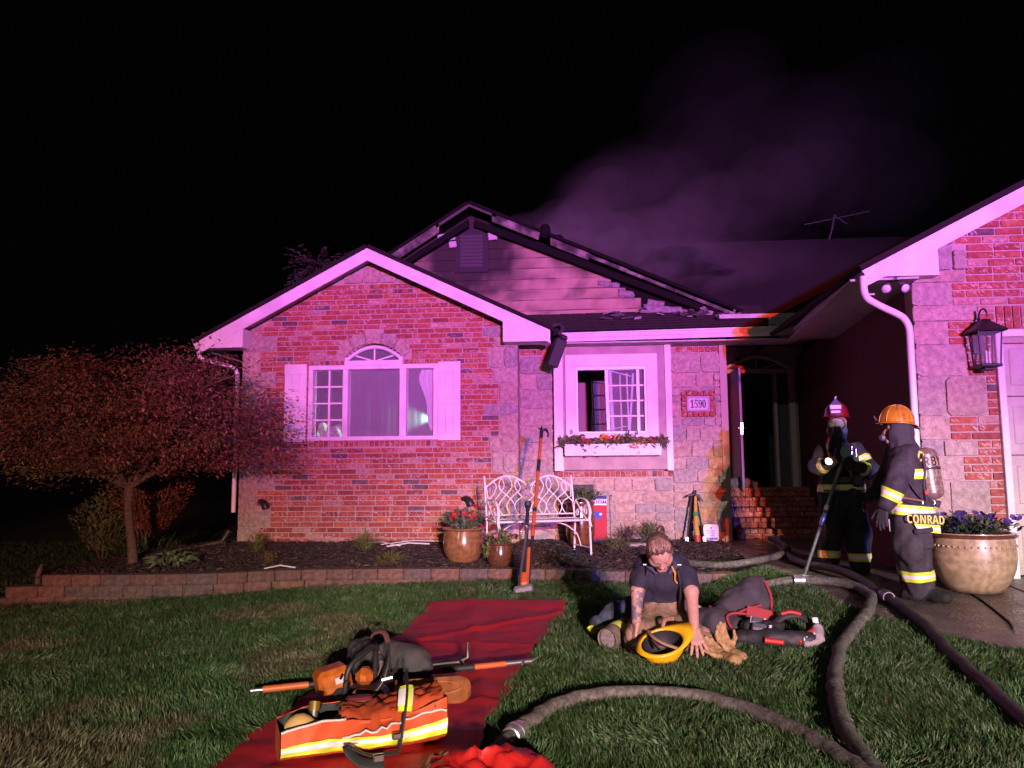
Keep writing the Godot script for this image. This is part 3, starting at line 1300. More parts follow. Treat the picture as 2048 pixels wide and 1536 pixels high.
	for q in [[0.47, 1.88, 0.44, 2.78, 0.028], [0.60, 1.9, 0.585, 2.72, 0.012], [0.70, 1.9, 0.685, 2.75, 0.014], [0.71, 1.88, 0.78, 2.74, 0.018], [0.42, 2.79, 0.75, 2.70, 0.01]]:
		m = MB.new()
		m.tube([Vector3(q[0], q[1], -11.83), Vector3(q[2], q[3], -11.83)], q[4], 6, true, 0.4, Vector3(0, 0, 1))
		obj(cw, "broken_slat", m, slip)
	m = MB.new()
	m.tube([Vector3(0.40, 1.90, -11.68), Vector3(0.66, 1.955, -11.66)], 0.008, 6)
	obj(cw, "loose_rod", m, slip)
	m = MB.new()
	frame_bar(m, 0.40, 0.93, 1.885, 2.79, -11.812, -11.808, 0.0)
	obj(cw, "pane", m, mats["pane"])
	# the kitchen behind
	m = MB.new()
	m.box(Vector3(0.5, 1.8, -13.6), Vector3(2.6, 2.9, 0.1))
	m.box(Vector3(-0.75, 1.8, -12.8), Vector3(0.1, 2.9, 1.5))
	m.box(Vector3(1.75, 1.8, -12.8), Vector3(0.1, 2.9, 1.5))
	m.box(Vector3(0.5, 0.9, -12.8), Vector3(2.6, 0.1, 1.5))
	m.box(Vector3(0.5, 3.22, -12.8), Vector3(2.6, 0.1, 1.5))
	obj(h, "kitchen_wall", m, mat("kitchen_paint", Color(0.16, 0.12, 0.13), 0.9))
	m = MB.new()
	m.box(Vector3(0.02, 1.7, -12.6), Vector3(0.12, 2.0, 0.08), 0.01)
	m.box(Vector3(0.32, 1.9, -13.2), Vector3(0.3, 2.2, 0.05), 0.01)
	obj(h, "kitchen_door", m, mat("kitchen_door", Color(0.22, 0.15, 0.17), 0.7))

# the dark entry between stone wall and garage
func build_entry(h: Node3D) -> void:
	var z := -14.1
	var e := part(h, "entry")
	var arch := func(x: float) -> float: return 3.0 + 0.27 * (1.0 - pow(clampf(absf(x - 3.05) / 0.62, 0.0, 1.0), 2.0))
	var xs := [2.14, 2.45]
	for k in range(1, 13):
		xs.append(2.45 + 1.2 * k / 12.0)
	xs.append(3.85)
	var holes := [Rect2(2.45, 0.98, 1.2, 2.02)]
	for k in 12:
		holes.append(Rect2(2.45 + 0.1 * k, 3.0, 0.1, arch.call(2.5 + 0.1 * k) - 3.0))
	cut_wall(e, "back_wall", xs, 0.2, func(_x: float) -> float: return 3.45, holes, z, 0.15, mats["stucco"])
	var m := MB.new()
	m.box(Vector3(2.09, 1.75, -13.0), Vector3(0.1, 3.0, 2.3))
	obj(e, "left_wall", m, mats["mortar"])
	m = MB.new()
	m.box(Vector3(2.95, 3.5, -12.8), Vector3(1.9, 0.06, 2.6))
	obj(e, "ceiling", m, mats["soffit"])
	# frame, transom, sidelight
	var dm := mat("door_frame_paint", Color(0.55, 0.48, 0.44), 0.6)
	m = MB.new()
	frame_bar(m, 2.45, 2.56, 1.0, 3.02, z - 0.1, z + 0.05)
	frame_bar(m, 3.32, 3.375, 1.0, 3.02, z - 0.1, z + 0.05)
	frame_bar(m, 3.58, 3.68, 1.0, 3.02, z - 0.1, z + 0.05)
	frame_bar(m, 2.45, 3.68, 2.985, 3.05, z - 0.1, z + 0.054)
	var pts := []
	for k in 21:
		var x := 2.47 + 1.17 * k / 20.0
		pts.append(Vector3(x, arch.call(x), z + 0.01))
	m.tube(pts, 0.045, 8, true, 0.8)
	obj(e, "door_frame", m, dm)
	m = MB.new()
	for q in [[2.62, 3.14], [3.05, 3.25], [3.48, 3.15]]:
		m.tube([Vector3(3.05, 3.04, z), Vector3(q[0], q[1], z)], 0.013, 6)
	obj(e, "transom_muntin", m, dm)
	m = MB.new()
	frame_bar(m, 3.375, 3.58, 1.0, 2.985, z - 0.06, z - 0.055, 0.0)
	obj(e, "sidelight_pane", m, textured(mat("dusty_pane", Color(0.10, 0.09, 0.095), 0.5), noise_tex("paint", 0.006, 0.88, 1.0), 1.5))
	m = MB.new()
	var pl := PackedVector2Array([Vector2(2.5, 3.03), Vector2(3.62, 3.03)])
	for k in range(20, -1, -1):
		var x := 2.5 + 1.12 * k / 20.0
		pl.append(Vector2(x, arch.call(x)))
	m.prism(pl, z - 0.05, z - 0.045)
	obj(e, "transom_pane", m, mat("transom_glass", Color(0.12, 0.10, 0.12), 0.15))
	# the door swung out towards the steps
	var d := part(h, "door", "dark front door swung open towards the steps")
	m = MB.new()
	m.box(Vector3(2.585, 1.99, -13.62), Vector3(0.045, 1.98, 0.86), 0.006)
	obj(d, "leaf", m, mat("door_dark", Color(0.09, 0.055, 0.05), 0.45))
	m = MB.new()
	m.box(Vector3(2.585, 1.98, -13.185), Vector3(0.05, 0.2, 0.025), 0.006)
	m.tube([Vector3(2.53, 1.99, -13.2), Vector3(2.66, 1.99, -13.2)], 0.011, 8)
	obj(d, "handle", m, mats["chrome"])
	m = MB.new()
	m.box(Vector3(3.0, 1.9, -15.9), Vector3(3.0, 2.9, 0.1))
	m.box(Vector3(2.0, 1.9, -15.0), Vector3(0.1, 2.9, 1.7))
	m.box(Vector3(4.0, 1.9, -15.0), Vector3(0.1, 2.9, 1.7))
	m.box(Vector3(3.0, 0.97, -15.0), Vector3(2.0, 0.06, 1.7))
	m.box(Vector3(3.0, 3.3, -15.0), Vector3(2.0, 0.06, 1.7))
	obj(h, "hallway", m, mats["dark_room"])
	# brick steps up to the door
	var st := part(h, "steps")
	var sb := MB.new()
	sb.box(Vector3(0, 0, 0), Vector3(1, 1, 1), 0.03)
	for i in 5:
		var zf := -12.27 - i * 0.28
		var y := 0.3 + i * 0.146
		m = MB.new()
		m.box(Vector3(2.93, y + 0.063, (zf - 14.1) * 0.5 - 0.02), Vector3(1.6, 0.126, 14.1 + zf - 0.04), 0.0)
		obj(st, "core", m, mats["mortar"])
		var x := 2.14
		while x < 3.68:
			var l := minf(0.254, 3.72 - x)
			var o := add(st, "brick", brick_mesh, mats["brick_tone_%d" % [1, 2, 4][rng.randi() % 3]])
			o.transform = Transform3D(Basis.from_scale(Vector3((l - 0.01) / 0.244, 1.15, 1.0)), Vector3(x + l * 0.5, y + 0.038, zf + rng.randf_range(-0.004, 0.004)))
			x += l
		x = 2.14
		while x < 3.68:
			var l := minf(0.11, 3.72 - x)
			m = MB.new()
			m.box(Vector3.ZERO, Vector3(l - 0.01, 0.062, 0.29), 0.008)
			var o := obj(st, "brick", m, mats["brick_tone_%d" % [1, 2, 4, 0][rng.randi() % 4]])
			o.position = Vector3(x + l * 0.5, y + 0.111, zf - 0.135 + rng.randf_range(-0.004, 0.004))
			x += l
	m = MB.new()
	m.box(Vector3(2.93, 1.012, -13.75), Vector3(1.6, 0.03, 0.72), 0.01)
	obj(st, "landing", m, mats["mortar"])
	# flush light under the porch ceiling
	var cl := thing("porch_light", "small unlit ceiling light under the dark porch", "lamp", Vector3(3.0, 3.47, -13.0))
	m = MB.new()
	m.lathe([Vector2(0.001, -0.09), Vector2(0.09, -0.08), Vector2(0.13, -0.03), Vector2(0.13, -0.002)], 18)
	obj(cl, "globe", m, mat("globe_glass", Color(0.5, 0.45, 0.45), 0.3))
	m = MB.new()
	m.lathe([Vector2(0.15, -0.03), Vector2(0.15, 0.0), Vector2(0.001, 0.0)], 18)
	obj(cl, "base", m, mats["black_metal"])

# the garage wing on the right
func build_garage(h: Node3D) -> void:
	var z := -7.94
	var w := part(h, "garage_wall")
	var top := func(x: float) -> float: return 3.36 + (x - 2.9) * 0.51
	cut_wall(w, "mortar", [3.24, 3.96, 6.4, 6.8], 0.2, top, [Rect2(3.96, 0.1, 2.44, 2.4)], z - 0.012, 0.2, mats["mortar"])
	# side wall runs back beside the entry
	var m := MB.new()
	m.T = Transform3D(Basis(Vector3(0, 1, 0), -0.0779), Vector3(3.25, 0, -7.97))
	m.box(Vector3(0.1, 1.7, -3.1), Vector3(0.2, 3.1, 6.2))
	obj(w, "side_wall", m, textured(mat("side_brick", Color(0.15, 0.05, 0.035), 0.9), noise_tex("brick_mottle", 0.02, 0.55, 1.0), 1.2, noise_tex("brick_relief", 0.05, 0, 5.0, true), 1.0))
	# corner stones, with faces to both sides
	var edge := []
	var y := 0.28
	var k := 0
	while y < 3.2:
		var hh: float = [0.229, 0.381, 0.305, 0.229, 0.152][k % 5]
		var wd: float = [0.46, 0.30, 0.58, 0.36, 0.5, 0.26, 0.62][k % 7]
		var t := minf(y + hh, 3.22)
		if wd > 0.4 and k % 2 == 0:
			var s := wd * 0.42
			stone(w, 3.215, 3.22 + s, y, t, z, -1, 0.02, 0.3)
			stone(w, 3.22 + s, 3.24 + wd, y, t, z, -1, 0.02, 0.3)
		else:
			stone(w, 3.215, 3.24 + wd, y, t, z, -1, 0.02, 0.3)
		edge.append([y, t, 3.24 + wd])
		y += hh
		k += 1
	for q in [[3.45, 3.62, 3.22, 3.48], [3.62, 3.75, 3.22, 3.42], [3.45, 3.65, 3.48, 3.66]]:
		stone(w, q[0], q[1], q[2], q[3], z, -1, 0.04, 0.5)
	for q in [[3.22, 3.45, 3.14, 3.24]]:
		stone(w, q[0], q[1], q[2], q[3], z, -1, 0.04)
	var spans := func(yy: float) -> Array:
		var a := 3.45
		for q in edge:
			if yy >= q[0] and yy < q[1]:
				a = q[2]
		if yy > 3.22 and yy < 3.66:
			a = 3.76 if yy < 3.45 else 3.66
		if yy > 3.6:
			a = maxf(a, 2.98 + (yy - 3.36) / 0.51)
		if yy < 2.62:
			return [[a, 3.955]]
		if yy < 2.86:
			return [[a, 3.98]]
		return [[a, 4.9]]
	lay_bricks(w, 0.28, 4.3, z, spans, func(x: float, _y: float) -> bool: return x < 4.45)
	var one := func(_x: float, _y: float) -> bool: return true
	var x := 3.985
	while x < 4.7:
		brick(w, x, 2.63, 0.0762, 0.235, z + 0.006, one)
		x += 0.0762
	# door with its casing
	m = MB.new()
	frame_bar(m, 3.955, 4.02, 0.28, 2.62, z - 0.14, z + 0.035, 0.006)
	frame_bar(m, 3.955, 6.4, 2.555, 2.625, z - 0.14, z + 0.037, 0.006)
	obj(w, "casing", m, mats["white_trim"])
	var d := part(h, "garage_door", "pale sectional garage door with pressed panels")
	var gm := textured(mat("garage_paint", Color(0.52, 0.45, 0.40), 0.6), noise_tex("paint", 0.006, 0.88, 1.0), 1.0, noise_tex("grain_relief", 0.08, 0, 6.0, true), 0.25)
	for i in 4:
		var ya := 0.31 + i * 0.562
		m = MB.new()
		frame_bar(m, 4.02, 6.4, ya, ya + 0.556, z - 0.13, z - 0.09, 0.006)
		for j in 4:
			var xa := 4.12 + j * 0.58
			frame_bar(m, xa, xa + 0.48, ya + 0.1, ya + 0.46, z - 0.10, z - 0.082, 0.012)
		obj(d, "panel", m, gm)
	m = MB.new()
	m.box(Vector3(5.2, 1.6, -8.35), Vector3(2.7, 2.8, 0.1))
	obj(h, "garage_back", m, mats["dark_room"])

func slope_slab(parent: Node, called: String, a: Vector3, b: Vector3, c: Vector3, d: Vector3, thick: float, m: Material) -> Node:
	# a, b along the eave, c, d along the ridge
	var mb := MB.new()
	var up := (b - a).cross(d - a).normalized()
	if up.y < 0.0:
		up = -up
	var t := up * thick
	mb.quad_out(a + t, b + t, c + t, d + t, up)
	mb.quad_out(a, b, c, d, -up)
	for e in [[a, b], [b, c], [c, d], [d, a]]:
		mb.quad_out(e[0], e[1], e[1] + t, e[0] + t, (e[0] + e[1]) * 0.5 - (a + b + c + d) * 0.25)
	return obj(parent, called, mb, m)

# overlapping tabs of roofing on a slope
func shingles(parent: Node, a: Vector3, b: Vector3, d: Vector3, rows: int) -> void:
	var m := MB.new()
	var u := (b - a).normalized()
	var v := (d - a).normalized()
	var n := u.cross(v).normalized()
	if n.y < 0.0:
		n = -n
	var len := (b - a).length()
	var step := (d - a).length() / rows
	for r in rows:
		var x := -rng.randf() * 0.3
		while x < len:
			var w := rng.randf_range(0.16, 0.34)
			var x0 := maxf(x, 0.0)
			var x1 := minf(x + w - 0.008, len)
			if x1 > x0 + 0.02:
				var lift := 0.012 + rng.randf_range(0.0, 0.006)
				var jit := rng.randf_range(-0.012, 0.012)
				var p0 := a + u * x0 + v * (r * step + jit)
				var p1 := a + u * x1 + v * (r * step + jit)
				var p2 := a + u * x1 + v * ((r + 1.08) * step)
				var p3 := a + u * x0 + v * ((r + 1.08) * step)
				m.quad_out(p0 + n * lift, p1 + n * lift, p2 + n * 0.004, p3 + n * 0.004, n)
				m.quad_out(p0, p1, p1 + n * lift, p0 + n * lift, -v)
			x += w
	var o := obj(parent, "shingles", m, textured(mat("shingle_tab", Color(0.06, 0.045, 0.042), 0.95), tex["speckle"], 1.5))
	o.set_meta("kind", "stuff")

func rake(parent: Node, called: String, a: Vector2, b: Vector2, drop: float, z0: float, z1: float) -> void:
	var m := MB.new()
	m.prism(PackedVector2Array([a, b, b - Vector2(0, drop), a - Vector2(0, drop)]), z0, z1)
	obj(parent, called, m, mats["white_trim"])

func build_roofs(h: Node3D) -> void:
	var r := part(h, "roof")
	var m: MB
	var sh: Material = mats["shingle"]
	# front gable roof
	var az := -11.10
	slope_slab(r, "slope", Vector3(-5.62, 3.21, az), Vector3(-5.62, 3.21, -16.5), Vector3(-3.06, 4.56, -16.5), Vector3(-3.06, 4.56, az), 0.055, sh)
	slope_slab(r, "slope", Vector3(-0.36, 3.27, az), Vector3(-0.36, 3.27, -14.5), Vector3(-3.055, 4.56, -14.5), Vector3(-3.055, 4.56, az), 0.055, sh)
	rake(r, "rake_board", Vector2(-3.06, 4.565), Vector2(-5.545, 3.25), 0.19, -11.16, -11.13)
	rake(r, "rake_board", Vector2(-3.058, 4.565), Vector2(-0.41, 3.295), 0.185, -11.162, -11.132)
	for q in [[Vector2(-5.545, 3.14), Vector2(-4.89, 3.14), Vector2(-4.89, 3.42), Vector2(-5.545, 3.20)], [Vector2(-1.08, 3.14), Vector2(-0.42, 3.14), Vector2(-0.42, 3.2), Vector2(-1.08, 3.44)]]:
		m = MB.new()
		m.prism(PackedVector2Array(q), -11.48, -11.14)
		obj(r, "eave_box", m, mats["white_trim"])
	m = MB.new()
	m.prism(PackedVector2Array([Vector2(-3.06, 4.50), Vector2(-5.4, 3.26), Vector2(-5.4, 3.22), Vector2(-3.06, 4.46)]), -11.47, -11.16)
	m.prism(PackedVector2Array([Vector2(-3.06, 4.50), Vector2(-0.5, 3.28), Vector2(-0.5, 3.24), Vector2(-3.06, 4.46)]), -11.47, -11.16)
	obj(r, "soffit", m, mats["soffit"])
	# gutters and downspouts
	gutter(r, Vector3(-0.30, 3.165, -11.43), Vector3(3.05, 3.20, -11.43), Vector3(0, 0, 1))
	gutter(r, Vector3(-5.60, 3.13, -11.15), Vector3(-5.60, 3.13, -16.0), Vector3(-1, 0, 0))
	gutter(r, Vector3(2.735, 3.115, -7.72), Vector3(3.05, 3.16, -11.4), Vector3(-1, 0, 0))
	m = MB.new()
	m.box(Vector3(1.38, 3.15, -11.66), Vector3(3.4, 0.02, 0.46))
	obj(r, "soffit", m, mats["soffit"])
	m = MB.new()
	m.T = Transform3D(Basis(Vector3(0, 1, 0), -0.0845), Vector3(2.9, 3.14, -9.55))
	m.box(Vector3(0.17, -0.02, 0), Vector3(0.62, 0.02, 3.5))
	obj(r, "soffit", m, mats["soffit"])
	var ds := MB.new()
	var path := curve([Vector3(2.70, 3.13, -7.72), Vector3(2.70, 3.02, -7.72), Vector3(2.73, 2.93, -7.74), Vector3(2.83, 2.87, -7.77), Vector3(3.02, 2.79, -7.83), Vector3(3.10, 2.75, -7.86), Vector3(3.15, 2.66, -7.87), Vector3(3.155, 2.5, -7.87)], 28)
	path.append(Vector3(3.15, 1.2, -7.87))
	path.append(Vector3(3.14, 0.36, -7.87))
	ds.tube(path, 0.04, 10, true, 0.85)
	obj(h, "downspout", ds, mats["vinyl"])
	ds = MB.new()
	path = curve([Vector3(-5.60, 3.12, -11.25), Vector3(-5.60, 3.03, -11.27), Vector3(-5.5, 2.98, -11.3), Vector3(-5.2, 2.90, -11.38), Vector3(-5.1, 2.84, -11.42), Vector3(-5.08, 2.7, -11.43)], 20)
	path.append(Vector3(-5.08, 0.75, -11.43))
	ds.tube(path, 0.036, 10, true, 0.85)
	obj(h, "downspout", ds, mats["vinyl"])
	# splash plate where the valley meets the gutter
	m = MB.new()
	m.T = Transform3D(Basis(Vector3(0, 1, 0), 0.25), Vector3(2.86, 3.39, -11.46))
	m.box(Vector3.ZERO, Vector3(0.4, 0.15, 0.02), 0.004)
	m.box(Vector3(0.2, 0.02, -0.12), Vector3(0.02, 0.19, 0.24), 0.004)
	obj(r, "splash_plate", m, mat("splash", Color(0.38, 0.36, 0.34), 0.6))
	# main roof: front slope with tabs, back slope
	slope_slab(r, "slope", Vector3(-0.75, 3.26, -11.40), Vector3(2.9, 3.26, -11.40), Vector3(2.9, 6.2, -17.3), Vector3(-0.75, 6.2, -17.3), 0.05, sh)
	slope_slab(r, "slope", Vector3(-5.4, 3.95, -12.8), Vector3(-0.75, 3.95, -12.8), Vector3(-0.75, 6.2, -17.3), Vector3(-5.4, 6.0, -17.3), 0.05, sh)
	slope_slab(r, "slope", Vector3(2.9, 3.26, -11.40), Vector3(12.0, 3.26, -11.40), Vector3(6.9, 6.2, -17.3), Vector3(2.9, 6.2, -17.3), 0.05, sh)
	slope_slab(r, "slope", Vector3(-5.4, 3.2, -22.5), Vector3(12.0, 3.2, -22.5), Vector3(6.9, 6.2, -17.3), Vector3(-5.4, 6.0, -17.3), 0.05, sh)
	shingles(r, Vector3(-0.8, 3.33, -11.42), Vector3(2.75, 3.345, -11.42), Vector3(-0.8, 3.82, -12.4), 8)
	# garage roof
	slope_slab(r, "slope", Vector3(2.68, 3.18, -7.68), Vector3(2.72, 3.18, -17.0), Vector3(7.0, 5.38, -17.0), Vector3(7.0, 5.38, -7.68), 0.055, sh)
	slope_slab(r, "slope", Vector3(11.3, 3.18, -7.68), Vector3(11.3, 3.18, -17.0), Vector3(7.0, 5.38, -17.0), Vector3(7.0, 5.38, -7.68), 0.055, sh)
	rake(r, "rake_board", Vector2(2.73, 3.235), Vector2(6.9, 5.36), 0.195, -7.77, -7.74)
	m = MB.new()
	m.prism(PackedVector2Array([Vector2(2.735, 3.135), Vector2(3.41, 3.135), Vector2(3.41, 3.42), Vector2(2.735, 3.19)]), -7.93, -7.748)
	obj(r, "eave_box", m, mats["white_trim"])
	build_burnt_gable(h)

func gutter(parent: Node, a: Vector3, b: Vector3, out: Vector3) -> void:
	# ogee trough; profile in (outwards, up)
	var prof := [Vector2(-0.06, 0.0), Vector2(0.005, 0.0), Vector2(0.02, 0.035), Vector2(0.022, 0.045), Vector2(0.035, 0.06), Vector2(0.05, 0.10), Vector2(0.062, 0.108), Vector2(0.062, 0.125), Vector2(0.05, 0.125), Vector2(0.04, 0.1), Vector2(-0.06, 0.095)]
	var m := MB.new()
	var rows := []
	for p in [a, b]:
		var row := PackedVector3Array()
		for q in prof:
			row.append(p + out * q.x + Vector3.UP * q.y)
		rows.append(row)
	var d := b - a
	for k in prof.size():
		var k2 := (k + 1) % prof.size()
		var c: Vector3 = (rows[0][k] + rows[0][k2]) * 0.5 - (a + out * 0.0 + Vector3.UP * 0.06)
		m.quad_out(rows[0][k], rows[0][k2], rows[1][k2], rows[1][k], c)
	m.fan(rows[0], -d)
	m.fan(rows[1], d)
	obj(parent, "gutter", m, mats["white_trim"])

# the gable of the main roof, where the fire broke through
func build_burnt_gable(h: Node3D) -> void:
	var g := part(h, "burnt_gable", "sided gable scorched black round its louvred vent")
	var z := -12.2
	var apex := Vector2(-1.69, 5.46)
	var top := func(x: float) -> float: return apex.y - 0.12 - (apex.x - x) * 0.63 if x < apex.x else apex.y - 0.12 - (x - apex.x) * 0.447
	# boards: painted ochre, sooted by real burns round the vent and along the eave
	var bm := mat("siding", Color(1, 1, 1), 0.85)
	bm.vertex_color_use_as_albedo = true
	textured(bm, noise_tex("paint", 0.006, 0.88, 1.0), 1.0, noise_tex("grain_relief", 0.08, 0, 6.0, true), 0.4)
	var n := FastNoiseLite.new()
	n.seed = 9
	n.frequency = 0.9
	n.fractal_octaves = 4
	var i := 0
	var y := 3.45
	while y < 5.3:
		var yt := y + 0.157
		var xa := -3.6 if y < 4.2 else apex.x - (apex.y - 0.12 - y) / 0.63 - 0.02
		var xb := apex.x + (apex.y - 0.12 - y) / 0.447 + 0.02
		# the lowest boards are broken off where the roof burnt through
		if i == 1:
			xb = 1.12
		elif i == 2:
			xb = 0.95
		elif i == 3:
			xb = 0.72
		elif i > 3:
			xb = minf(xb, 0.5)
		var m := MB.new()
		var rows := []
		var cols := 48
		for v in [[0.0, 0.0], [0.02, 0.022], [0.16, 0.019], [0.9, 0.006], [1.06, 0.003]]:
			var row := PackedVector3Array()
			for k in cols:
				var x := lerpf(xa, xb, k / (cols - 1.0))
				var yy: float = lerpf(y, yt, v[0])
				if yy > top.call(x):
					yy = maxf(top.call(x), y - 0.02)
				var sag := 0.006 * n.get_noise_2d(x * 4.0, i * 7.0) * (1.0 if v[0] < 0.1 else 0.0)
				row.append(Vector3(x, yy + sag, z + v[1] + absf(sag) * 0.8))
			rows.append(row)
		m.grid(rows)
		for k in m.V.size():
			var p := m.V[k]
			var d := Vector2((p.x + 1.66) * 0.85, (p.y - 4.85) * 0.75).length()
			var soot := smoothstep(1.0, 0.42, d + 0.25 * n.get_noise_2d(p.x * 3.0, p.y * 3.0))
			soot = maxf(soot, 0.85 * smoothstep(0.30, 0.02, top.call(p.x) - p.y + 0.22 * n.get_noise_2d(p.x * 2.0 + 9.0, p.y * 2.0)))
			soot = maxf(soot, 0.55 * smoothstep(0.05, 0.45, n.get_noise_2d(p.x * 1.2 + 30.0, p.y * 4.0)))
			soot = maxf(soot, 0.7 * smoothstep(0.035, 0.0, p.y - y) * smoothstep(-0.25, 0.2, n.get_noise_2d(p.x * 1.5, i * 3.0)))
			if p.x < -2.0:
				soot = maxf(soot, 0.55 + 0.3 * n.get_noise_2d(p.x * 2.0, p.y * 2.0))
			var rust := smoothstep(0.25, 0.5, n.get_noise_2d(p.x * 2.2 - 40.0, p.y * 3.0 + 4.0)) * smoothstep(-0.4, 0.4, p.x)
			var c := Color(0.44, 0.31, 0.24).lerp(Color(0.30, 0.12, 0.08), rust * 0.7).lerp(Color(0.02, 0.018, 0.02), clampf(soot, 0.0, 0.97))
			m.C[k] = c
		obj(g, "siding_board", m, bm)
		y += 0.168
		i += 1
	# charred backing behind the boards
	var bk := MB.new()
	bk.prism(PackedVector2Array([Vector2(-3.7, 3.3), Vector2(2.45, 3.3), Vector2(2.45, 3.58), apex + Vector2(0, -0.1), Vector2(-3.7, 4.1)]), z - 0.1, z - 0.01)
	obj(g, "charred_wall", bk, mats["charred"])
	# torn insulation where the corner burnt away
	for q in [[1.05, 1.3, 3.83, 3.93, 0.3], [0.98, 1.55, 3.70, 3.84, 0.5], [1.2, 1.75, 3.66, 3.79, 0.4], [0.62, 0.85, 3.98, 4.10, 0.25], [1.5, 2.0, 3.62, 3.70, 0.3], [0.3, 0.62, 4.16, 4.24, 0.2]]:
		var m := MB.new()
		var rows := []
		for a in 6:
			var row := PackedVector3Array()
			for b in 10:
				var u := b / 9.0
				var v := a / 5.0
				var yy := lerpf(q[2], q[3], v) - u * 0.05 + 0.02 * fnoise.get_noise_2d(u * 90.0 + q[0] * 300.0, v * 60.0)
				row.append(Vector3(lerpf(q[0], q[1], u) + 0.03 * fnoise.get_noise_2d(v * 100.0, q[2] * 400.0), yy, z + 0.03 + 0.04 * sin(v * PI) + 0.02 * fnoise.get_noise_2d(u * 120.0, v * 120.0 + q[0] * 90.0)))
			rows.append(row)
		m.grid(rows)
		obj(g, "torn_insulation", m, textured(mat("insulation", Color(0.40, 0.34, 0.38), 0.95), noise_tex("stone_mottle", 0.012, 0.6, 1.0), 2.0))
	# vent
	var m := MB.new()
	m.prism(PackedVector2Array([Vector2(-1.93, 4.42), Vector2(-1.40, 4.42), Vector2(-1.40, 4.98), Vector2(-1.5, 5.10), Vector2(-1.665, 5.16), Vector2(-1.83, 5.10), Vector2(-1.93, 4.98)]), z, z + 0.045)
	obj(g, "vent_frame", m, mat("sooty_vent", Color(0.022, 0.02, 0.026), 0.85))
	for k in 9:
		m = MB.new()
		m.T = Transform3D(Basis(Vector3(1, 0, 0), -0.7), Vector3(-1.665, 4.52 + k * 0.058, z + 0.07))
		m.box(Vector3.ZERO, Vector3(0.36, 0.012, 0.05), 0.002)
		obj(g, "vent_slat", m, mat("sooty_slat", Color(0.085, 0.075, 0.09), 0.7))
	# peeled trim beside the vent
	for q in [[-2.2, -1.92, 4.93, 5.05, 0.1], [-2.02, -1.9, 4.82, 4.92, 0.08], [-1.4, -1.26, 4.92, 5.06, 0.1]]:
		m = MB.new()
		m.T = Transform3D(Basis(Vector3(0, 0, 1), q[4]), Vector3((q[0] + q[1]) * 0.5, (q[2] + q[3]) * 0.5, z + 0.07))
		m.box(Vector3.ZERO, Vector3(q[1] - q[0], q[3] - q[2], 0.02), 0.008)
		obj(g, "peeled_trim", m, mat("peeled", Color(0.42, 0.38, 0.42), 0.7))
	# roof of this gable
	var sh: Material = mats["charred"]
	slope_slab(g, "slope", Vector3(2.42, 3.64, -11.97), Vector3(2.42, 3.64, -16.5), Vector3(-1.69, 5.47, -16.5), Vector3(-1.69, 5.47, -11.97), 0.05, sh)
	slope_slab(g, "slope", Vector3(-3.75, 4.17, -11.97), Vector3(-3.75, 4.17, -16.5), Vector3(-1.69, 5.47, -16.5), Vector3(-1.69, 5.47, -11.97), 0.045, sh)
	# what is left of its rake boards
	var tone_a := textured(mat("scorched_board", Color(0.30, 0.25, 0.24), 0.8), noise_tex("soot", 0.008, 0.15, 1.0, false, 5, 141), 0.9)
	var tone_b := mat("burnt_board", Color(0.07, 0.06, 0.062), 0.85)
	var right := func(x: float) -> float: return apex.y - (x - apex.x) * 0.447
	var left := func(x: float) -> float: return apex.y - (apex.x - x) * 0.63
	for q in [[-1.69, -1.25, 0.035, 0, 0.0, tone_b], [-1.32, -0.58, 0.13, 0, 0.0, tone_a], [-0.42, 0.18, 0.12, 0, 0.01, tone_a], [0.16, 0.75, 0.06, 0, 0.02, tone_a], [0.7, 1.5, 0.05, 0, 0.03, tone_a], [1.5, 2.32, 0.05, 0, 0.03, tone_a]]:
		m = MB.new()
		var ya: float = right.call(q[0]) - q[4]
		var yb: float = right.call(q[1]) - q[4]
		m.prism(PackedVector2Array([Vector2(q[0], ya), Vector2(q[1], yb), Vector2(q[1] - 0.02, yb - q[2] * 0.9), Vector2(q[0], ya - q[2])]), -11.995, -11.968 + q[4] * 0.2)
		obj(g, "rake_remnant", m, q[5])
	for q in [[-1.69, -2.2, 0.05, tone_b], [-2.15, -2.95, 0.15, tone_a], [-2.9, -3.7, 0.15, tone_a]]:
		m = MB.new()
		var ya: float = left.call(q[0])
		var yb: float = left.call(q[1])
		m.prism(PackedVector2Array([Vector2(q[0], ya), Vector2(q[1], yb), Vector2(q[1], yb - q[2]), Vector2(q[0], ya - q[2])]), -11.995, -11.97)
		obj(g, "rake_remnant", m, q[3])
	# charred rafter below them and debris on the lower roof
	m = MB.new()
	m.prism(PackedVector2Array([Vector2(-1.6, 5.24), Vector2(2.3, 3.60), Vector2(2.25, 3.52), Vector2(-1.6, 5.12)]), -12.15, -12.03)
	m.prism(PackedVector2Array([Vector2(-1.7, 5.24), Vector2(-3.0, 4.44), Vector2(-3.0, 4.34), Vector2(-1.7, 5.12)]), -12.15, -12.03)
	obj(g, "charred_rafter", m, mats["charred"])
	m = MB.new()
	m.box(Vector3(-0.5, 5.0, -12.1), Vector3(0.16, 0.22, 0.3), 0.05)
	m.box(Vector3(-0.3, 4.9, -12.15), Vector3(0.16, 0.12, 0.2), 0.04)
	obj(g, "charred_lump", m, mats["charred"])
	var dm := mat("roof_debris", Color(0.10, 0.09, 0.1), 0.9)
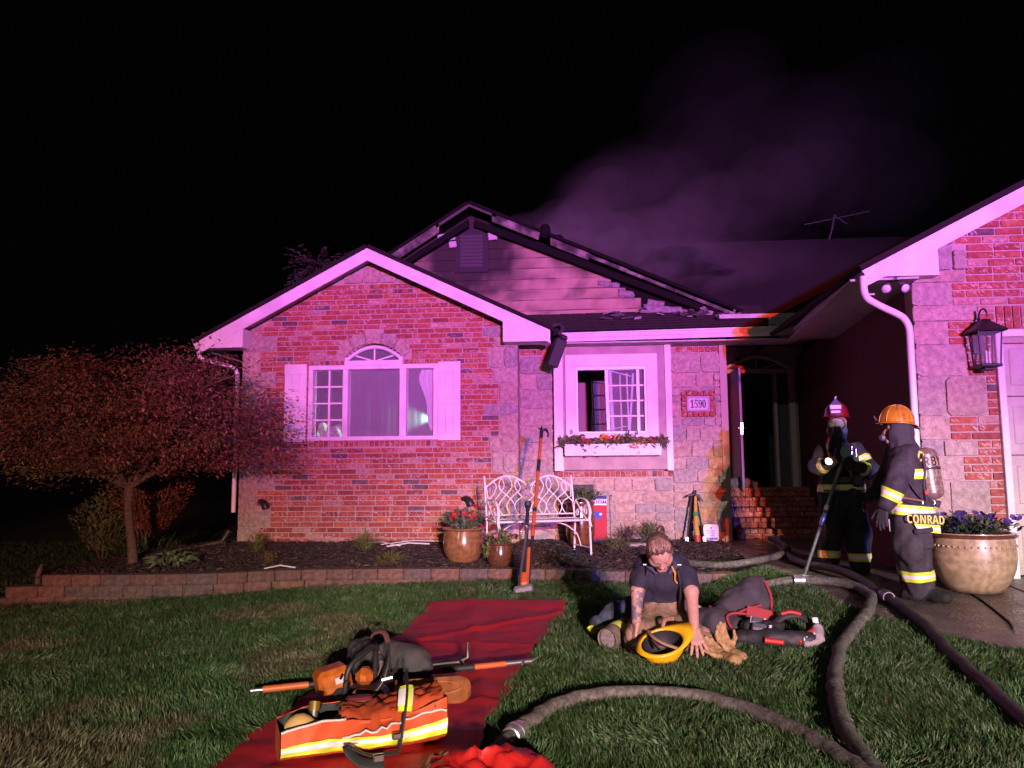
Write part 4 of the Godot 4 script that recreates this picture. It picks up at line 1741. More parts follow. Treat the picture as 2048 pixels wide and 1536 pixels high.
	for k in 26:
		var x := rng.randf_range(0.4, 2.35)
		var zz := rng.randf_range(-12.15, -11.75)
		m = MB.new()
		m.T = Transform3D(Basis.from_euler(Vector3(rng.randf_range(0.2, 0.8), rng.randf() * TAU, rng.randf_range(-0.3, 0.3))), Vector3(x, 3.36 + (-11.42 - zz) * 0.5 + 0.03, zz))
		m.box(Vector3.ZERO, Vector3(rng.randf_range(0.05, 0.22), 0.015, rng.randf_range(0.02, 0.08)), 0.004)
		obj(g, "roof_debris", m, dm if k % 3 else mat("roof_debris_pale", Color(0.36, 0.32, 0.34), 0.9))

# lamps and other things that hang on the house
func build_fixtures() -> void:
	var bmat: Material = mats["black_metal"]
	# lantern beside the garage door
	var l := thing("wall_lantern", "black carriage lantern with clear panes on the garage wall", "lantern", Vector3(3.80, 2.24, -7.78))
	var m := MB.new()
	m.box(Vector3(0, 0.02, 0), Vector3(0.20, 0.03, 0.18), 0.01)
	m.box(Vector3(0, -0.01, 0), Vector3(0.10, 0.03, 0.09), 0.01)
	obj(l, "base", m, bmat)
	m = MB.new()
	for sx in [-1.0, 1.0]:
		for sz in [-1.0, 1.0]:
			m.tube([Vector3(sx * 0.085, 0.03, sz * 0.075), Vector3(sx * 0.105, 0.34, sz * 0.09)], 0.008, 6)
	obj(l, "cage", m, bmat)
	m = MB.new()
	m.T = Transform3D(Basis(Vector3(0, 1, 0), PI / 4), Vector3.ZERO)
	m.lathe([Vector2(0.19, 0.335), Vector2(0.2, 0.35), Vector2(0.06, 0.44), Vector2(0.05, 0.46), Vector2(0.001, 0.47)], 4)
	m.T = Transform3D()
	obj(l, "roof", m, bmat)
	m = MB.new()
	var hook := []
	for k in 17:
		var a := -0.3 + 3.9 * k / 16.0
		hook.append(Vector3(0, 0.50 + 0.065 * sin(a), -0.02 + 0.075 * cos(a)))
	m.tube(hook, 0.009, 6)
	m.box(Vector3(0, 0.30, -0.15), Vector3(0.11, 0.3, 0.02), 0.005)
	m.tube([Vector3(0, 0.50, -0.09), Vector3(0, 0.42, -0.15)], 0.011, 6)
	obj(l, "bracket", m, bmat)
	for q in [[0.0, 0.09, 0.0], [PI / 2, 0.095, 0.0], [-PI / 2, 0.095, 0.0]]:
		m = MB.new()
		m.T = Transform3D(Basis(Vector3(0, 1, 0), q[0]), Vector3.ZERO)
		m.quad(Vector3(-0.08, 0.035, 0.078), Vector3(0.08, 0.035, 0.078), Vector3(0.095, 0.335, q[1]), Vector3(-0.095, 0.335, q[1]))
		obj(l, "pane", m, mats["pane"])
	m = MB.new()
	for k in 3:
		var a := TAU * k / 3.0
		m.tube([Vector3(0.025 * cos(a), 0.03, 0.025 * sin(a)), Vector3(0.025 * cos(a), 0.16, 0.025 * sin(a))], 0.009, 8)
	obj(l, "candle", m, mat("candle", Color(0.6, 0.58, 0.55), 0.5))
	# twin floodlights under the garage eave
	var f := thing("flood_light", "pair of unlit security floodlights under the garage eave", "floodlight", Vector3(3.02, 3.13, -7.83))
	m = MB.new()
	m.lathe([Vector2(0.001, -0.03), Vector2(0.05, -0.025), Vector2(0.05, 0.0), Vector2(0.001, 0.0)], 14)
	obj(f, "base", m, bmat)
	for q in [[Vector3(-0.08, -0.09, 0.05), Vector3(-0.5, -0.6, 0.9), 0.0], [Vector3(0.06, -0.09, 0.06), Vector3(0.15, -0.6, 0.9), 1.0]]:
		m = MB.new()
		m.T = from_to(q[0], q[0] + q[1])
		m.lathe([Vector2(0.001, -0.06), Vector2(0.022, -0.055), Vector2(0.03, -0.02), Vector2(0.042, 0.05), Vector2(0.045, 0.055), Vector2(0.036, 0.05)], 16)
		obj(f, "lamp_head", m, mat("lamp_shell", Color(0.16, 0.14, 0.17), 0.5))
		m = MB.new()
		m.T = from_to(q[0], q[0] + q[1])
		m.lathe([Vector2(0.038, 0.045), Vector2(0.03, 0.053), Vector2(0.001, 0.058)], 16)
		obj(f, "lens", m, mat("lens_glass", Color(0.75, 0.7, 0.75), 0.15))
	m = MB.new()
	m.box(Vector3(-0.20, -0.14, -0.05), Vector3(0.07, 0.02, 0.03), 0.004)
	obj(f, "sensor", m, mat("sensor_grey", Color(0.4, 0.38, 0.36), 0.5))
	# black fixture dangling at the gutter corner, with its white bracket box
	var s := thing("hanging_speaker", "long black box dangling from the gutter corner beside the bay", "speaker", Vector3(-0.36, 2.97, -11.28))
	m = MB.new()
	m.T = Transform3D(Basis(Vector3(0, 0, 1), -0.36) * Basis(Vector3(0, 1, 0), 0.35), Vector3(0.02, 0, 0))
	m.box(Vector3(0, 0.02, 0), Vector3(0.17, 0.42, 0.13), 0.015)
	m.box(Vector3(0.02, 0.26, 0), Vector3(0.12, 0.08, 0.11), 0.03)
	obj(s, "case", m, mat("speaker_case", Color(0.012, 0.012, 0.014), 0.6))
	m = MB.new()
	m.tube(curve([Vector3(0.06, 0.28, 0), Vector3(0.12, 0.36, -0.02), Vector3(0.08, 0.44, -0.05), Vector3(-0.02, 0.42, -0.06)], 14), 0.03, 8)
	obj(s, "cable", m, mat("cable_sleeve", Color(0.03, 0.025, 0.03), 0.8))
	m = MB.new()
	m.box(Vector3(-0.13, 0.26, -0.02), Vector3(0.12, 0.15, 0.12), 0.03)
	m.box(Vector3(-0.09, 0.18, -0.02), Vector3(0.08, 0.06, 0.1), 0.02)
	obj(s, "bracket", m, mats["white_trim"])
	# spouts low on the brick
	for q in [[-4.62, 0.86, "small black vent hood low on the left brick corner"], [-1.62, 0.89, "small black vent hood low on the brick above the red flowers"]]:
		var d := thing("vent_hood", q[2], "vent", Vector3(q[0], q[1], -11.47))
		m = MB.new()
		m.tube(curve([Vector3(-0.09, 0.04, 0.0), Vector3(-0.02, 0.04, 0.06), Vector3(0.03, 0.0, 0.09), Vector3(0.05, -0.06, 0.09)], 10), [0.03, 0.035, 0.04, 0.043, 0.046, 0.05, 0.052, 0.055, 0.056, 0.05], 10)
		obj(d, "hood", m, bmat)
	# old aerial on the ridge
	var a := thing("roof_aerial", "bare bent television aerial on the dark ridge", "aerial", Vector3(5.3, 6.05, -17.2))
	m = MB.new()
	m.tube([Vector3(0, 0, 0), Vector3(0.12, 0.35, 0), Vector3(0.2, 0.7, 0)], 0.02, 6)
	obj(a, "mast", m, mat("aerial_metal", Color(0.05, 0.05, 0.05), 0.8))
	m = MB.new()
	m.tube([Vector3(-0.45, 0.5, 0), Vector3(0.9, 0.72, 0.1)], 0.011, 6)
	m.tube([Vector3(0.2, 0.68, 0), Vector3(0.42, 0.45, 0.1)], 0.011, 6)
	for k in 6:
		m.tube([Vector3(-0.3 + k * 0.2, 0.52 + k * 0.035, -0.2), Vector3(-0.3 + k * 0.2, 0.52 + k * 0.035, 0.3)], 0.006, 5)
	obj(a, "rods", m, mats["aerial_metal"])

# ---------------------------------------------------------------- ground
const WALL_PATH := [Vector2(-6.9, -7.95), Vector2(-6.3, -8.15), Vector2(-5.74, -8.3), Vector2(-5.16, -8.33), Vector2(-4.1, -8.45), Vector2(-3.36, -8.78), Vector2(-2.7, -8.9), Vector2(-2.03, -8.95), Vector2(-0.92, -8.98), (Vector2(-0.2, -8.92)), Vector2(0.34, -8.79), Vector2(0.8, -8.66), Vector2(1.19, -8.58), Vector2(1.6, -8.68), Vector2(1.95, -8.92)]

func wall_z(x: float) -> float:
	for i in WALL_PATH.size() - 1:
		if x <= WALL_PATH[i + 1].x:
			return lerpf(WALL_PATH[i].y, WALL_PATH[i + 1].y, clampf((x - WALL_PATH[i].x) / (WALL_PATH[i + 1].x - WALL_PATH[i].x), 0.0, 1.0))
	return -8.92

func sheet(called: String, label: String, xs: Array, zs: Array, height: Callable, m: Material, k := "structure") -> MeshInstance3D:
	var b := MB.new()
	var rows := []
	for i in range(zs.size() - 1, -1, -1):
		var row := PackedVector3Array()
		for x in xs:
			row.append(Vector3(x, height.call(x, zs[i]), zs[i]))
		rows.append(row)
	b.grid(rows)
	var o := obj(self, called, b, m)
	kind(o, k, label)
	return o

func span(a: float, b: float, n: int) -> Array:
	var o := []
	for i in n + 1:
		o.append(lerpf(a, b, i / float(n)))
	return o

func on_tarp(x: float, z: float) -> bool:
	if z < -7.5 or z > -2.0:
		return false
	return x > tarp_left(z) + 0.03 and x < tarp_right(z) - 0.03

func tarp_left(z: float) -> float:
	return lerpf(-1.38, -1.42, clampf((z + 7.55) / 1.85, 0, 1)) if z < -5.7 else lerpf(-1.42, -1.60, clampf((z + 5.7) / 1.7, 0, 1))

func tarp_right(z: float) -> float:
	return lerpf(-0.15, -0.36, clampf((z + 7.42) / 2.1, 0, 1)) if z < -5.3 else lerpf(-0.36, -0.48, clampf((z + 5.3) / 1.2, 0, 1))

func build_land() -> void:
	# one lawn that runs out to the horizon
	var xs := []
	for x in [-180.0, -90.0, -45.0, -25.0, -15.0]:
		xs.append(x)
	xs.append_array(span(-11.0, 8.0, 76))
	for x in [12.0, 20.0, 35.0, 60.0, 120.0, 200.0]:
		xs.append(x)
	var zs := []
	for z in [-220.0, -120.0, -60.0, -40.0, -28.0, -20.0, -15.0]:
		zs.append(z)
	zs.append_array(span(-12.0, 2.0, 56))
	for z in [5.0, 9.0, 14.0, 17.0]:
		zs.append(z)
	var soil := textured(mat("lawn_soil", Color(0.035, 0.04, 0.02), 0.95), noise_tex("soil", 0.02, 0.4, 1.0, false, 5, 51), 0.8, noise_tex("grain_relief", 0.08, 0, 6.0, true), 1.0)
	sheet("lawn", "dark lawn that slopes gently away from the house", xs, zs, func(x: float, z: float) -> float: return lawn_y(x, z) - 0.012, soil)
	# the street where the fire engine stands
	var tar := textured(mat("asphalt", Color(0.05, 0.05, 0.05), 0.85), noise_tex("speckle", 0.12, 0.35, 1.0), 1.0)
	sheet("street", "asphalt street in front of the plot", span(-120.0, 120.0, 12), [17.0, 40.0], func(_x: float, _z: float) -> float: return -0.14, tar)
	var far := textured(mat("far_soil", Color(0.035, 0.04, 0.02), 0.95), noise_tex("soil", 0.02, 0.4, 1.0), 0.8)
	sheet("far_lawn", "dark ground across the street", span(-180.0, 200.0, 4), [40.0, 220.0], func(_x: float, _z: float) -> float: return -0.1, far)
	# wet concrete of drive and walk
	var conc := mat("concrete", Color(0.21, 0.175, 0.15), 0.5)
	textured(conc, noise_tex("concrete_tone", 0.01, 0.55, 1.0, false, 6, 61), 0.6, noise_tex("grain_relief", 0.08, 0, 6.0, true), 0.35)
	conc.roughness_texture = noise_tex("wetness", 0.006, 0.3, 1.0, false, 4, 62)
	var b := MB.new()
	var rows := []
	for z in span(-14.0, 17.0, 124):
		var e := slab_edge(z)
		var row := PackedVector3Array()
		for u in [0.0, 0.0, 0.02, 0.1, 0.25, 0.45, 0.7, 1.0]:
			var x := lerpf(e, 11.0, u)
			row.append(Vector3(x, slab_y(z) - (0.12 if row.is_empty() else (0.012 if row.size() == 1 else 0.0)), z))
		rows.append(row)
	rows.reverse()
	b.grid(rows)
	var o := obj(self, "driveway", b, conc)
	kind(o, "structure", "wet concrete drive and walk in front of garage and steps")
	# a joint across the drive
	b = MB.new()
	b.T = Transform3D(Basis(Vector3(1, 0, 0), 0.075), Vector3(3.75, slab_y(-7.0) + 0.003, -7.0))
	b.box(Vector3.ZERO, Vector3(0.014, 0.004, 1.8))
	o = obj(self, "driveway_joint", b, mat("joint", Color(0.03, 0.028, 0.026), 0.9))
	kind(o, "structure", "dark joint between two slabs of the drive")
	# the mulched bed
	b = MB.new()
	rows = []
	for x in span(-6.3, 1.96, 100):
		var z0 := wall_z(x) - 0.14
		var z1 := -12.0 if x > -5.2 else lerpf(-9.3, -12.0, (x + 6.3) / 1.1)
		var row := PackedVector3Array()
		for u in 30:
			var z := lerpf(z0, z1, u / 29.0)
			var y := bed_y(x, z) + 0.02 * fnoise.get_noise_2d(x * 150.0, z * 150.0)
			if u == 29 and x < -5.2:
				y = lawn_y(x, z) - 0.02
			row.append(Vector3(x, y, z))
		rows.append(row)
	rows.reverse()
	var rr := []
	for r in rows:
		rr.append(r)
	rr.reverse()
	b.grid(rr)
	var mulch := textured(mat("mulch_soil", Color(0.035, 0.024, 0.02), 0.95), noise_tex("soil", 0.02, 0.4, 1.0), 1.5, noise_tex("stone_relief", 0.03, 0, 14.0, true, 5, 22), 1.0)
	o = obj(self, "mulch_bed", b, mulch)
	kind(o, "structure", "bed of dark bark mulch along the front of the house")
	# chips of bark
	b = MB.new()
	b.box(Vector3.ZERO, Vector3(0.05, 0.009, 0.02), 0.003)
	var xf := []
	var cols := []
	for k in 15000:
		var x := rng.randf_range(-6.1, 1.93)
		var z := rng.randf_range(-11.95, -8.3)
		if z > wall_z(x) - 0.16:
			continue
		if x < -5.2 and z < lerpf(-9.2, -11.8, (x + 6.3) / 1.1):
			continue
		var s := rng.randf_range(0.5, 1.7)
		xf.append(Transform3D(Basis.from_euler(Vector3(rng.randf_range(-0.5, 0.5), rng.randf() * TAU, rng.randf_range(-0.5, 0.5))).scaled(Vector3(s, 1, s * rng.randf_range(0.6, 1.3))), Vector3(x, bed_y(x, z) + rng.randf_range(0.0, 0.02), z)))
		var v := rng.randf_range(0.3, 1.0) if rng.randf() < 0.93 else rng.randf_range(1.6, 3.2)
		cols.append(Color(0.055 * v, 0.037 * v, 0.03 * v))
	var chip := mat("bark_chip", Color(1, 1, 1), 0.7)
	chip.vertex_color_use_as_albedo = true
	kind(multi(self, "bark_mulch", b.mesh(), chip, xf, cols), "stuff", "loose dark bark chips on the bed")
	build_grass()
	build_retaining_wall()

func build_grass() -> void:
	# a tuft: bent blades
	var b := MB.new()
	var r := RandomNumberGenerator.new()
	r.seed = 21
	for k in 7:
		var a := r.randf() * TAU
		var d := Vector3(cos(a), 0, sin(a))
		var s := Vector3(-d.z, 0, d.x) * 0.0028
		var o := Vector3(r.randf_range(-0.016, 0.016), -0.012, r.randf_range(-0.016, 0.016))
		var hgt := r.randf_range(0.028, 0.06)
		var lean := r.randf_range(0.008, 0.04)
		var p1 := o + Vector3(0, hgt * 0.6, 0) + d * lean * 0.35
		var p2 := o + Vector3(0, hgt, 0) + d * lean
		b.quad(o - s, o + s, p1 + s * 0.8, p1 - s * 0.8)
		b.tri(p1 - s * 0.8, p1 + s * 0.8, p2)
	var m := mat("grass_blade", Color(1, 1, 1), 0.55)
	m.vertex_color_use_as_albedo = true
	m.backlight_enabled = true
	m.backlight = Color(0.3, 0.3, 0.3)
	var xf := []
	var cols := []
	var n := FastNoiseLite.new()
	n.frequency = 0.55
	n.seed = 3
	n.fractal_octaves = 3
	for k in 190000:
		var z := -2.6 - 6.9 * pow(rng.randf(), 1.15)
		var x := rng.randf_range(-0.72, 0.78) * -z + 0.085 * z
		if x < -7.2 or x > slab_edge(z) + 0.02 or on_tarp(x, z):
			continue
		if x > -7.0 and z < wall_z(x) + 0.03:
			continue
		var v := rng.randf_range(0.45, 1.35)
		var dry := smoothstep(0.05, 0.45, n.get_noise_2d(x, z)) * smoothstep(0.8, -1.0, x)
		if rng.randf() < 0.06:
			dry = 1.0
		var c := Color(0.05, 0.11, 0.03).lerp(Color(0.14, 0.115, 0.065), dry * 0.8)
		if rng.randf() < 0.03:
			c = Color(0.14, 0.20, 0.09)
		cols.append(Color(c.r * v, c.g * v, c.b * v))
		# trodden patches lie flat and one way
		var trod := smoothstep(-0.05, 0.4, n.get_noise_2d(x * 2.6 + 50.0, z * 2.6))
		var s := rng.randf_range(0.55, 1.25) * (1.0 + 0.3 * n.get_noise_2d(x * 3.0, z * 3.0))
		var lean := Vector3(n.get_noise_2d(x * 1.7, z * 1.7 + 90.0), 0, n.get_noise_2d(x * 1.7 - 70.0, z * 1.7)) * (1.2 + 2.2 * trod)
		var up := (Vector3.UP + lean + Vector3(rng.randf_range(-0.3, 0.3), 0, rng.randf_range(-0.3, 0.3))).normalized()
		var a := rng.randf() * TAU
		var fx := Vector3(cos(a), 0, sin(a))
		fx = (fx - up * up.dot(fx)).normalized()
		xf.append(Transform3D(Basis(fx * s, up * s, fx.cross(up) * s), Vector3(x, lawn_y(x, z), z)))
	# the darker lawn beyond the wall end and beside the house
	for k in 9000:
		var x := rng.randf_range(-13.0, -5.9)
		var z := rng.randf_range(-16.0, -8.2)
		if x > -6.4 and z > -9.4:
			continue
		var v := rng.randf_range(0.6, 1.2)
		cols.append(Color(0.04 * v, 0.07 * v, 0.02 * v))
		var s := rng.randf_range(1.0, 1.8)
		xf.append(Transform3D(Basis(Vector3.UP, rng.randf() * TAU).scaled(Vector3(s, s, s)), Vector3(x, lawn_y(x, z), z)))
	var dead := []
	var dc := []
	for k in 900:
		var z := rng.randf_range(-8.8, -3.0)
		var x := rng.randf_range(-0.7, 0.7) * -z
		if x > slab_edge(z) or on_tarp(x, z) or z < wall_z(x):
			continue
		var s := rng.randf_range(0.4, 1.0)
		dead.append(Transform3D(Basis.from_euler(Vector3(-PI / 2 + rng.randf_range(-0.5, 0.5), rng.randf() * TAU, 0)).scaled(Vector3(s, s, s)), Vector3(x, lawn_y(x, z) + rng.randf_range(0.012, 0.04), z)))
		dc.append(shade([Color(0.16, 0.09, 0.05), Color(0.12, 0.03, 0.03), Color(0.26, 0.20, 0.12)][rng.randi() % 3]))
	kind(multi(self, "fallen_leaves", leaf_mesh(0.045, 0.022), leaf_mat("leaf_mixed"), dead, dc), "stuff", "small dead leaves scattered on the lawn")
	kind(multi(self, "grass", b.mesh(), m, xf, cols), "stuff", "short mown grass with dry patches")

func build_retaining_wall() -> void:
	var w := thing("retaining_wall", "low wall of rough split concrete blocks in front of the bed", "wall")
	var tones := [Color(0.25, 0.14, 0.12), Color(0.21, 0.125, 0.11), Color(0.19, 0.14, 0.135), Color(0.27, 0.15, 0.115)]
	for k in 4:
		textured(mat("wall_block_%d" % k, tones[k], 0.95), noise_tex("stone_mottle", 0.012, 0.6, 1.0), 2.0, noise_tex("stone_relief", 0.03, 0, 14.0, true, 5, 22), 0.9)
	# walk along the path and set blocks, three courses, lower ones only where the lawn is low
	var pts := []
	for i in WALL_PATH.size():
		pts.append(Vector3(WALL_PATH[i].x, 0, WALL_PATH[i].y))
	var c := curve(pts, 260)
	for course in 4:
		var ytop := 0.24 - course * 0.115
		var at := 0 if course % 2 == 0 else 3
		while at < 255:
			var nxt := at + 8 + (rng.randi() % 3 if course != 0 else rng.randi() % 2)
			nxt = mini(nxt, 259)
			if 259 - nxt < 4:
				nxt = 259
			var a: Vector3 = c[at]
			var b: Vector3 = c[nxt]
			at = nxt
			var mid := (a + b) * 0.5
			if mid.x < -5.72 and course == 0:
				continue
			if mid.x < -6.2 and course == 1:
				continue
			if ytop < lawn_y(mid.x, mid.z + 0.1) - 0.01:
				continue
			var d := (b - a)
			var l := d.length()
			d /= l
			var out := d.cross(Vector3.UP)
			if out.z < 0.0:
				out = -out
			var m := MB.new()
			m.T = Transform3D(Basis(d, Vector3.UP, -d.cross(Vector3.UP) * -1.0), Vector3(mid.x, ytop - 0.0575, mid.z))
			# front face split rough, edges chipped
			var rows := []
			for i in 7:
				var row := PackedVector3Array()
				for j in 10:
					var u := j / 9.0 * 2.0 - 1.0
					var v := i / 6.0 * 2.0 - 1.0
					var e := maxf(absf(u) - 0.8, 0.0) * 5.0
					var f := maxf(absf(v) - 0.75, 0.0) * 4.0
					var zf := 0.02 - 0.02 * e * e - 0.014 * f * f + 0.018 * fnoise.get_noise_3d(u * 55.0, v * 40.0, course * 90.0 + at * 13.0)
					row.append(Vector3(u * (l * 0.5 - 0.004), v * 0.0565, zf))
				rows.append(row)
			m.grid(rows)
			m.box(Vector3(0, 0, -0.105), Vector3(l - 0.008, 0.112, 0.21), 0.008)
			obj(w, "block", m, mats["wall_block_%d" % (rng.randi() % 4)])

# ---------------------------------------------------------------- plants
func leaf_mesh(long: float, wide: float, fold := 0.25, bend := 0.15) -> ArrayMesh:
	var m := MB.new()
	var up := Vector3(0, 0, wide * fold)
	var a := Vector3.ZERO
	var b := Vector3(-wide * 0.5, long * 0.45, 0) + up
	var c := Vector3(wide * 0.5, long * 0.45, 0) + up
	var d := Vector3(0, long, -long * bend)
	var e := Vector3(0, long * 0.5, 0)
	m.tri(a, e, b)
	m.tri(a, c, e)
	m.tri(b, e, d)
	m.tri(e, c, d)
	return m.mesh()

func leaf_mat(called: String, rough := 0.5) -> StandardMaterial3D:
	var m := mat(called, Color(1, 1, 1), rough)
	m.vertex_color_use_as_albedo = true
	m.backlight_enabled = true
	m.backlight = Color(0.35, 0.35, 0.35)
	return m

func shade(c: Color, lo := 0.6, hi := 1.3) -> Color:
	var v := rng.randf_range(lo, hi)
	return Color(c.r * v, c.g * v, c.b * v)

# a tuft of leaves that spring from one place and arch outwards
func tuft(parent: Node, called: String, at: Vector3, radius: float, high: float, n: int, leaf: ArrayMesh, tones: Array, spread := 1.0, size := 1.0) -> void:
	var xf := []
	var cols := []
	for k in n:
		var a := rng.randf() * TAU
		var u := pow(rng.randf(), 0.6)
		var v := rng.randf()
		var d := Vector3(cos(a), 0, sin(a))
		var p := at + d * radius * u * (0.35 + 0.65 * v) + Vector3(0, high * v * (1.0 - 0.45 * u * u), 0)
		var y := (Vector3.UP * rng.randf_range(0.4, 1.1) + d * spread * rng.randf_range(0.3, 1.2) * (0.3 + u) + Vector3(rng.randf_range(-0.4, 0.4), 0, rng.randf_range(-0.4, 0.4))).normalized()
		var z := (d * -0.3 + Vector3.UP + Vector3(rng.randf_range(-0.4, 0.4), 0, rng.randf_range(-0.4, 0.4)))
		z = (z - y * y.dot(z)).normalized()
		var s := size * rng.randf_range(0.65, 1.25)
		xf.append(Transform3D(Basis(y.cross(z) * s, y * s, z * s), p))
		cols.append(shade(tones[rng.randi() % tones.size()]))
	var o := multi(parent, called, leaf, leaf_mat("leaf_mixed"), xf, cols)
	o.set_meta("kind", "stuff")

func flowers(parent: Node, spots: Array, petal: float, c: Color) -> void:
	for p in spots:
		var m := MB.new()
		var tilt := Basis.from_euler(Vector3(rng.randf_range(0.2, 1.2), rng.randf() * TAU, rng.randf_range(-0.4, 0.4)))
		var np := 6
		for k in np:
			var a := TAU * k / np
			var d := Vector3(cos(a), 0.25, sin(a)) * petal
			var s := Vector3(-sin(a), 0, cos(a)) * petal * 0.42
			m.T = Transform3D(tilt, p)
			m.tri(Vector3.ZERO, d * 0.65 + s, d * 0.65 - s)
			m.tri(d * 0.65 - s, d * 0.65 + s, d)
		obj(parent, "flower", m, mat("petal_%s" % c.to_html(false), shade(c, 0.9, 1.1), 0.6))

func pot_shape(r0: float, r1: float, rmid: float, high: float, lip: float) -> Array:
	var p := [Vector2(0.001, 0.0), Vector2(r0, 0.0)]
	for k in range(1, 9):
		var f := k / 9.0
		p.append(Vector2(lerpf(r0, r1, f) + (rmid - (r0 + r1) * 0.5) * sin(PI * pow(f, 0.85)) , high * f * 0.9))
	p.append(Vector2(r1, high * 0.91))
	p.append(Vector2(r1 + lip * 0.3, high * 0.93))
	p.append(Vector2(r1 + lip, high * 0.96))
	p.append(Vector2(r1 + lip * 0.8, high))
	p.append(Vector2(r1 - 0.02, high))
	p.append(Vector2(r1 - 0.03, high * 0.86))
	return p

func planter(label: String, at: Vector3, prof: Array, glaze: Material, soil_y: float, soil_r: float) -> Node3D:
	var t := thing("planter", label, "flower pot", at)
	var m := MB.new()
	m.lathe(prof, 40)
	obj(t, "pot", m, glaze)
	m = MB.new()
	m.lathe([Vector2(soil_r, soil_y - 0.02), Vector2(soil_r * 0.7, soil_y), Vector2(0.001, soil_y + 0.01)], 20)
	obj(t, "soil", m, mats["mulch_soil"])
	return t

func glaze(called: String, c: Color, rough := 0.22) -> StandardMaterial3D:
	var m := textured(mat(called, c, rough), noise_tex("glaze_tone", 0.012, 0.6, 1.0, false, 5, 71), 2.2)
	m.clearcoat_enabled = true
	m.clearcoat = 0.6
	m.clearcoat_roughness = 0.12
	return m

func build_garden() -> void:
	build_tree()
	build_shrubs()
	build_pots()
	build_bench()
	build_window_box()
	build_bits()

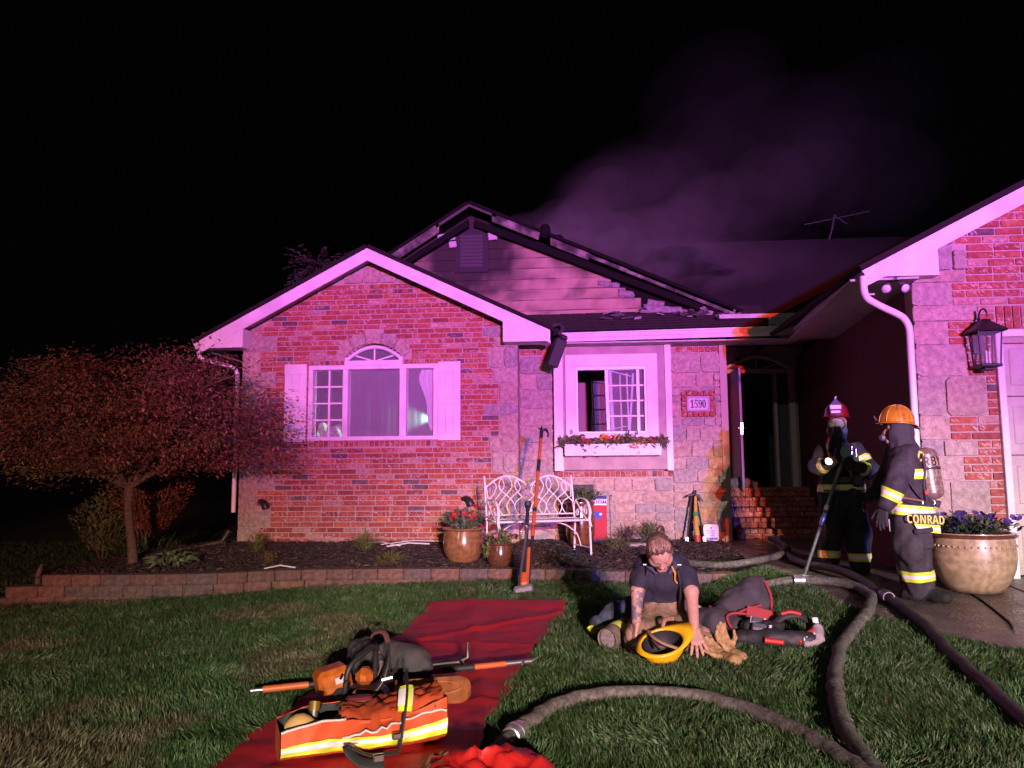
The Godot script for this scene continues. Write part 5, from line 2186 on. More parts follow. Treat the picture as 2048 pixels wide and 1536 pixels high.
func build_tree() -> void:
	var base := Vector3(-5.52, 0.2, -9.5)
	var t := thing("ornamental_tree", "low spreading red leaved tree with a slim trunk at the corner of the bed", "tree", base)
	var bark := textured(mat("bark", Color(0.20, 0.14, 0.11), 0.9), noise_tex("stone_mottle", 0.012, 0.6, 1.0), 3.0, noise_tex("stone_relief", 0.03, 0, 14.0, true, 5, 22), 1.0)
	var m := MB.new()
	m.tube(curve([Vector3(0.06, -0.1, 0), Vector3(0.03, 0.25, 0), Vector3(-0.02, 0.6, 0.02), Vector3(-0.04, 0.98, 0.0)], 14), [0.075, 0.066, 0.060, 0.056, 0.053, 0.051, 0.05, 0.049, 0.048, 0.048, 0.05, 0.054, 0.056, 0.05], 12)
	obj(t, "trunk", m, bark)
	var fork := Vector3(-0.04, 0.95, 0)
	var tips := []
	for k in 15:
		var a := TAU * k / 15.0 + rng.randf_range(-0.2, 0.2)
		var reach := rng.randf_range(0.9, 1.75)
		var rise := rng.randf_range(0.35, 1.5)
		var d := Vector3(cos(a) * 1.12, 0, sin(a) * 0.85) * reach
		var p := curve([fork, fork + d * 0.25 + Vector3(0, rise * 0.35, 0), fork + d * 0.6 + Vector3(0, rise * 0.85, 0), fork + d + Vector3(0, rise, 0)], 10)
		var rr := []
		for i in 10:
			rr.append(lerpf(0.04, 0.006, pow(i / 9.0, 0.7)))
		m = MB.new()
		m.tube(p, rr, 6)
		for s in 4:
			var q: Vector3 = p[3 + s * 2 - (1 if s == 3 else 0)]
			var e := q + Vector3(rng.randf_range(-0.4, 0.4), rng.randf_range(0.0, 0.3), rng.randf_range(-0.4, 0.4))
			m.tube([q, q.lerp(e, 0.5) + Vector3(0, 0.05, 0), e], [0.012, 0.008, 0.003], 5)
			tips.append(e)
		obj(t, "branch", m, bark)
	# layered sprays of small leaves
	var leaf := leaf_mesh(0.052, 0.025, 0.2, 0.25)
	var xf := []
	var cols := []
	var reds := [Color(0.18, 0.075, 0.065), Color(0.13, 0.05, 0.05), Color(0.22, 0.11, 0.07), Color(0.13, 0.07, 0.055)]
	var greens := [Color(0.14, 0.16, 0.045), Color(0.19, 0.17, 0.055)]
	var made := 0
	var n := FastNoiseLite.new()
	n.frequency = 1.0
	n.seed = 12
	while made < 740:
		var u := Vector3(rng.randf_range(-1, 1), rng.randf_range(-1, 1), rng.randf_range(-1, 1))
		if u.length() > 1.0 + 0.25 * n.get_noise_3d(u.x * 3.0, u.y * 3.0, u.z * 3.0) or u.length() < 0.35 or n.get_noise_3d(u.x * 2.2 + 9.0, u.y * 5.0, u.z * 2.2) < -0.22:
			continue
		# flattened dome with drooping rim
		var c := Vector3(u.x * 1.95 + 0.02, 1.80 + u.y * (0.86 + 0.24 * n.get_noise_2d(u.x * 2.0, u.z * 2.0)) + 0.14 * maxf(0.0, -u.x - 0.2), u.z * 1.45)
		var far := Vector2(u.x, u.z).length()
		c.y -= 0.22 * far * far
		if c.y < 1.0 + 0.25 * (1.0 - far) + (0.12 if u.x > 0.5 else 0.0):
			if not (u.x < -0.45 and c.y > 0.74 + 0.3 * (1.0 + u.x)):
				continue
		if c.x > 1.45 and c.y > 1.8:
			continue
		made += 1
		var out := Vector3(u.x, 0.1, u.z).normalized()
		var green := rng.randf() < 0.10 + (0.35 if u.x > 0.62 and u.y > -0.2 else 0.0) + (0.2 if c.y < 1.2 else 0.0)
		for k in 50:
			var f := rng.randf_range(-0.28, 0.36)
			var p := c + out * f + Vector3(rng.randfn(0, 0.1), rng.randfn(0, 0.045) - 0.25 * f * f * signf(f), rng.randfn(0, 0.1))
			var y := (out * rng.randf_range(0.3, 1.2) + Vector3(rng.randf_range(-0.7, 0.7), rng.randf_range(-0.6, 0.4), rng.randf_range(-0.7, 0.7))).normalized()
			var z := Vector3(rng.randf_range(-0.6, 0.6), 1, rng.randf_range(-0.2, 0.9))
			z = (z - y * y.dot(z)).normalized()
			var s := rng.randf_range(0.7, 1.25)
			xf.append(Transform3D(Basis(y.cross(z) * s, y * s, z * s), p))
			var g := green and rng.randf() < 0.75
			cols.append(shade(greens[rng.randi() % 2] if g else reds[rng.randi() % 4], 0.55, 1.5))
	kind(multi(t, "crown", leaf, leaf_mat("leaf_mixed"), xf, cols), "stuff")
	# a dim tree top behind the front roof
	var far := thing("far_tree", "wispy tree top showing above the left roof slope", "tree", Vector3(-8.2, 0.0, -24.0))
	m = MB.new()
	m.tube(curve([Vector3(0, -0.2, 0), Vector3(0.1, 4.0, 0), Vector3(0, 7.7, 0)], 10), [0.18, 0.17, 0.15, 0.14, 0.12, 0.1, 0.08, 0.06, 0.05, 0.03], 8)
	obj(far, "trunk", m, bark)
	xf = []
	cols = []
	for k in 46:
		var a := TAU * k / 46.0 * 3.0
		var e := Vector3(cos(a) * rng.randf_range(0.5, 1.3), rng.randf_range(-0.4, 0.75), sin(a) * 0.9)
		for i in 34:
			var f := rng.randf()
			var p := Vector3(0, 7.8, 0) + e * f + Vector3(rng.randfn(0, 0.05), -0.3 * f * f, rng.randfn(0, 0.05))
			var y := (e.normalized() + Vector3(rng.randf_range(-0.5, 0.5), rng.randf_range(-0.4, 0.2), rng.randf_range(-0.5, 0.5))).normalized()
			var z := Vector3(0, 0.6, 1)
			z = (z - y * y.dot(z)).normalized()
			var s := rng.randf_range(1.6, 3.0)
			xf.append(Transform3D(Basis(y.cross(z) * s * 0.7, y * s, z * s), p))
			cols.append(shade(Color(0.06, 0.055, 0.04)))
	kind(multi(far, "crown", leaf, leaf_mat("leaf_mixed"), xf, cols), "stuff")

func build_shrubs() -> void:
	var narrow := leaf_mesh(0.16, 0.012, 0.3, 0.3)
	var small := leaf_mesh(0.035, 0.02, 0.2, 0.1)
	var broad := leaf_mesh(0.17, 0.07, 0.35, 0.35)
	# red shrub and the green growth round it behind the tree
	var t := thing("red_shrub", "upright red shrub behind the tree trunk", "shrub", Vector3(-6.3, 0.05, -11.2))
	var m := MB.new()
	for k in 9:
		var a := TAU * k / 9.0
		m.tube([Vector3(0, 0.1, 0), Vector3(cos(a) * 0.2, 0.8, sin(a) * 0.2), Vector3(cos(a) * 0.5, 1.35, sin(a) * 0.4)], [0.014, 0.011, 0.004], 5)
	obj(t, "stem", m, mats["bark"])
	tuft(t, "foliage", Vector3(0.05, 0.45, 0), 0.66, 1.1, 3200, leaf_mesh(0.065, 0.03), [Color(0.30, 0.10, 0.06), Color(0.24, 0.085, 0.05), Color(0.18, 0.11, 0.05)], 1.2)
	t = thing("green_shrub", "low green shrub left of the red one behind the trunk", "shrub", Vector3(-6.85, 0.02, -11.1))
	m = MB.new()
	for k in 6:
		var a := TAU * k / 6.0
		m.tube([Vector3.ZERO, Vector3(cos(a) * 0.2, 0.5, sin(a) * 0.2)], [0.012, 0.004], 5)
	obj(t, "stem", m, mats["bark"])
	tuft(t, "foliage", Vector3(0, 0.2, 0), 0.46, 0.85, 1500, leaf_mesh(0.065, 0.03), [Color(0.12, 0.14, 0.06), Color(0.16, 0.17, 0.07)], 1.0)
	t = thing("iris_clump", "clump of dark green blades under the red shrub", "plant", Vector3(-6.1, 0.10, -11.0))
	tuft(t, "blade", Vector3.ZERO, 0.5, 0.25, 320, leaf_mesh(0.22, 0.028, 0.2, 0.3), [Color(0.06, 0.10, 0.04), Color(0.08, 0.12, 0.045)], 0.5)
	t = thing("hosta", "pale green broad leaved hosta at the foot of the trunk", "plant", Vector3(-4.87, 0.2, -9.25))
	tuft(t, "foliage", Vector3(0, 0.02, 0), 0.24, 0.12, 90, broad, [Color(0.16, 0.22, 0.12), Color(0.11, 0.17, 0.08)], 1.6)
	var list := [
		["boxwood_ball", "small round yellow green bush at the left brick corner", Vector3(-4.32, 0, -10.5), 0.15, 0.24, 420, small, [Color(0.11, 0.13, 0.03), Color(0.14, 0.15, 0.035)], 1.0],
		["sedum_tuft", "small ochre tuft in front of the round bush", Vector3(-3.8, 0, -9.6), 0.13, 0.13, 240, small, [Color(0.17, 0.12, 0.045), Color(0.13, 0.09, 0.035)], 1.0],
		["daylily_tuft", "green grassy tuft below the wide window", Vector3(-2.85, 0, -10.5), 0.19, 0.20, 170, narrow, [Color(0.10, 0.15, 0.035), Color(0.13, 0.17, 0.04)], 1.0],
		["daylily_tuft", "yellow green tuft in front of the fallen white strips", Vector3(-2.24, 0, -9.35), 0.16, 0.14, 130, narrow, [Color(0.15, 0.14, 0.04), Color(0.12, 0.13, 0.04)], 1.2],
		["daylily_tuft", "small pale tuft right of the bench", Vector3(0.42, 0, -10.5), 0.17, 0.16, 130, narrow, [Color(0.13, 0.15, 0.06), Color(0.10, 0.13, 0.05)], 1.3],
		["daylily_tuft", "tall green tuft against the stone wall behind the seated firefighter", Vector3(0.98, 0, -11.55), 0.24, 0.24, 230, narrow, [Color(0.08, 0.13, 0.035), Color(0.11, 0.15, 0.04)], 1.0],
		["heather_tuft", "dark reddish tuft against the stone wall left of the tall green one", Vector3(0.62, 0, -11.62), 0.16, 0.17, 130, narrow, [Color(0.07, 0.04, 0.04), Color(0.09, 0.05, 0.045)], 1.0],
	]
	for q in list:
		var p: Vector3 = q[2]
		p.y = bed_y(p.x, p.z)
		t = thing(q[0], q[1], "plant", p)
		tuft(t, "foliage", Vector3.ZERO, q[3], q[4], q[5], q[6], q[7], q[8])

func build_pots() -> void:
	var round_leaf := leaf_mesh(0.06, 0.045, 0.2, 0.2)
	var p := Vector3(-1.44, 0, -9.75)
	p.y = bed_y(p.x, p.z) - 0.01
	var t := planter("big tan glazed pot of red flowers left of the bench", p, pot_shape(0.17, 0.225, 0.245, 0.40, 0.03), glaze("tan_glaze", Color(0.34, 0.17, 0.07)), 0.36, 0.20)
	tuft(t, "foliage", Vector3(0.0, 0.38, 0), 0.30, 0.22, 420, round_leaf, [Color(0.07, 0.12, 0.05), Color(0.11, 0.17, 0.10), Color(0.16, 0.21, 0.15)], 1.2, 1.1)
	var spots := []
	for k in 16:
		spots.append(Vector3(rng.randf_range(-0.2, 0.12) + 0.03, rng.randf_range(0.47, 0.62), rng.randf_range(-0.05, 0.26)))
	spots.append(Vector3(0.17, 0.64, 0.05))
	spots.append(Vector3(0.2, 0.62, 0.08))
	spots.append(Vector3(0.14, 0.66, 0.02))
	flowers(t, spots, 0.038, Color(0.40, 0.012, 0.015))
	p = Vector3(-0.96, 0, -9.42)
	p.y = bed_y(p.x, p.z) - 0.01
	t = planter("small dark brown pot of pink petunias before the bench", p, pot_shape(0.11, 0.145, 0.16, 0.27, 0.02), glaze("brown_glaze", Color(0.16, 0.065, 0.035)), 0.23, 0.13)
	tuft(t, "foliage", Vector3(0, 0.25, 0), 0.23, 0.15, 330, leaf_mesh(0.05, 0.03), [Color(0.12, 0.17, 0.05), Color(0.17, 0.20, 0.06), Color(0.09, 0.13, 0.04)], 1.4)
	tuft(t, "trailing_foliage", Vector3(-0.14, 0.10, 0.08), 0.09, 0.16, 90, leaf_mesh(0.045, 0.03), [Color(0.15, 0.19, 0.05), Color(0.10, 0.14, 0.04)], 1.0)
	spots = []
	for k in 14:
		var a := rng.randf() * TAU
		spots.append(Vector3(cos(a) * 0.2, rng.randf_range(0.26, 0.38), sin(a) * 0.16 + 0.03))
	flowers(t, spots, 0.032, Color(0.42, 0.10, 0.22))
	p = Vector3(-0.03, 0, -11.15)
	p.y = bed_y(p.x, p.z) - 0.01
	t = planter("tall brown pot of ivy behind the right end of the bench", p, pot_shape(0.16, 0.185, 0.20, 0.60, 0.02), glaze("umber_glaze", Color(0.22, 0.085, 0.03)), 0.56, 0.17)
	tuft(t, "foliage", Vector3(0.05, 0.57, 0.05), 0.24, 0.2, 260, leaf_mesh(0.08, 0.04), [Color(0.07, 0.11, 0.045), Color(0.11, 0.14, 0.06)], 1.2)
	# the huge ochre pot by the garage door
	p = Vector3(3.37, 0.0, -7.38)
	p.y = slab_y(p.z)
	var prof := pot_shape(0.205, 0.325, 0.325, 0.50, 0.012)
	t = planter("huge ochre glazed pot of purple pansies beside the garage door", p, prof, glaze("ochre_glaze", Color(0.56, 0.42, 0.24), 0.4), 0.47, 0.29)
	var m := MB.new()
	for k in 44:
		var a := TAU * k / 44.0
		var c := Vector3(cos(a) * 0.333, 0.392, sin(a) * 0.333)
		m.T = Transform3D(Basis(), c)
		m.lathe([Vector2(0.001, -0.011), Vector2(0.009, -0.006), Vector2(0.011, 0.0), Vector2(0.009, 0.006), Vector2(0.001, 0.011)], 7)
	obj(t, "bead_band", m, mats["ochre_glaze"])
	m = MB.new()
	m.lathe([Vector2(0.30, 0.455), Vector2(0.338, 0.46), Vector2(0.352, 0.475), Vector2(0.345, 0.49), Vector2(0.31, 0.50), Vector2(0.29, 0.47)], 40)
	obj(t, "rim", m, glaze("rim_glaze", Color(0.18, 0.07, 0.035)))
	tuft(t, "foliage", Vector3(0, 0.47, 0), 0.39, 0.15, 620, leaf_mesh(0.06, 0.032), [Color(0.03, 0.055, 0.025), Color(0.045, 0.075, 0.035), Color(0.06, 0.08, 0.05)], 1.0, 1.0)
	spots = []
	for k in 64:
		var a := rng.randf() * TAU
		var r := 0.38 * sqrt(rng.randf())
		spots.append(Vector3(cos(a) * r, 0.53 + 0.13 * rng.randf(), sin(a) * r))
	flowers(t, spots, 0.034, Color(0.06, 0.035, 0.20))

func build_bench() -> void:
	# right front leg, right back leg, left front leg, all in the bed
	var t := thing("garden_bench", "white wrought iron bench with an arched scrollwork back", "bench", Vector3(-0.56, 0.265, -10.15), 0.42)
	var paint := textured(mat("bench_paint", Color(0.72, 0.68, 0.66), 0.45), noise_tex("paint", 0.006, 0.88, 1.0), 3.0)
	var hw := 0.60
	var m: MB
	for sx in [-1.0, 1.0]:
		for q in [[0.25, 0.03], [-0.2, -0.04]]:
			m = MB.new()
			var zt: float = q[0]
			m.tube([Vector3(sx * hw, 0.44, zt), Vector3(sx * hw, 0.02, zt + q[1]), Vector3(sx * hw + sx * 0.0, -0.03, zt + q[1] + 0.02)], 0.014, 8)
			obj(t, "leg", m, paint)
		m = MB.new()
		m.tube([Vector3(sx * hw, 0.10, -0.23), Vector3(sx * hw, 0.10, 0.27)], 0.010, 8)
		m.tube(curve([Vector3(sx * hw * 0.98, 0.10, 0.0), Vector3(sx * hw * 0.9, 0.25, 0.0), Vector3(sx * hw * 0.6, 0.38, 0.0), Vector3(sx * hw * 0.3, 0.42, 0.0)], 12), 0.009, 6)
		obj(t, "stretcher", m, paint)
		# arm: post, rolled top, inner scroll
		m = MB.new()
		m.tube(curve([Vector3(sx * hw, 0.62, -0.24), Vector3(sx * hw, 0.69, -0.12), Vector3(sx * hw, 0.70, 0.06), Vector3(sx * hw, 0.66, 0.2), Vector3(sx * hw, 0.55, 0.27), Vector3(sx * hw, 0.44, 0.25), Vector3(sx * hw, 0.36, 0.29)], 24), 0.020, 8, true, 0.45)
		m.tube(curve([Vector3(sx * hw, 0.68, -0.18), Vector3(sx * hw, 0.60, -0.08), Vector3(sx * hw, 0.50, 0.05), Vector3(sx * hw, 0.45, 0.16)], 14), 0.011, 6)
		var sp := []
		for k in 22:
			var a := k * 0.42
			sp.append(Vector3(sx * hw, 0.555 + (0.075 - k * 0.0028) * sin(a), 0.14 + (0.07 - k * 0.0026) * cos(a)))
		m.tube(sp, 0.011, 6)
		sp = []
		for k in 18:
			var a := PI + k * 0.42
			sp.append(Vector3(sx * hw, 0.53 + (0.055 - k * 0.0024) * sin(a), -0.13 + (0.05 - k * 0.002) * cos(a)))
		m.tube(sp, 0.010, 6)
		obj(t, "arm", m, paint)
		m = MB.new()
		m.tube([Vector3(sx * hw, 0.40, -0.21), Vector3(sx * hw, 0.92, -0.30), Vector3(sx * hw, 0.97, -0.31)], 0.014, 8)
		m.T = Transform3D(Basis(), Vector3(sx * hw, 0.98, -0.312))
		m.lathe([Vector2(0.001, -0.015), Vector2(0.013, -0.006), Vector2(0.013, 0.006), Vector2(0.001, 0.018)], 8)
		obj(t, "back_post", m, paint)
	# seat: frame and mesh
	m = MB.new()
	m.tube([Vector3(-hw, 0.44, 0.25), Vector3(hw, 0.44, 0.25), Vector3(hw, 0.44, -0.21), Vector3(-hw, 0.44, -0.21)], 0.015, 8, false, 1.0, Vector3.ZERO, true)
	obj(t, "seat_frame", m, paint)
	m = MB.new()
	m.box(Vector3(0, 0.442, 0.02), Vector3(hw * 2.0, 0.008, 0.45), 0.003)
	obj(t, "seat", m, paint)
	# back: wavy rail and S curves
	var back := func(x: float, y: float) -> Vector3: return Vector3(x, y, -0.21 - (y - 0.44) * 0.19)
	var rail := []
	for k in 41:
		var u := k / 40.0 * 2.0 - 1.0
		var y := 0.84 + 0.14 * pow(sin(PI * absf(u) * 1.0), 1.0) * (1.0 if absf(u) < 2.0 else 0.0) + 0.02 * (1.0 - absf(u))
		rail.append(back.call(u * hw, y))
	m = MB.new()
	m.tube(rail, 0.014, 8)
	obj(t, "top_rail", m, paint)
	m = MB.new()
	m.tube([back.call(-hw, 0.5), back.call(hw, 0.5)], 0.010, 6)
	obj(t, "bottom_rail", m, paint)
	for k in 11:
		var u := -0.9 + k * 0.18
		for sg in [1.0, -1.0]:
			var pts := []
			for i in 15:
				var f := i / 14.0
				var x: float = (u + sg * (0.17 * (1.0 - f) - 0.10 + 0.12 * sin(TAU * f))) * hw
				var top := 0.86 + 0.13 * sin(PI * minf(absf(x / hw), 1.0))
				if absf(x) < hw:
					pts.append(back.call(x, lerpf(top, 0.5, f)))
			if pts.size() > 4 and (sg > 0.0 or k % 2 == 0):
				m = MB.new()
				m.tube(pts, 0.008, 6)
				obj(t, "scroll", m, paint)

func build_window_box() -> void:
	var t := thing("window_box", "white panelled planter box fixed below the kitchen window", "window box", Vector3(0.45, 1.53, -11.64))
	var m := MB.new()
	m.box(Vector3(0, 0.085, 0), Vector3(1.38, 0.17, 0.19), 0.008)
	obj(t, "box", m, mats["white_trim"])
	for k in 3:
		m = MB.new()
		m.box(Vector3(-0.45 + k * 0.45, 0.085, 0.098), Vector3(0.41, 0.12, 0.012), 0.004)
		obj(t, "panel", m, mats["white_trim"])
	var g := thing("garland", "autumn garland of green sprigs and red leaves lying on the window box", "garland", Vector3(0.45, 1.71, -11.62))
	m = MB.new()
	m.tube(curve([Vector3(-0.72, 0.0, 0.02), Vector3(-0.3, 0.05, 0.03), Vector3(0.1, 0.03, 0.02), Vector3(0.4, 0.06, 0.03), Vector3(0.73, 0.02, 0.02)], 20), 0.022, 6)
	obj(g, "core", m, mat("twig", Color(0.07, 0.05, 0.03), 0.9))
	var needle := leaf_mesh(0.085, 0.022, 0.2, 0.2)
	var xf := []
	var cols := []
	for k in 900:
		var x := rng.randf_range(-0.75, 0.76)
		var p := Vector3(x, 0.03 + 0.02 * sin(x * 9.0) + rng.randfn(0, 0.025), rng.randfn(0.02, 0.035))
		if absf(x + 0.3) < 0.09 and rng.randf() < 0.6:
			p.y -= rng.randf() * 0.17
		if absf(x - 0.36) < 0.11 and rng.randf() < 0.35:
			p.y -= rng.randf() * 0.13
		var y := Vector3(rng.randf_range(-1, 1), rng.randf_range(-0.7, 0.6), rng.randf_range(-0.1, 1.0)).normalized()
		var z := Vector3(rng.randf_range(-0.5, 0.5), rng.randf(), 1)
		z = (z - y * y.dot(z)).normalized()
		var s := rng.randf_range(0.7, 1.3)
		xf.append(Transform3D(Basis(y.cross(z) * s, y * s, z * s), p))
		var c := Color(0.08, 0.10, 0.045)
		var r := rng.randf()
		if absf(x - 0.36) < 0.12 and p.y < 0.02:
			c = Color(0.38, 0.22, 0.06)
		elif r < 0.16 and (absf(x + 0.36) < 0.2 or absf(x) < 0.12 or absf(x - 0.6) < 0.1):
			c = Color(0.25, 0.02, 0.02)
		elif r < 0.3:
			c = Color(0.15, 0.12, 0.05)
		cols.append(shade(c))
	kind(multi(g, "sprig", needle, leaf_mat("leaf_mixed"), xf, cols), "stuff")
	for q in [[-0.12, 0.075, 0.07, Color(0.5, 0.24, 0.02)], [-0.08, 0.06, 0.06, Color(0.45, 0.06, 0.01)], [0.06, 0.08, 0.05, Color(0.5, 0.26, 0.03)], [-0.42, 0.05, 0.05, Color(0.3, 0.015, 0.02)], [-0.34, 0.02, 0.05, Color(0.32, 0.02, 0.02)], [0.55, 0.05, 0.05, Color(0.3, 0.015, 0.02)]]:
		m = MB.new()
		m.T = Transform3D(Basis.from_euler(Vector3(0.2, rng.randf_range(-0.4, 0.4), rng.randf_range(-0.6, 0.6))), Vector3(q[0], q[1], 0.07))
		var pl := PackedVector2Array()
		for k in 20:
			var a := TAU * k / 20.0
			var r: float = q[2] * (0.62 + 0.38 * absf(cos(a * 2.5)))
			pl.append(Vector2(cos(a) * r, sin(a) * r))
		m.prism(pl, -0.004, 0.004)
		obj(g, "maple_leaf", m, mat("maple_%s" % q[3].to_html(false), q[3], 0.7))

func build_bits() -> void:
	# small banner on its stand
	var t := thing("garden_flag", "small blue and red garden flag on a wire stand beside the bench", "flag", Vector3(0.205, 0.31, -11.35))
	var m := MB.new()
	m.tube([Vector3(0.18, 0.0, 0), Vector3(0.18, 0.655, 0), Vector3(-0.16, 0.655, 0), Vector3(-0.17, 0.67, 0)], 0.006, 6)
	m.tube([Vector3(0.18, 0.655, 0), Vector3(0.21, 0.66, 0)], 0.006, 6)
	obj(t, "stand", m, mats["black_metal"])
	var bands := [[0.0, 0.205, 0.03, Color(0.30, 0.02, 0.035)], [0.0, 0.06, 0.03, Color(0.02, 0.025, 0.16)]]
	var w := 0.135
	var cloth := func(y0: float, y1: float, lift: float) -> MB:
		var b := MB.new()
		var rows := []
		for i in 7:
			var row := PackedVector3Array()
			for j in 9:
				var x := lerpf(-w, w, j / 8.0)
				var y := lerpf(y0, y1, i / 6.0)
				row.append(Vector3(x, y, lift + 0.008 * sin(x * 22.0 + y * 9.0)))
			rows.append(row)
		b.grid(rows)
		return b
	obj(t, "cloth", cloth.call(0.05, 0.53, 0.0), mat("flag_red", Color(0.38, 0.03, 0.05), 0.85))
	obj(t, "top_band", cloth.call(0.55, 0.65, 0.0), mat("flag_navy", Color(0.03, 0.035, 0.20), 0.85))
	obj(t, "white_stripe", cloth.call(0.528, 0.552, 0.001), mat("flag_white", Color(0.72, 0.70, 0.74), 0.85))
	obj(t, "edge_stripe", cloth.call(0.02, 0.05, 0.0), mats["flag_navy"])
	m = MB.new()
	text_into(m, text("MISSISSIPPI", 0.05, 0.002, "Droid Sans", 0.72, true), func(v: Vector3) -> Vector3: return Vector3(v.x, v.y + 0.588, v.z + 0.012 + 0.008 * sin(v.x * 22.0 + 5.4)))
	obj(t, "lettering", m, mats["flag_white"])
	m = MB.new()
	var pl := PackedVector2Array()
	for k in 28:
		var a := TAU * k / 28.0
		pl.append(Vector2(-0.01 + 0.088 * cos(a), 0.40 + 0.045 * sin(a) - (0.015 if sin(a) < -0.3 else 0.0)))
	m.prism(pl, 0.009, 0.014)
	obj(t, "emblem", m, mat("flag_blue", Color(0.07, 0.08, 0.34), 0.85))
	m = MB.new()
	for q in [[-0.055, 0.40, 0.02, 0.05, 0.0], [0.05, 0.405, 0.035, 0.03, 0.0]]:
		m.T = Transform3D(Basis(Vector3(0, 0, 1), q[4]), Vector3(q[0], q[1], 0.016))
		m.box(Vector3.ZERO, Vector3(q[2], q[3], 0.004))
	obj(t, "emblem_stripe", m, mats["flag_white"])
	# vent grille low in the stone wall
	t = thing("crawl_vent", "beige framed dark vent in the stone beside the garden flag", "vent", Vector3(0.02, 0.78, -11.85))
	m = MB.new()
	m.box(Vector3(0, 0.16, 0), Vector3(0.30, 0.36, 0.03), 0.006)
	obj(t, "grille", m, mat("grille_dark", Color(0.05, 0.045, 0.04), 0.8))
	m = MB.new()
	m.box(Vector3(0, 0.36, 0.01), Vector3(0.34, 0.05, 0.05), 0.008)
	obj(t, "lintel", m, mats["stone_tone_0"])
	# security sign
	t = thing("yard_sign", "small white square sign on a stake below the number plaque", "sign", Vector3(1.80, 0.30, -11.62))
	m = MB.new()
	var rr := PackedVector2Array()
	for c in [[0.075, 0.085, 0.0], [-0.075, 0.085, PI / 2], [-0.075, -0.085, PI], [0.075, -0.085, PI * 1.5]]:
		for k in 5:
			var a: float = c[2] + PI / 2 * k / 4.0
			rr.append(Vector2(c[0] + 0.03 * cos(a), 0.14 + c[1] + 0.03 * sin(a)))
	m.prism(rr, -0.008, 0.008)
	obj(t, "board", m, mat("sign_white", Color(0.62, 0.62, 0.72), 0.5))
	m = MB.new()
	m.box(Vector3(0, 0.055, 0.009), Vector3(0.19, 0.03, 0.004))
	m.box(Vector3(0, 0.205, 0.009), Vector3(0.03, 0.02, 0.004))
	for k in 3:
		m.box(Vector3(-0.01 + 0.01 * k, 0.165 - k * 0.03, 0.009), Vector3(0.13 - 0.03 * k, 0.008, 0.003))
	obj(t, "print", m, mat("sign_blue", Color(0.12, 0.13, 0.5), 0.5))
	m = MB.new()
	m.tube([Vector3(0, -0.06, -0.012), Vector3(0, 0.1, -0.012)], 0.008, 6)
	obj(t, "stake", m, mats["steel"])
	# fallen trim strips
	var q := [[Vector3(-3.0, 0, -11.15), Vector3(-2.45, 0, -10.75), 0.03, "white strip of trim lying across the mulch left of the tan pot"], [Vector3(-2.75, 0, -10.9), Vector3(-1.95, 0, -11.25), 0.025, "thin white strip of trim pointing at the brick wall"], [Vector3(-2.62, 0, -10.7), Vector3(-2.1, 0, -11.0), 0.04, "short broken white trim piece crossing the other strips"], [Vector3(-3.6, 0, -8.98), Vector3(-3.25, 0, -9.0), 0.03, "white strip lying on the retaining wall"]]
	for s in q:
		var a: Vector3 = s[0]
		var b: Vector3 = s[1]
		a.y = bed_y(a.x, a.z) + 0.03
		b.y = bed_y(b.x, b.z) + 0.035
		t = thing("trim_strip", s[3], "trim strip", a)
		m = MB.new()
		m.tube([Vector3.ZERO, (b - a) * 0.5 + Vector3(0, 0.03, 0), b - a], s[2], 4, true, 0.3)
		obj(t, "strip", m, mats["white_trim"])
	# timber edging and path lamp at the left house corner
	t = thing("edging_board", "weathered timber edging board running to the house corner", "board", Vector3(-5.45, 0.24, -10.35))
	m = MB.new()
	m.T = from_to(Vector3.ZERO, Vector3(0.28, 0.07, -0.95))
	m.box(Vector3(0, 0.5, 0), Vector3(0.06, 1.0, 0.10), 0.012)
	obj(t, "board", m, textured(mat("weathered_timber", Color(0.30, 0.19, 0.13), 0.9), noise_tex("stone_mottle", 0.012, 0.6, 1.0), 2.0))
	t = thing("path_light", "small black spotlight standing at the left house corner", "path light", Vector3(-4.95, 0.3, -10.9))
	m = MB.new()
	m.tube([Vector3(0, -0.05, 0), Vector3(0.0, 0.1, 0)], 0.012, 6)
	m.T = from_to(Vector3(-0.03, 0.08, 0.03), Vector3(0.05, 0.25, -0.05))
	m.lathe([Vector2(0.001, 0.0), Vector2(0.035, 0.0), Vector2(0.045, 0.16), Vector2(0.04, 0.17), Vector2(0.03, 0.15)], 12)
	obj(t, "head", m, mats["black_metal"])
	# flat stepping stone
	t = thing("stepping_stone", "flat grey stepping stone in the mulch near the stone wall", "stepping stone", Vector3(0.72, bed_y(0.72, -11.0) + 0.01, -11.0))
	m = MB.new()
	m.T = Transform3D(Basis(Vector3(0, 1, 0), 0.3), Vector3.ZERO)
	m.box(Vector3(0, 0.015, 0), Vector3(0.28, 0.05, 0.24), 0.012)
	obj(t, "slab", m, mats["stone_tone_2"])
	# broken stake by the left end of the wall
	t = thing("stake", "short splintered wooden stake at the left end of the wall", "stake", Vector3(-5.95, 0.1, -8.45))
	m = MB.new()
	m.tube([Vector3(0, -0.1, 0), Vector3(0.01, 0.14, 0), Vector3(0.045, 0.24, 0)], [0.03, 0.028, 0.015], 6)
	obj(t, "wood", m, mats["bark"])
	# bundle of wet cloth by the door
	t = thing("cloth_bundle", "crumpled dark cloth bundle lying on the porch by the door", "bundle", Vector3(2.55, 1.03, -13.5))
	var b := Body.new()
	b.add(Vector3(-0.1, 0.06, 0), Vector3(0.15, 0.08, 0.05), 0.09, 0.07)
	b.add(Vector3(0.1, 0.1, -0.1), Vector3(0.28, 0.04, 0.0), 0.07, 0.05)
	b.build(0.022, 0.05, 0.03, 12.0)
	m = MB.new()
	b.into(m)
	obj(t, "cloth", m, mat("bundle_cloth", Color(0.12, 0.09, 0.11), 0.9))

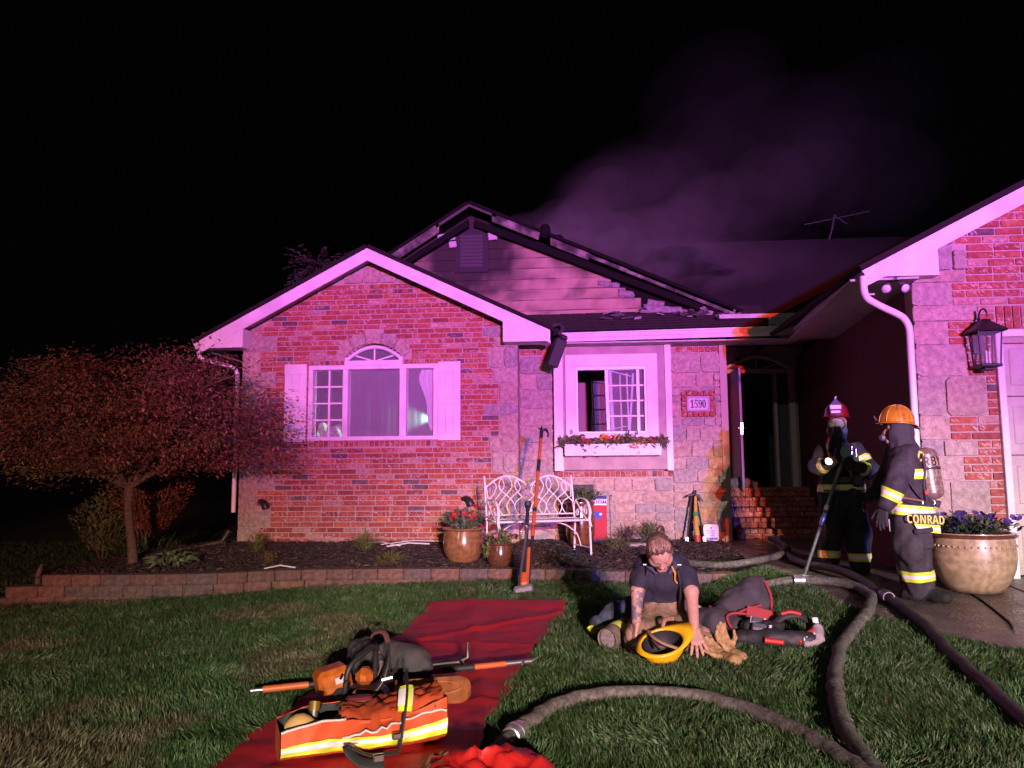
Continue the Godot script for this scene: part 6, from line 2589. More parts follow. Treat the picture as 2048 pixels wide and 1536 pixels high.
# ---------------------------------------------------------------- hoses, tarp and tools
func lay(pts: Array, lift: float) -> Array:
	var out := []
	for p in pts:
		out.append(Vector3(p.x, land_y(p.x, p.y) + lift, p.y))
	return out

func hose(label: String, pts: Array, r: float, m: Material, n := 90) -> Node3D:
	var t := thing("fire_hose", label, "fire hose", Vector3.ZERO, 0.0, "hoses run out to the front door")
	var b := MB.new()
	var c := curve(pts, n)
	var rr := []
	var w := FastNoiseLite.new()
	w.frequency = 0.9
	w.seed = int(r * 10000.0) + n + pts.size()
	for i in c.size():
		c[i] += Vector3(w.get_noise_1d(i * 0.35), 0.0, w.get_noise_1d(i * 0.35 + 400.0)) * 0.022
		rr.append(r * (1.0 + 0.07 * w.get_noise_1d(i * 0.8 + 90.0)))
	b.tube(c, rr, 14, true, 0.9, Vector3.UP)
	obj(t, "jacket", b, m)
	return t

func collar(t: Node, called: String, at: Vector3, along: Vector3, r: float, l: float, m: Material) -> void:
	var b := MB.new()
	b.T = from_to(at - along.normalized() * l * 0.5, at + along.normalized() * l)
	b.lathe([Vector2(r * 0.9, 0.0), Vector2(r * 1.08, 0.004), Vector2(r * 1.1, l * 0.38), Vector2(r * 1.25, l * 0.42), Vector2(r * 1.25, l * 0.6), Vector2(r * 1.1, l * 0.64), Vector2(r * 1.08, l), Vector2(r * 0.9, l)], 18)
	obj(t, called, b, m)

func build_tools() -> void:
	var weave := textured(mat("hose_jacket", Color(0.29, 0.27, 0.235), 0.8), noise_tex("hose_tone", 0.02, 0.35, 1.0, false, 6, 81), 2.5, noise_tex("grain_relief", 0.08, 0, 6.0, true), 1.0)
	var weave2 := textured(mat("hose_jacket_olive", Color(0.25, 0.27, 0.20), 0.8), noise_tex("hose_tone", 0.02, 0.55, 1.0), 2.5, noise_tex("grain_relief", 0.08, 0, 6.0, true), 0.7)
	var weave3 := textured(mat("hose_jacket_dark", Color(0.06, 0.06, 0.062), 0.6), noise_tex("hose_tone", 0.02, 0.55, 1.0), 2.5, noise_tex("grain_relief", 0.08, 0, 6.0, true), 0.7)
	var alloy := mat("alloy", Color(0.5, 0.5, 0.5), 0.35, 0.8)
	var near := lay([Vector2(-0.42, -3.5), Vector2(-0.36, -3.80), Vector2(-0.27, -4.09), Vector2(-0.13, -4.38), Vector2(0.08, -4.55), Vector2(0.35, -4.60), Vector2(0.62, -4.54), Vector2(0.83, -4.32), Vector2(0.99, -3.99), Vector2(1.10, -3.61), Vector2(1.15, -3.2), Vector2(1.1, -2.7)], 0.04)
	var h := hose("pale fire hose arching over the grass from the red tarp", near, 0.040, weave)
	collar(h, "coupling", near[1] + Vector3(0.03, 0, -0.08), near[2] - near[1], 0.044, 0.12, alloy)
	var loop := lay([Vector2(1.2, -6.75), Vector2(1.28, -7.08), Vector2(1.44, -7.51), Vector2(1.67, -7.71), Vector2(1.98, -7.70), Vector2(2.27, -7.47), Vector2(2.37, -7.08), Vector2(2.22, -6.59), Vector2(1.92, -6.09), Vector2(1.68, -5.61), Vector2(1.43, -4.90), Vector2(1.25, -4.24), Vector2(1.19, -3.82), Vector2(1.17, -3.4), Vector2(1.22, -2.8)], 0.045)
	h = hose("olive fire hose looping on the walk with a bright coupling in it", loop, 0.043, weave2, 120)
	collar(h, "coupling", loop[4] + Vector3(0.02, 0, 0.01), Vector3(1, 0, 0.05), 0.047, 0.16, alloy)
	var dark := lay([Vector2(2.5, -10.6), Vector2(2.35, -9.6), Vector2(2.27, -8.78), Vector2(2.38, -7.72), Vector2(2.46, -7.02), Vector2(2.43, -6.22), Vector2(2.34, -5.49), Vector2(2.22, -4.77), Vector2(2.12, -4.24), Vector2(2.05, -3.5), Vector2(2.0, -2.8)], 0.042)
	dark[3].y += 0.05
	h = hose("black fire hose running straight from the steps past the walking firefighter", dark, 0.040, weave3)
	collar(h, "coupling", dark[4] + Vector3(0.0, 0.005, 0.1), dark[5] - dark[4], 0.043, 0.14, mat("dark_alloy", Color(0.2, 0.2, 0.2), 0.35, 0.8))
	var back := [Vector3(0.75, 0.30, -9.7), Vector3(1.20, 0.275, -9.3), Vector3(1.5, 0.28, -9.05), Vector3(1.82, 0.32, -9.05), Vector3(2.24, 0.35, -9.5), Vector3(2.5, 0.37, -10.3), Vector3(2.62, 0.36, -11.6)]
	hose("pale fire hose lying on the mulch behind the seated firefighter", back, 0.042, weave2)
	# thin black cable from the big pot
	var t := thing("cable", "thin black cable snaking over the drive from the big ochre pot", "cable")
	var b := MB.new()
	b.tube(curve(lay([Vector2(3.34, -7.62), Vector2(3.28, -7.30), Vector2(3.24, -7.0), Vector2(3.16, -6.58), Vector2(3.10, -6.30), Vector2(3.02, -6.09)], 0.008), 40), 0.008, 6)
	obj(t, "cord", b, mats["rubber"])
	build_tarp()
	build_leaning_tools()
	build_saw_bag()
	build_tarp_tools()

func build_tarp() -> void:
	var t := thing("tarp", "red salvage tarp spread on the lawn under the tools", "tarp")
	var vinyl := textured(mat("red_vinyl", Color(0.48, 0.014, 0.016), 0.6), noise_tex("paint", 0.006, 0.88, 1.0), 1.0, noise_tex("vinyl_crease", 0.012, 0, 3.0, true, 4, 91), 0.5)
	var b := MB.new()
	var rows := []
	var n := FastNoiseLite.new()
	n.frequency = 0.8
	n.seed = 17
	n.fractal_octaves = 4
	for i in 130:
		var z := lerpf(-2.3, -7.5, i / 129.0)
		var row := PackedVector3Array()
		for j in 60:
			var u := j / 59.0
			var edge := 0.06 * n.get_noise_2d(z * 2.0, 40.0 + signf(u - 0.5) * 9.0)
			var x := lerpf(tarp_left(z), tarp_right(z), u) + edge * absf(u - 0.5) * 2.0
			var far := smoothstep(-7.1, -7.45, z)
			# creases across and the fold lines of its packing
			var y := 0.012 + 0.024 * absf(n.get_noise_2d(x * 1.6, z * 2.4)) + 0.008 * n.get_noise_2d(x * 5.0, z * 6.0)
			y += 0.022 * exp(-pow((z + 7.0 + (x + 0.15) * 1.1) / 0.05, 2.0)) + 0.018 * exp(-pow((x + 0.80 - (z + 6.0) * 0.16) / 0.045, 2.0))
			y += 0.02 * exp(-pow((z + 5.75) / 0.04, 2.0)) + 0.016 * exp(-pow((z + 4.4) / 0.04, 2.0))
			y += 0.02 * far
			row.append(Vector3(x, lawn_y(x, z) + maxf(y, 0.006) + 0.012, z))
		rows.append(row)
	b.grid(rows)
	obj(t, "sheet", b, vinyl)
	# bundled red cover where the near hose begins
	t = thing("folded_cover", "bright red vinyl cover bunched up at the hose end", "cover", Vector3(-0.42, 0.06, -3.36))
	b = MB.new()
	rows = []
	for i in 26:
		var v := i / 25.0
		var row := PackedVector3Array()
		for j in 44:
			var a := TAU * j / 44.0
			var r := sin(PI * 0.5 * v)
			var rim := 1.0 + 0.10 * sin(a * 3.0 + 1.0) + 0.05 * sin(a * 7.0)
			var y := 0.105 * pow(cos(PI * 0.5 * v), 0.7) * (1.0 + 0.25 * sin(a * 2.0 + 0.6))
			y += 0.02 * n.get_noise_2d(cos(a) * r * 3.0 + 7.0, sin(a) * r * 3.0) * 2.0
			y += 0.012 * maxf(0.0, sin(a * 4.0 + v * 6.0)) * v * (1.0 - v) * 2.0
			row.append(Vector3(cos(a) * r * 0.27 * rim, maxf(y, 0.0), -sin(a) * r * 0.22 * rim))
		rows.append(row)
	rows.reverse()
	b.grid(rows, true)
	obj(t, "cloth", b, textured(mat("red_cover", Color(0.55, 0.02, 0.018), 0.38), noise_tex("paint", 0.006, 0.88, 1.0), 1.0, noise_tex("vinyl_crease", 0.012, 0, 3.0, true, 4, 91), 0.6))

func rod(t: Node, called: String, a: Vector3, b: Vector3, r: float, m: Material, sides := 10) -> void:
	var k := MB.new()
	k.tube([a, b], r, sides)
	obj(t, called, k, m)

func build_leaning_tools() -> void:
	var orange := textured(mat("orange_grip", Color(0.55, 0.12, 0.03), 0.5), noise_tex("paint", 0.006, 0.88, 1.0), 3.0)
	var blk := mat("black_grip", Color(0.02, 0.02, 0.022), 0.6)
	var a := Vector3(-0.56, 0.12, -8.25)
	var e := Vector3(-0.50, 1.86, -10.25)
	var t := thing("pike_pole", "long orange pike pole with black grips leaning on the bench", "pike pole", a)
	var p := func(f: float) -> Vector3: return (e - a) * f
	for q in [[0.0, 0.28, 0.016, blk], [0.28, 0.42, 0.022, orange], [0.42, 0.445, 0.024, blk], [0.445, 0.68, 0.021, orange], [0.68, 0.76, 0.023, blk], [0.76, 0.92, 0.020, orange], [0.92, 0.985, 0.024, blk]]:
		rod(t, "shaft", p.call(q[0]), p.call(q[1]), q[2], q[3])
	var b := MB.new()
	b.tube([p.call(0.97), p.call(1.0) + Vector3(0, 0.03, 0)], [0.026, 0.006], 8)
	b.tube(curve([p.call(0.975), p.call(0.985) + Vector3(0.05, 0.01, 0.02), p.call(0.965) + Vector3(0.085, -0.01, 0.03), p.call(0.94) + Vector3(0.085, -0.02, 0.03)], 10), [0.02, 0.02, 0.018, 0.017, 0.016, 0.014, 0.012, 0.01, 0.008, 0.004], 8)
	b.tube([p.call(0.99), p.call(0.995) + Vector3(-0.05, 0.02, 0)], [0.014, 0.004], 8)
	obj(t, "hook", b, mats["black_metal"])
	# sledge
	a = Vector3(-0.585, 0.17, -8.08)
	e = Vector3(-0.60, 0.95, -8.95)
	t = thing("sledgehammer", "grey headed sledgehammer with orange and black handle standing head down on the grass", "sledgehammer", a)
	p = func(f: float) -> Vector3: return (e - a) * f
	b = MB.new()
	b.T = Transform3D(Basis(Vector3(0, 1, 0), 0.15) * Basis(Vector3(0, 0, 1), 0.18), Vector3(-0.01, -0.02, 0))
	b.box(Vector3.ZERO, Vector3(0.20, 0.085, 0.085), 0.022)
	obj(t, "head", b, textured(mat("worn_iron", Color(0.26, 0.25, 0.26), 0.6, 0.3), noise_tex("stone_mottle", 0.012, 0.6, 1.0), 4.0))
	b = MB.new()
	b.T = from_to(Vector3.ZERO, e - a)
	b.box(Vector3(0.0, 0.10, 0), Vector3(0.085, 0.17, 0.06), 0.02)
	obj(t, "head_guard", b, orange)
	rod(t, "lower_grip", p.call(0.12) + Vector3(0.025, 0, 0), p.call(0.44) + Vector3(0.03, 0, 0), 0.020, orange)
	rod(t, "shaft", p.call(0.1), p.call(0.97), 0.021, blk)
	b = MB.new()
	b.T = Transform3D(Basis(), e - a)
	b.lathe([Vector2(0.001, -0.05), Vector2(0.03, -0.045), Vector2(0.038, 0.0), Vector2(0.03, 0.035), Vector2(0.001, 0.042)], 12)
	obj(t, "knob", b, blk)
	# halligan
	a = Vector3(-0.65, 0.10, -8.1)
	e = Vector3(-0.585, 0.74, -8.6)
	t = thing("halligan_bar", "grey steel pry bar with fork and adze standing beside the sledgehammer", "pry bar", a)
	rod(t, "shaft", Vector3.ZERO, e - a, 0.014, mats["steel"], 6)
	b = MB.new()
	b.T = Transform3D(Basis(), e - a)
	b.tube([Vector3(0, -0.01, 0), Vector3(0.09, 0.0, 0.06), Vector3(0.20, -0.005, 0.12)], [0.024, 0.02, 0.016], 6, true, 0.35)
	b.tube([Vector3(0, 0, 0), Vector3(-0.05, 0.02, 0.05), Vector3(-0.06, -0.08, 0.07)], [0.02, 0.015, 0.004], 6)
	obj(t, "adze", b, mats["chrome"])
	b = MB.new()
	b.tube([Vector3(0, 0.02, 0), Vector3(-0.09, 0.0, 0.02)], [0.012, 0.006], 6)
	b.tube([Vector3(0, 0.02, 0), Vector3(0.05, 0.0, 0.03)], [0.012, 0.006], 6)
	obj(t, "fork", b, mats["steel"])
	# axe and two bars by the stone wall
	var wood := textured(mat("yellow_handle", Color(0.50, 0.32, 0.06), 0.45), noise_tex("paint", 0.006, 0.88, 1.0), 3.0)
	t = thing("fire_axe", "pick headed fire axe with yellow handle leaning head up on the stone wall", "axe", Vector3(1.60, 0.32, -11.55))
	b = MB.new()
	b.tube(curve([Vector3(0, 0.08, 0), Vector3(-0.005, 0.2, -0.04), Vector3(0.005, 0.42, -0.13), Vector3(0.02, 0.62, -0.21)], 12), [0.040, 0.039, 0.037, 0.035, 0.033, 0.031, 0.029, 0.027, 0.025, 0.023, 0.021, 0.02], 10)
	obj(t, "handle", b, wood)
	b = MB.new()
	b.tube([Vector3(0, -0.02, 0.01), Vector3(0, 0.09, 0)], 0.048, 10)
	obj(t, "butt", b, mat("red_butt", Color(0.30, 0.03, 0.015), 0.5))
	b = MB.new()
	b.tube([Vector3(0.0, 0.35, -0.085), Vector3(0.0, 0.40, -0.105)], 0.040, 10)
	obj(t, "green_band", b, mat("green_band", Color(0.04, 0.20, 0.08), 0.6))
	b = MB.new()
	b.tube([Vector3(0.02, 0.645, -0.21), Vector3(0.0, 0.65, -0.2), Vector3(-0.09, 0.63, -0.19), Vector3(-0.13, 0.60, -0.19)], [0.02, 0.022, 0.014, 0.004], 8)
	b.tube([Vector3(0.02, 0.645, -0.21), Vector3(0.06, 0.62, -0.2), Vector3(0.12, 0.55, -0.19)], [0.024, 0.022, 0.006], 8)
	b.tube([Vector3(0.01, 0.63, -0.2), Vector3(0.03, 0.71, -0.22)], [0.02, 0.012], 8)
	obj(t, "head", b, mats["black_metal"])
	for q in [[Vector3(1.46, 0.31, -11.6), Vector3(1.57, 0.96, -11.78), "black steel bar leaning on the stone wall left of the yellow axe"], [Vector3(1.70, 0.32, -11.58), Vector3(1.63, 0.92, -11.78), "black steel bar leaning on the stone wall right of the yellow axe"]]:
		t = thing("pry_bar", q[2], "pry bar", q[0])
		rod(t, "shaft", Vector3.ZERO, q[1] - q[0], 0.014, mats["black_metal"], 6)
		b = MB.new()
		b.box(Vector3(0, 0.03, 0), Vector3(0.055, 0.09, 0.03), 0.008)
		obj(t, "claw", b, mats["steel"])

func lime() -> StandardMaterial3D:
	return mat("lime_tape", Color(0.62, 0.72, 0.05), 0.4)

func silver() -> StandardMaterial3D:
	return mat("silver_tape", Color(0.70, 0.70, 0.72), 0.3)

func build_saw_bag() -> void:
	var t := thing("saw_bag", "open orange saw bag with lime reflective tape lying on the tarp", "bag", Vector3(-1.0, 0.085, -3.66), 0.445)
	var cloth := textured(mat("orange_cloth", Color(0.62, 0.09, 0.025), 0.7), noise_tex("paint", 0.006, 0.88, 1.0), 1.5, noise_tex("vinyl_crease", 0.012, 0, 3.0, true, 4, 91), 0.5)
	var blk := mat("black_web", Color(0.015, 0.015, 0.016), 0.7)
	var hl := 0.36
	var n := FastNoiseLite.new()
	n.frequency = 3.0
	n.seed = 23
	# section: from the back lip, under, to the front lip
	var sec := func(u: float, s: float, off: float) -> Vector3:
		var x := lerpf(-hl, hl, u)
		var a := lerpf(PI * 1.0, TAU, s)
		var wid := 0.155 * (0.82 + 0.18 * sin(PI * u)) - off
		var high := (0.13 + 0.07 * u + 0.02 * sin(u * 7.0)) - off * 0.5
		var c := cos(a)
		var y := -sin(a)
		var z := signf(c) * pow(absf(c), 0.7) * wid
		var yy := (1.0 - pow(absf(y), 0.8)) * high
		var p := Vector3(x, yy + off * 0.4, z)
		p += Vector3(0, 0.5, 1.0) * 0.03 * n.get_noise_3d(p.x * 4.5 + 9.0, p.y * 5.0, p.z * 4.0)
		p += Vector3(0, 0.3, 1.0) * 0.055 * n.get_noise_3d(p.x * 1.3, p.y * 1.5, p.z * 1.5)
		return p
	for lay_ in [[0.0, cloth, "shell"], [0.012, blk, "lining"]]:
		var b := MB.new()
		var rows := []
		for i in 22:
			var row := PackedVector3Array()
			for j in 44:
				row.append(sec.call(j / 43.0, i / 21.0, lay_[0]))
			rows.append(row)
		if lay_[0] > 0.0:
			rows.reverse()
		b.grid(rows)
		obj(t, lay_[2], b, lay_[1])
	# ends
	for u in [0.0, 1.0]:
		var b := MB.new()
		var ring := PackedVector3Array()
		for i in 22:
			ring.append(sec.call(u, i / 21.0, 0.0) + Vector3(0.004 * (u * 2.0 - 1.0), 0, 0))
		b.fan(ring, Vector3(u * 2.0 - 1.0, 0, 0))
		obj(t, "end", b, cloth)
	# flap thrown over the right half
	var b := MB.new()
	var rows := []
	for i in 16:
		var f := i / 15.0
		var row := PackedVector3Array()
		for j in 22:
			var u := lerpf(0.36, 1.0, j / 21.0)
			var z := lerpf(-0.16, 0.175 - 0.05 * sin(u * 9.0), f)
			var y := 0.12 + 0.08 * u + 0.055 * sin(PI * f) * (0.6 + 0.4 * sin(u * 5.0 + 1.0)) - 0.035 * smoothstep(0.72, 1.0, f) + 0.03 * n.get_noise_2d(u * 4.0, f * 1.5)
			row.append(Vector3(lerpf(-hl, hl, u) + 0.01 * sin(f * 5.0), y, z))
		rows.append(row)
	rows.reverse()
	b.grid(rows)
	obj(t, "flap", b, cloth)
	var pipe := mat("pale_piping", Color(0.62, 0.55, 0.56), 0.6)
	b = MB.new()
	var pts := []
	for p in rows[0]:
		pts.append(p + Vector3(0, 0.003, 0.004))
	b.tube(pts, 0.009, 6, true, 0.6)
	obj(t, "flap_piping", b, pipe)
	b = MB.new()
	pts = []
	for j in 12:
		pts.append(sec.call(j / 11.0 * 0.36, 1.0, 0.0) + Vector3(0, 0.004, 0.0))
	b.tube(pts, 0.009, 6, true, 0.6)
	obj(t, "lip_piping", b, pipe)
	# tape round the lower front
	for q in [[0.67, 0.73, "lime_tape", lime()], [0.73, 0.785, "silver_tape", silver()], [0.785, 0.81, "lime_tape", lime()]]:
		b = MB.new()
		rows = []
		for i in 4:
			var row := PackedVector3Array()
			for j in 44:
				row.append(sec.call(j / 43.0, lerpf(q[0], q[1], i / 3.0) + 0.08, -0.010))
			rows.append(row)
		b.grid(rows)
		obj(t, q[2], b, q[3])
	# webbing handles with a reflective sleeve
	b = MB.new()
	pts = curve([Vector3(0.13, 0.03, 0.172), Vector3(0.14, 0.12, 0.19), Vector3(0.16, 0.21, 0.16), Vector3(0.19, 0.265, 0.05), Vector3(0.21, 0.28, -0.06)], 20)
	b.tube(pts, 0.026, 8, true, 0.25)
	obj(t, "strap", b, blk)
	b = MB.new()
	b.tube(pts.slice(7, 14), 0.034, 8, true, 0.35)
	obj(t, "strap_sleeve", b, lime())
	b = MB.new()
	b.tube(pts.slice(8, 13), 0.037, 6, true, 0.36)
	obj(t, "strap_reflector", b, silver())
	b = MB.new()
	b.tube(curve([Vector3(0.12, 0.02, 0.18), Vector3(0.0, 0.03, 0.21), Vector3(-0.1, 0.08, 0.22), Vector3(-0.05, 0.02, 0.24), Vector3(0.05, 0.0, 0.25)], 20), 0.026, 8, true, 0.25)
	obj(t, "loose_strap", b, blk)
	b = MB.new()
	b.box(Vector3(0.12, 0.09, 0.19), Vector3(0.05, 0.03, 0.02), 0.006)
	b.box(Vector3(0.03, 0.025, 0.24), Vector3(0.05, 0.035, 0.015), 0.006)
	obj(t, "buckle", b, mats["chrome"])
	# contents seen in the open left half
	b = MB.new()
	b.tube(curve([Vector3(-0.33, 0.12, 0.03), Vector3(-0.27, 0.15, 0.04), Vector3(-0.21, 0.13, 0.05)], 8), [0.02, 0.03, 0.036, 0.038, 0.036, 0.03, 0.022, 0.01], 8)
	obj(t, "tan_glove_tip", b, mat("tan_leather", Color(0.45, 0.27, 0.09), 0.7))
	b = MB.new()
	b.tube([Vector3(-0.22, 0.06, 0.0), Vector3(-0.2, 0.20, -0.06)], 0.02, 8)
	b.tube([Vector3(-0.14, 0.10, 0.02), Vector3(-0.04, 0.17, -0.04)], 0.022, 8)
	obj(t, "spare_part", b, mats["steel"])
	b = MB.new()
	b.tube([Vector3(-0.205, 0.165, -0.045), Vector3(-0.2, 0.2, -0.06)], 0.026, 8)
	obj(t, "brass_nut", b, mat("brass", Color(0.6, 0.4, 0.1), 0.3, 0.8))
	b = MB.new()
	b.box(Vector3(-0.09, 0.16, 0.0), Vector3(0.03, 0.022, 0.03), 0.006)
	b.box(Vector3(0.0, 0.17, -0.08), Vector3(0.12, 0.06, 0.07), 0.012)
	obj(t, "red_case", b, mat("dark_red_case", Color(0.14, 0.02, 0.02), 0.45))

func build_tarp_tools() -> void:
	var orange := textured(mat("saw_orange", Color(0.62, 0.15, 0.02), 0.4), noise_tex("glaze_tone", 0.012, 0.6, 1.0), 3.0)
	var blk := mat("saw_black", Color(0.02, 0.02, 0.022), 0.5)
	var t := thing("chainsaw", "orange chainsaw with its bar in a scuffed orange scabbard", "chainsaw", Vector3(-1.12, 0.13, -4.16), 0.06)
	var b := MB.new()
	b.T = Transform3D(Basis(Vector3(0, 1, 0), 0.5) * Basis(Vector3(0, 0, 1), 0.2).scaled(Vector3(0.78, 0.78, 0.78)), Vector3(-0.17, 0.12, 0.0))
	b.box(Vector3.ZERO, Vector3(0.22, 0.17, 0.19), 0.03)
	obj(t, "cowl", b, orange)
	b = MB.new()
	b.T = Transform3D(Basis(Vector3(0, 1, 0), 0.5) * Basis(Vector3(0, 0, 1), 0.2).scaled(Vector3(0.78, 0.78, 0.78)), Vector3(-0.17, 0.12, 0.0))
	b.box(Vector3(0.03, 0.01, 0.098), Vector3(0.07, 0.04, 0.006), 0.002)
	obj(t, "label_plate", b, mats["silver_label"] if mats.has("silver_label") else mat("silver_label", Color(0.5, 0.45, 0.55), 0.4))
	b = MB.new()
	b.box(Vector3(-0.01, 0.13, -0.03), Vector3(0.09, 0.09, 0.10), 0.03)
	obj(t, "air_box", b, orange)
	b = MB.new()
	b.tube(curve([Vector3(-0.08, 0.05, 0.12), Vector3(-0.06, 0.2, 0.13), Vector3(0.0, 0.26, 0.04), Vector3(0.03, 0.26, -0.08), Vector3(0.02, 0.1, -0.14)], 20), 0.014, 8)
	b.tube(curve([Vector3(0.0, 0.06, 0.1), Vector3(0.08, 0.10, 0.09), Vector3(0.12, 0.20, 0.05), Vector3(0.12, 0.27, 0.02)], 14), [0.02, 0.02, 0.022, 0.024, 0.026, 0.028, 0.03, 0.03, 0.03, 0.028, 0.026, 0.022, 0.018, 0.01], 8, true, 0.5)
	obj(t, "front_handle", b, blk)
	b = MB.new()
	b.box(Vector3(-0.02, 0.05, 0.02), Vector3(0.28, 0.09, 0.16), 0.03)
	obj(t, "crankcase", b, blk)
	b = MB.new()
	b.box(Vector3(0.02, 0.08, 0.12), Vector3(0.12, 0.05, 0.04), 0.018)
	for k in 3:
		b.tube([Vector3(-0.06 - k * 0.018, 0.12 + k * 0.02, 0.14), Vector3(-0.05 - k * 0.018, 0.135 + k * 0.02, 0.15)], 0.007, 6)
	b.tube([Vector3(0.10, 0.14, 0.08), Vector3(0.15, 0.15, 0.07)], 0.025, 8)
	obj(t, "muffler", b, mats["chrome"])
	b = MB.new()
	var pl := PackedVector2Array([Vector2(0.10, -0.07), Vector2(0.10, 0.05)])
	for k in 13:
		var a := PI / 2 - PI * k / 12.0
		pl.append(Vector2(0.42 + 0.07 * cos(a), -0.01 + 0.07 * sin(a)))
	b.T = Transform3D(Basis(Vector3(1, 0, 0), -PI / 2 + 0.6) * Basis(Vector3(0, 0, 1), 0.06), Vector3(0.05, 0.06, 0.0))
	b.prism(pl, -0.02, 0.02)
	obj(t, "scabbard", b, textured(mat("scabbard_orange", Color(0.50, 0.17, 0.06), 0.6), noise_tex("stone_mottle", 0.012, 0.6, 1.0), 2.5))
	b = MB.new()
	var oval := []
	for k in 24:
		var a := TAU * k / 24.0
		oval.append(Vector3(0.33 + 0.11 * cos(a), -0.01 + 0.04 * sin(a), 0.021))
	b.T = Transform3D(Basis(Vector3(1, 0, 0), -PI / 2 + 0.6) * Basis(Vector3(0, 0, 1), 0.06), Vector3(0.05, 0.06, 0.0))
	b.tube(oval, 0.004, 5, false, 1.0, Vector3.ZERO, true)
	obj(t, "scabbard_rib", b, mats["scabbard_orange"])
	# dark hood of heavy cloth with its straps
	t = thing("cloth_hood", "grey heavy cloth hood lying on its side with black straps", "hood", Vector3(-1.05, 0.10, -4.78))
	t.scale = Vector3(0.86, 0.86, 0.86)
	var g := Body.new()
	g.add(Vector3(-0.12, 0.12, -0.05), Vector3(0.06, 0.11, 0.03), 0.125, 0.115)
	g.add(Vector3(0.06, 0.11, 0.03), Vector3(0.13, 0.09, 0.07), 0.11, 0.075)
	g.build(0.016, 0.05, 0.012, 9.0)
	b = MB.new()
	g.into(b)
	obj(t, "hood", b, textured(mat("hood_grey", Color(0.06, 0.055, 0.06), 0.85), noise_tex("paint", 0.006, 0.88, 1.0), 2.0))
	b = MB.new()
	b.tube(curve([Vector3(-0.12, 0.24, 0.0), Vector3(-0.16, 0.30, -0.04), Vector3(-0.24, 0.29, -0.06), Vector3(-0.28, 0.2, -0.04)], 14), 0.022, 8, true, 0.35)
	obj(t, "hood_rim", b, mat("hood_rim", Color(0.10, 0.03, 0.035), 0.8))
	g = Body.new()
	g.chain([Vector3(-0.34, 0.06, 0.06), Vector3(-0.30, 0.18, 0.02), Vector3(-0.24, 0.20, 0.05), Vector3(-0.22, 0.08, 0.1)], [0.05, 0.06, 0.055, 0.05])
	g.chain([Vector3(-0.40, 0.10, 0.0), Vector3(-0.36, 0.2, -0.02), Vector3(-0.28, 0.22, -0.05)], [0.03, 0.045, 0.05])
	g.chain([Vector3(-0.25, 0.03, 0.16), Vector3(-0.19, 0.1, 0.14), Vector3(-0.15, 0.16, 0.1)], [0.03, 0.03, 0.03])
	g.build(0.014, 0.03, 0.02, 16.0)
	b = MB.new()
	g.into(b)
	obj(t, "straps", b, mat("strap_black", Color(0.022, 0.02, 0.024), 0.7))
	b = MB.new()
	b.tube(curve([Vector3(-0.17, 0.2, 0.1), Vector3(-0.13, 0.13, 0.13), Vector3(-0.14, 0.06, 0.16), Vector3(-0.19, 0.02, 0.17)], 10), 0.02, 6, true, 0.3)
	obj(t, "pale_strap", b, mat("strap_pale", Color(0.26, 0.20, 0.21), 0.7))
	# silver pick-ended bar lying on the tarp
	t = thing("pick_bar", "bright steel bar lying on the tarp with its pick pointing up", "pry bar", Vector3(-1.0, 0.10, -4.95))
	b = MB.new()
	b.tube([Vector3(-0.2, 0.03, 0.1), Vector3(0.24, 0.04, -0.12)], 0.018, 8)
	obj(t, "shaft", b, mats["chrome"])
	b = MB.new()
	b.tube([Vector3(0.23, 0.04, -0.12), Vector3(0.275, 0.06, -0.135), Vector3(0.275, 0.15, -0.15)], [0.026, 0.02, 0.006], 8)
	b.tube([Vector3(0.23, 0.04, -0.12), Vector3(0.26, 0.02, -0.06)], [0.02, 0.012], 6)
	obj(t, "pick", b, mats["chrome"])
	# jointed pole across the tarp
	var o2: Material = mats["orange_grip"]
	t = thing("trash_hook", "orange and black hook pole lying across the tarp onto the grass", "hook pole", Vector3(-1.86, 0.10, -4.48))
	var e := Vector3(1.53, 0.04, -0.62)
	for q in [[0.0, 0.04, 0.012, mats["steel"]], [0.04, 0.19, 0.019, o2], [0.19, 0.56, 0.016, mats["black_grip"]], [0.56, 0.66, 0.018, mat("hook_wood", Color(0.36, 0.22, 0.10), 0.7)], [0.66, 0.78, 0.019, mats["black_grip"]], [0.78, 0.90, 0.018, o2], [0.90, 1.0, 0.016, mats["steel"]]]:
		rod(t, "shaft", e * q[0], e * q[1], q[2], q[3])
	b = MB.new()
	b.tube([e * 1.0, e * 1.03 + Vector3(0, 0.02, 0)], [0.014, 0.004], 6)
	b.tube([e * 0.97, e * 0.96 + Vector3(0.01, 0.0, 0.06)], [0.012, 0.004], 6)
	obj(t, "hook", b, mats["steel"])

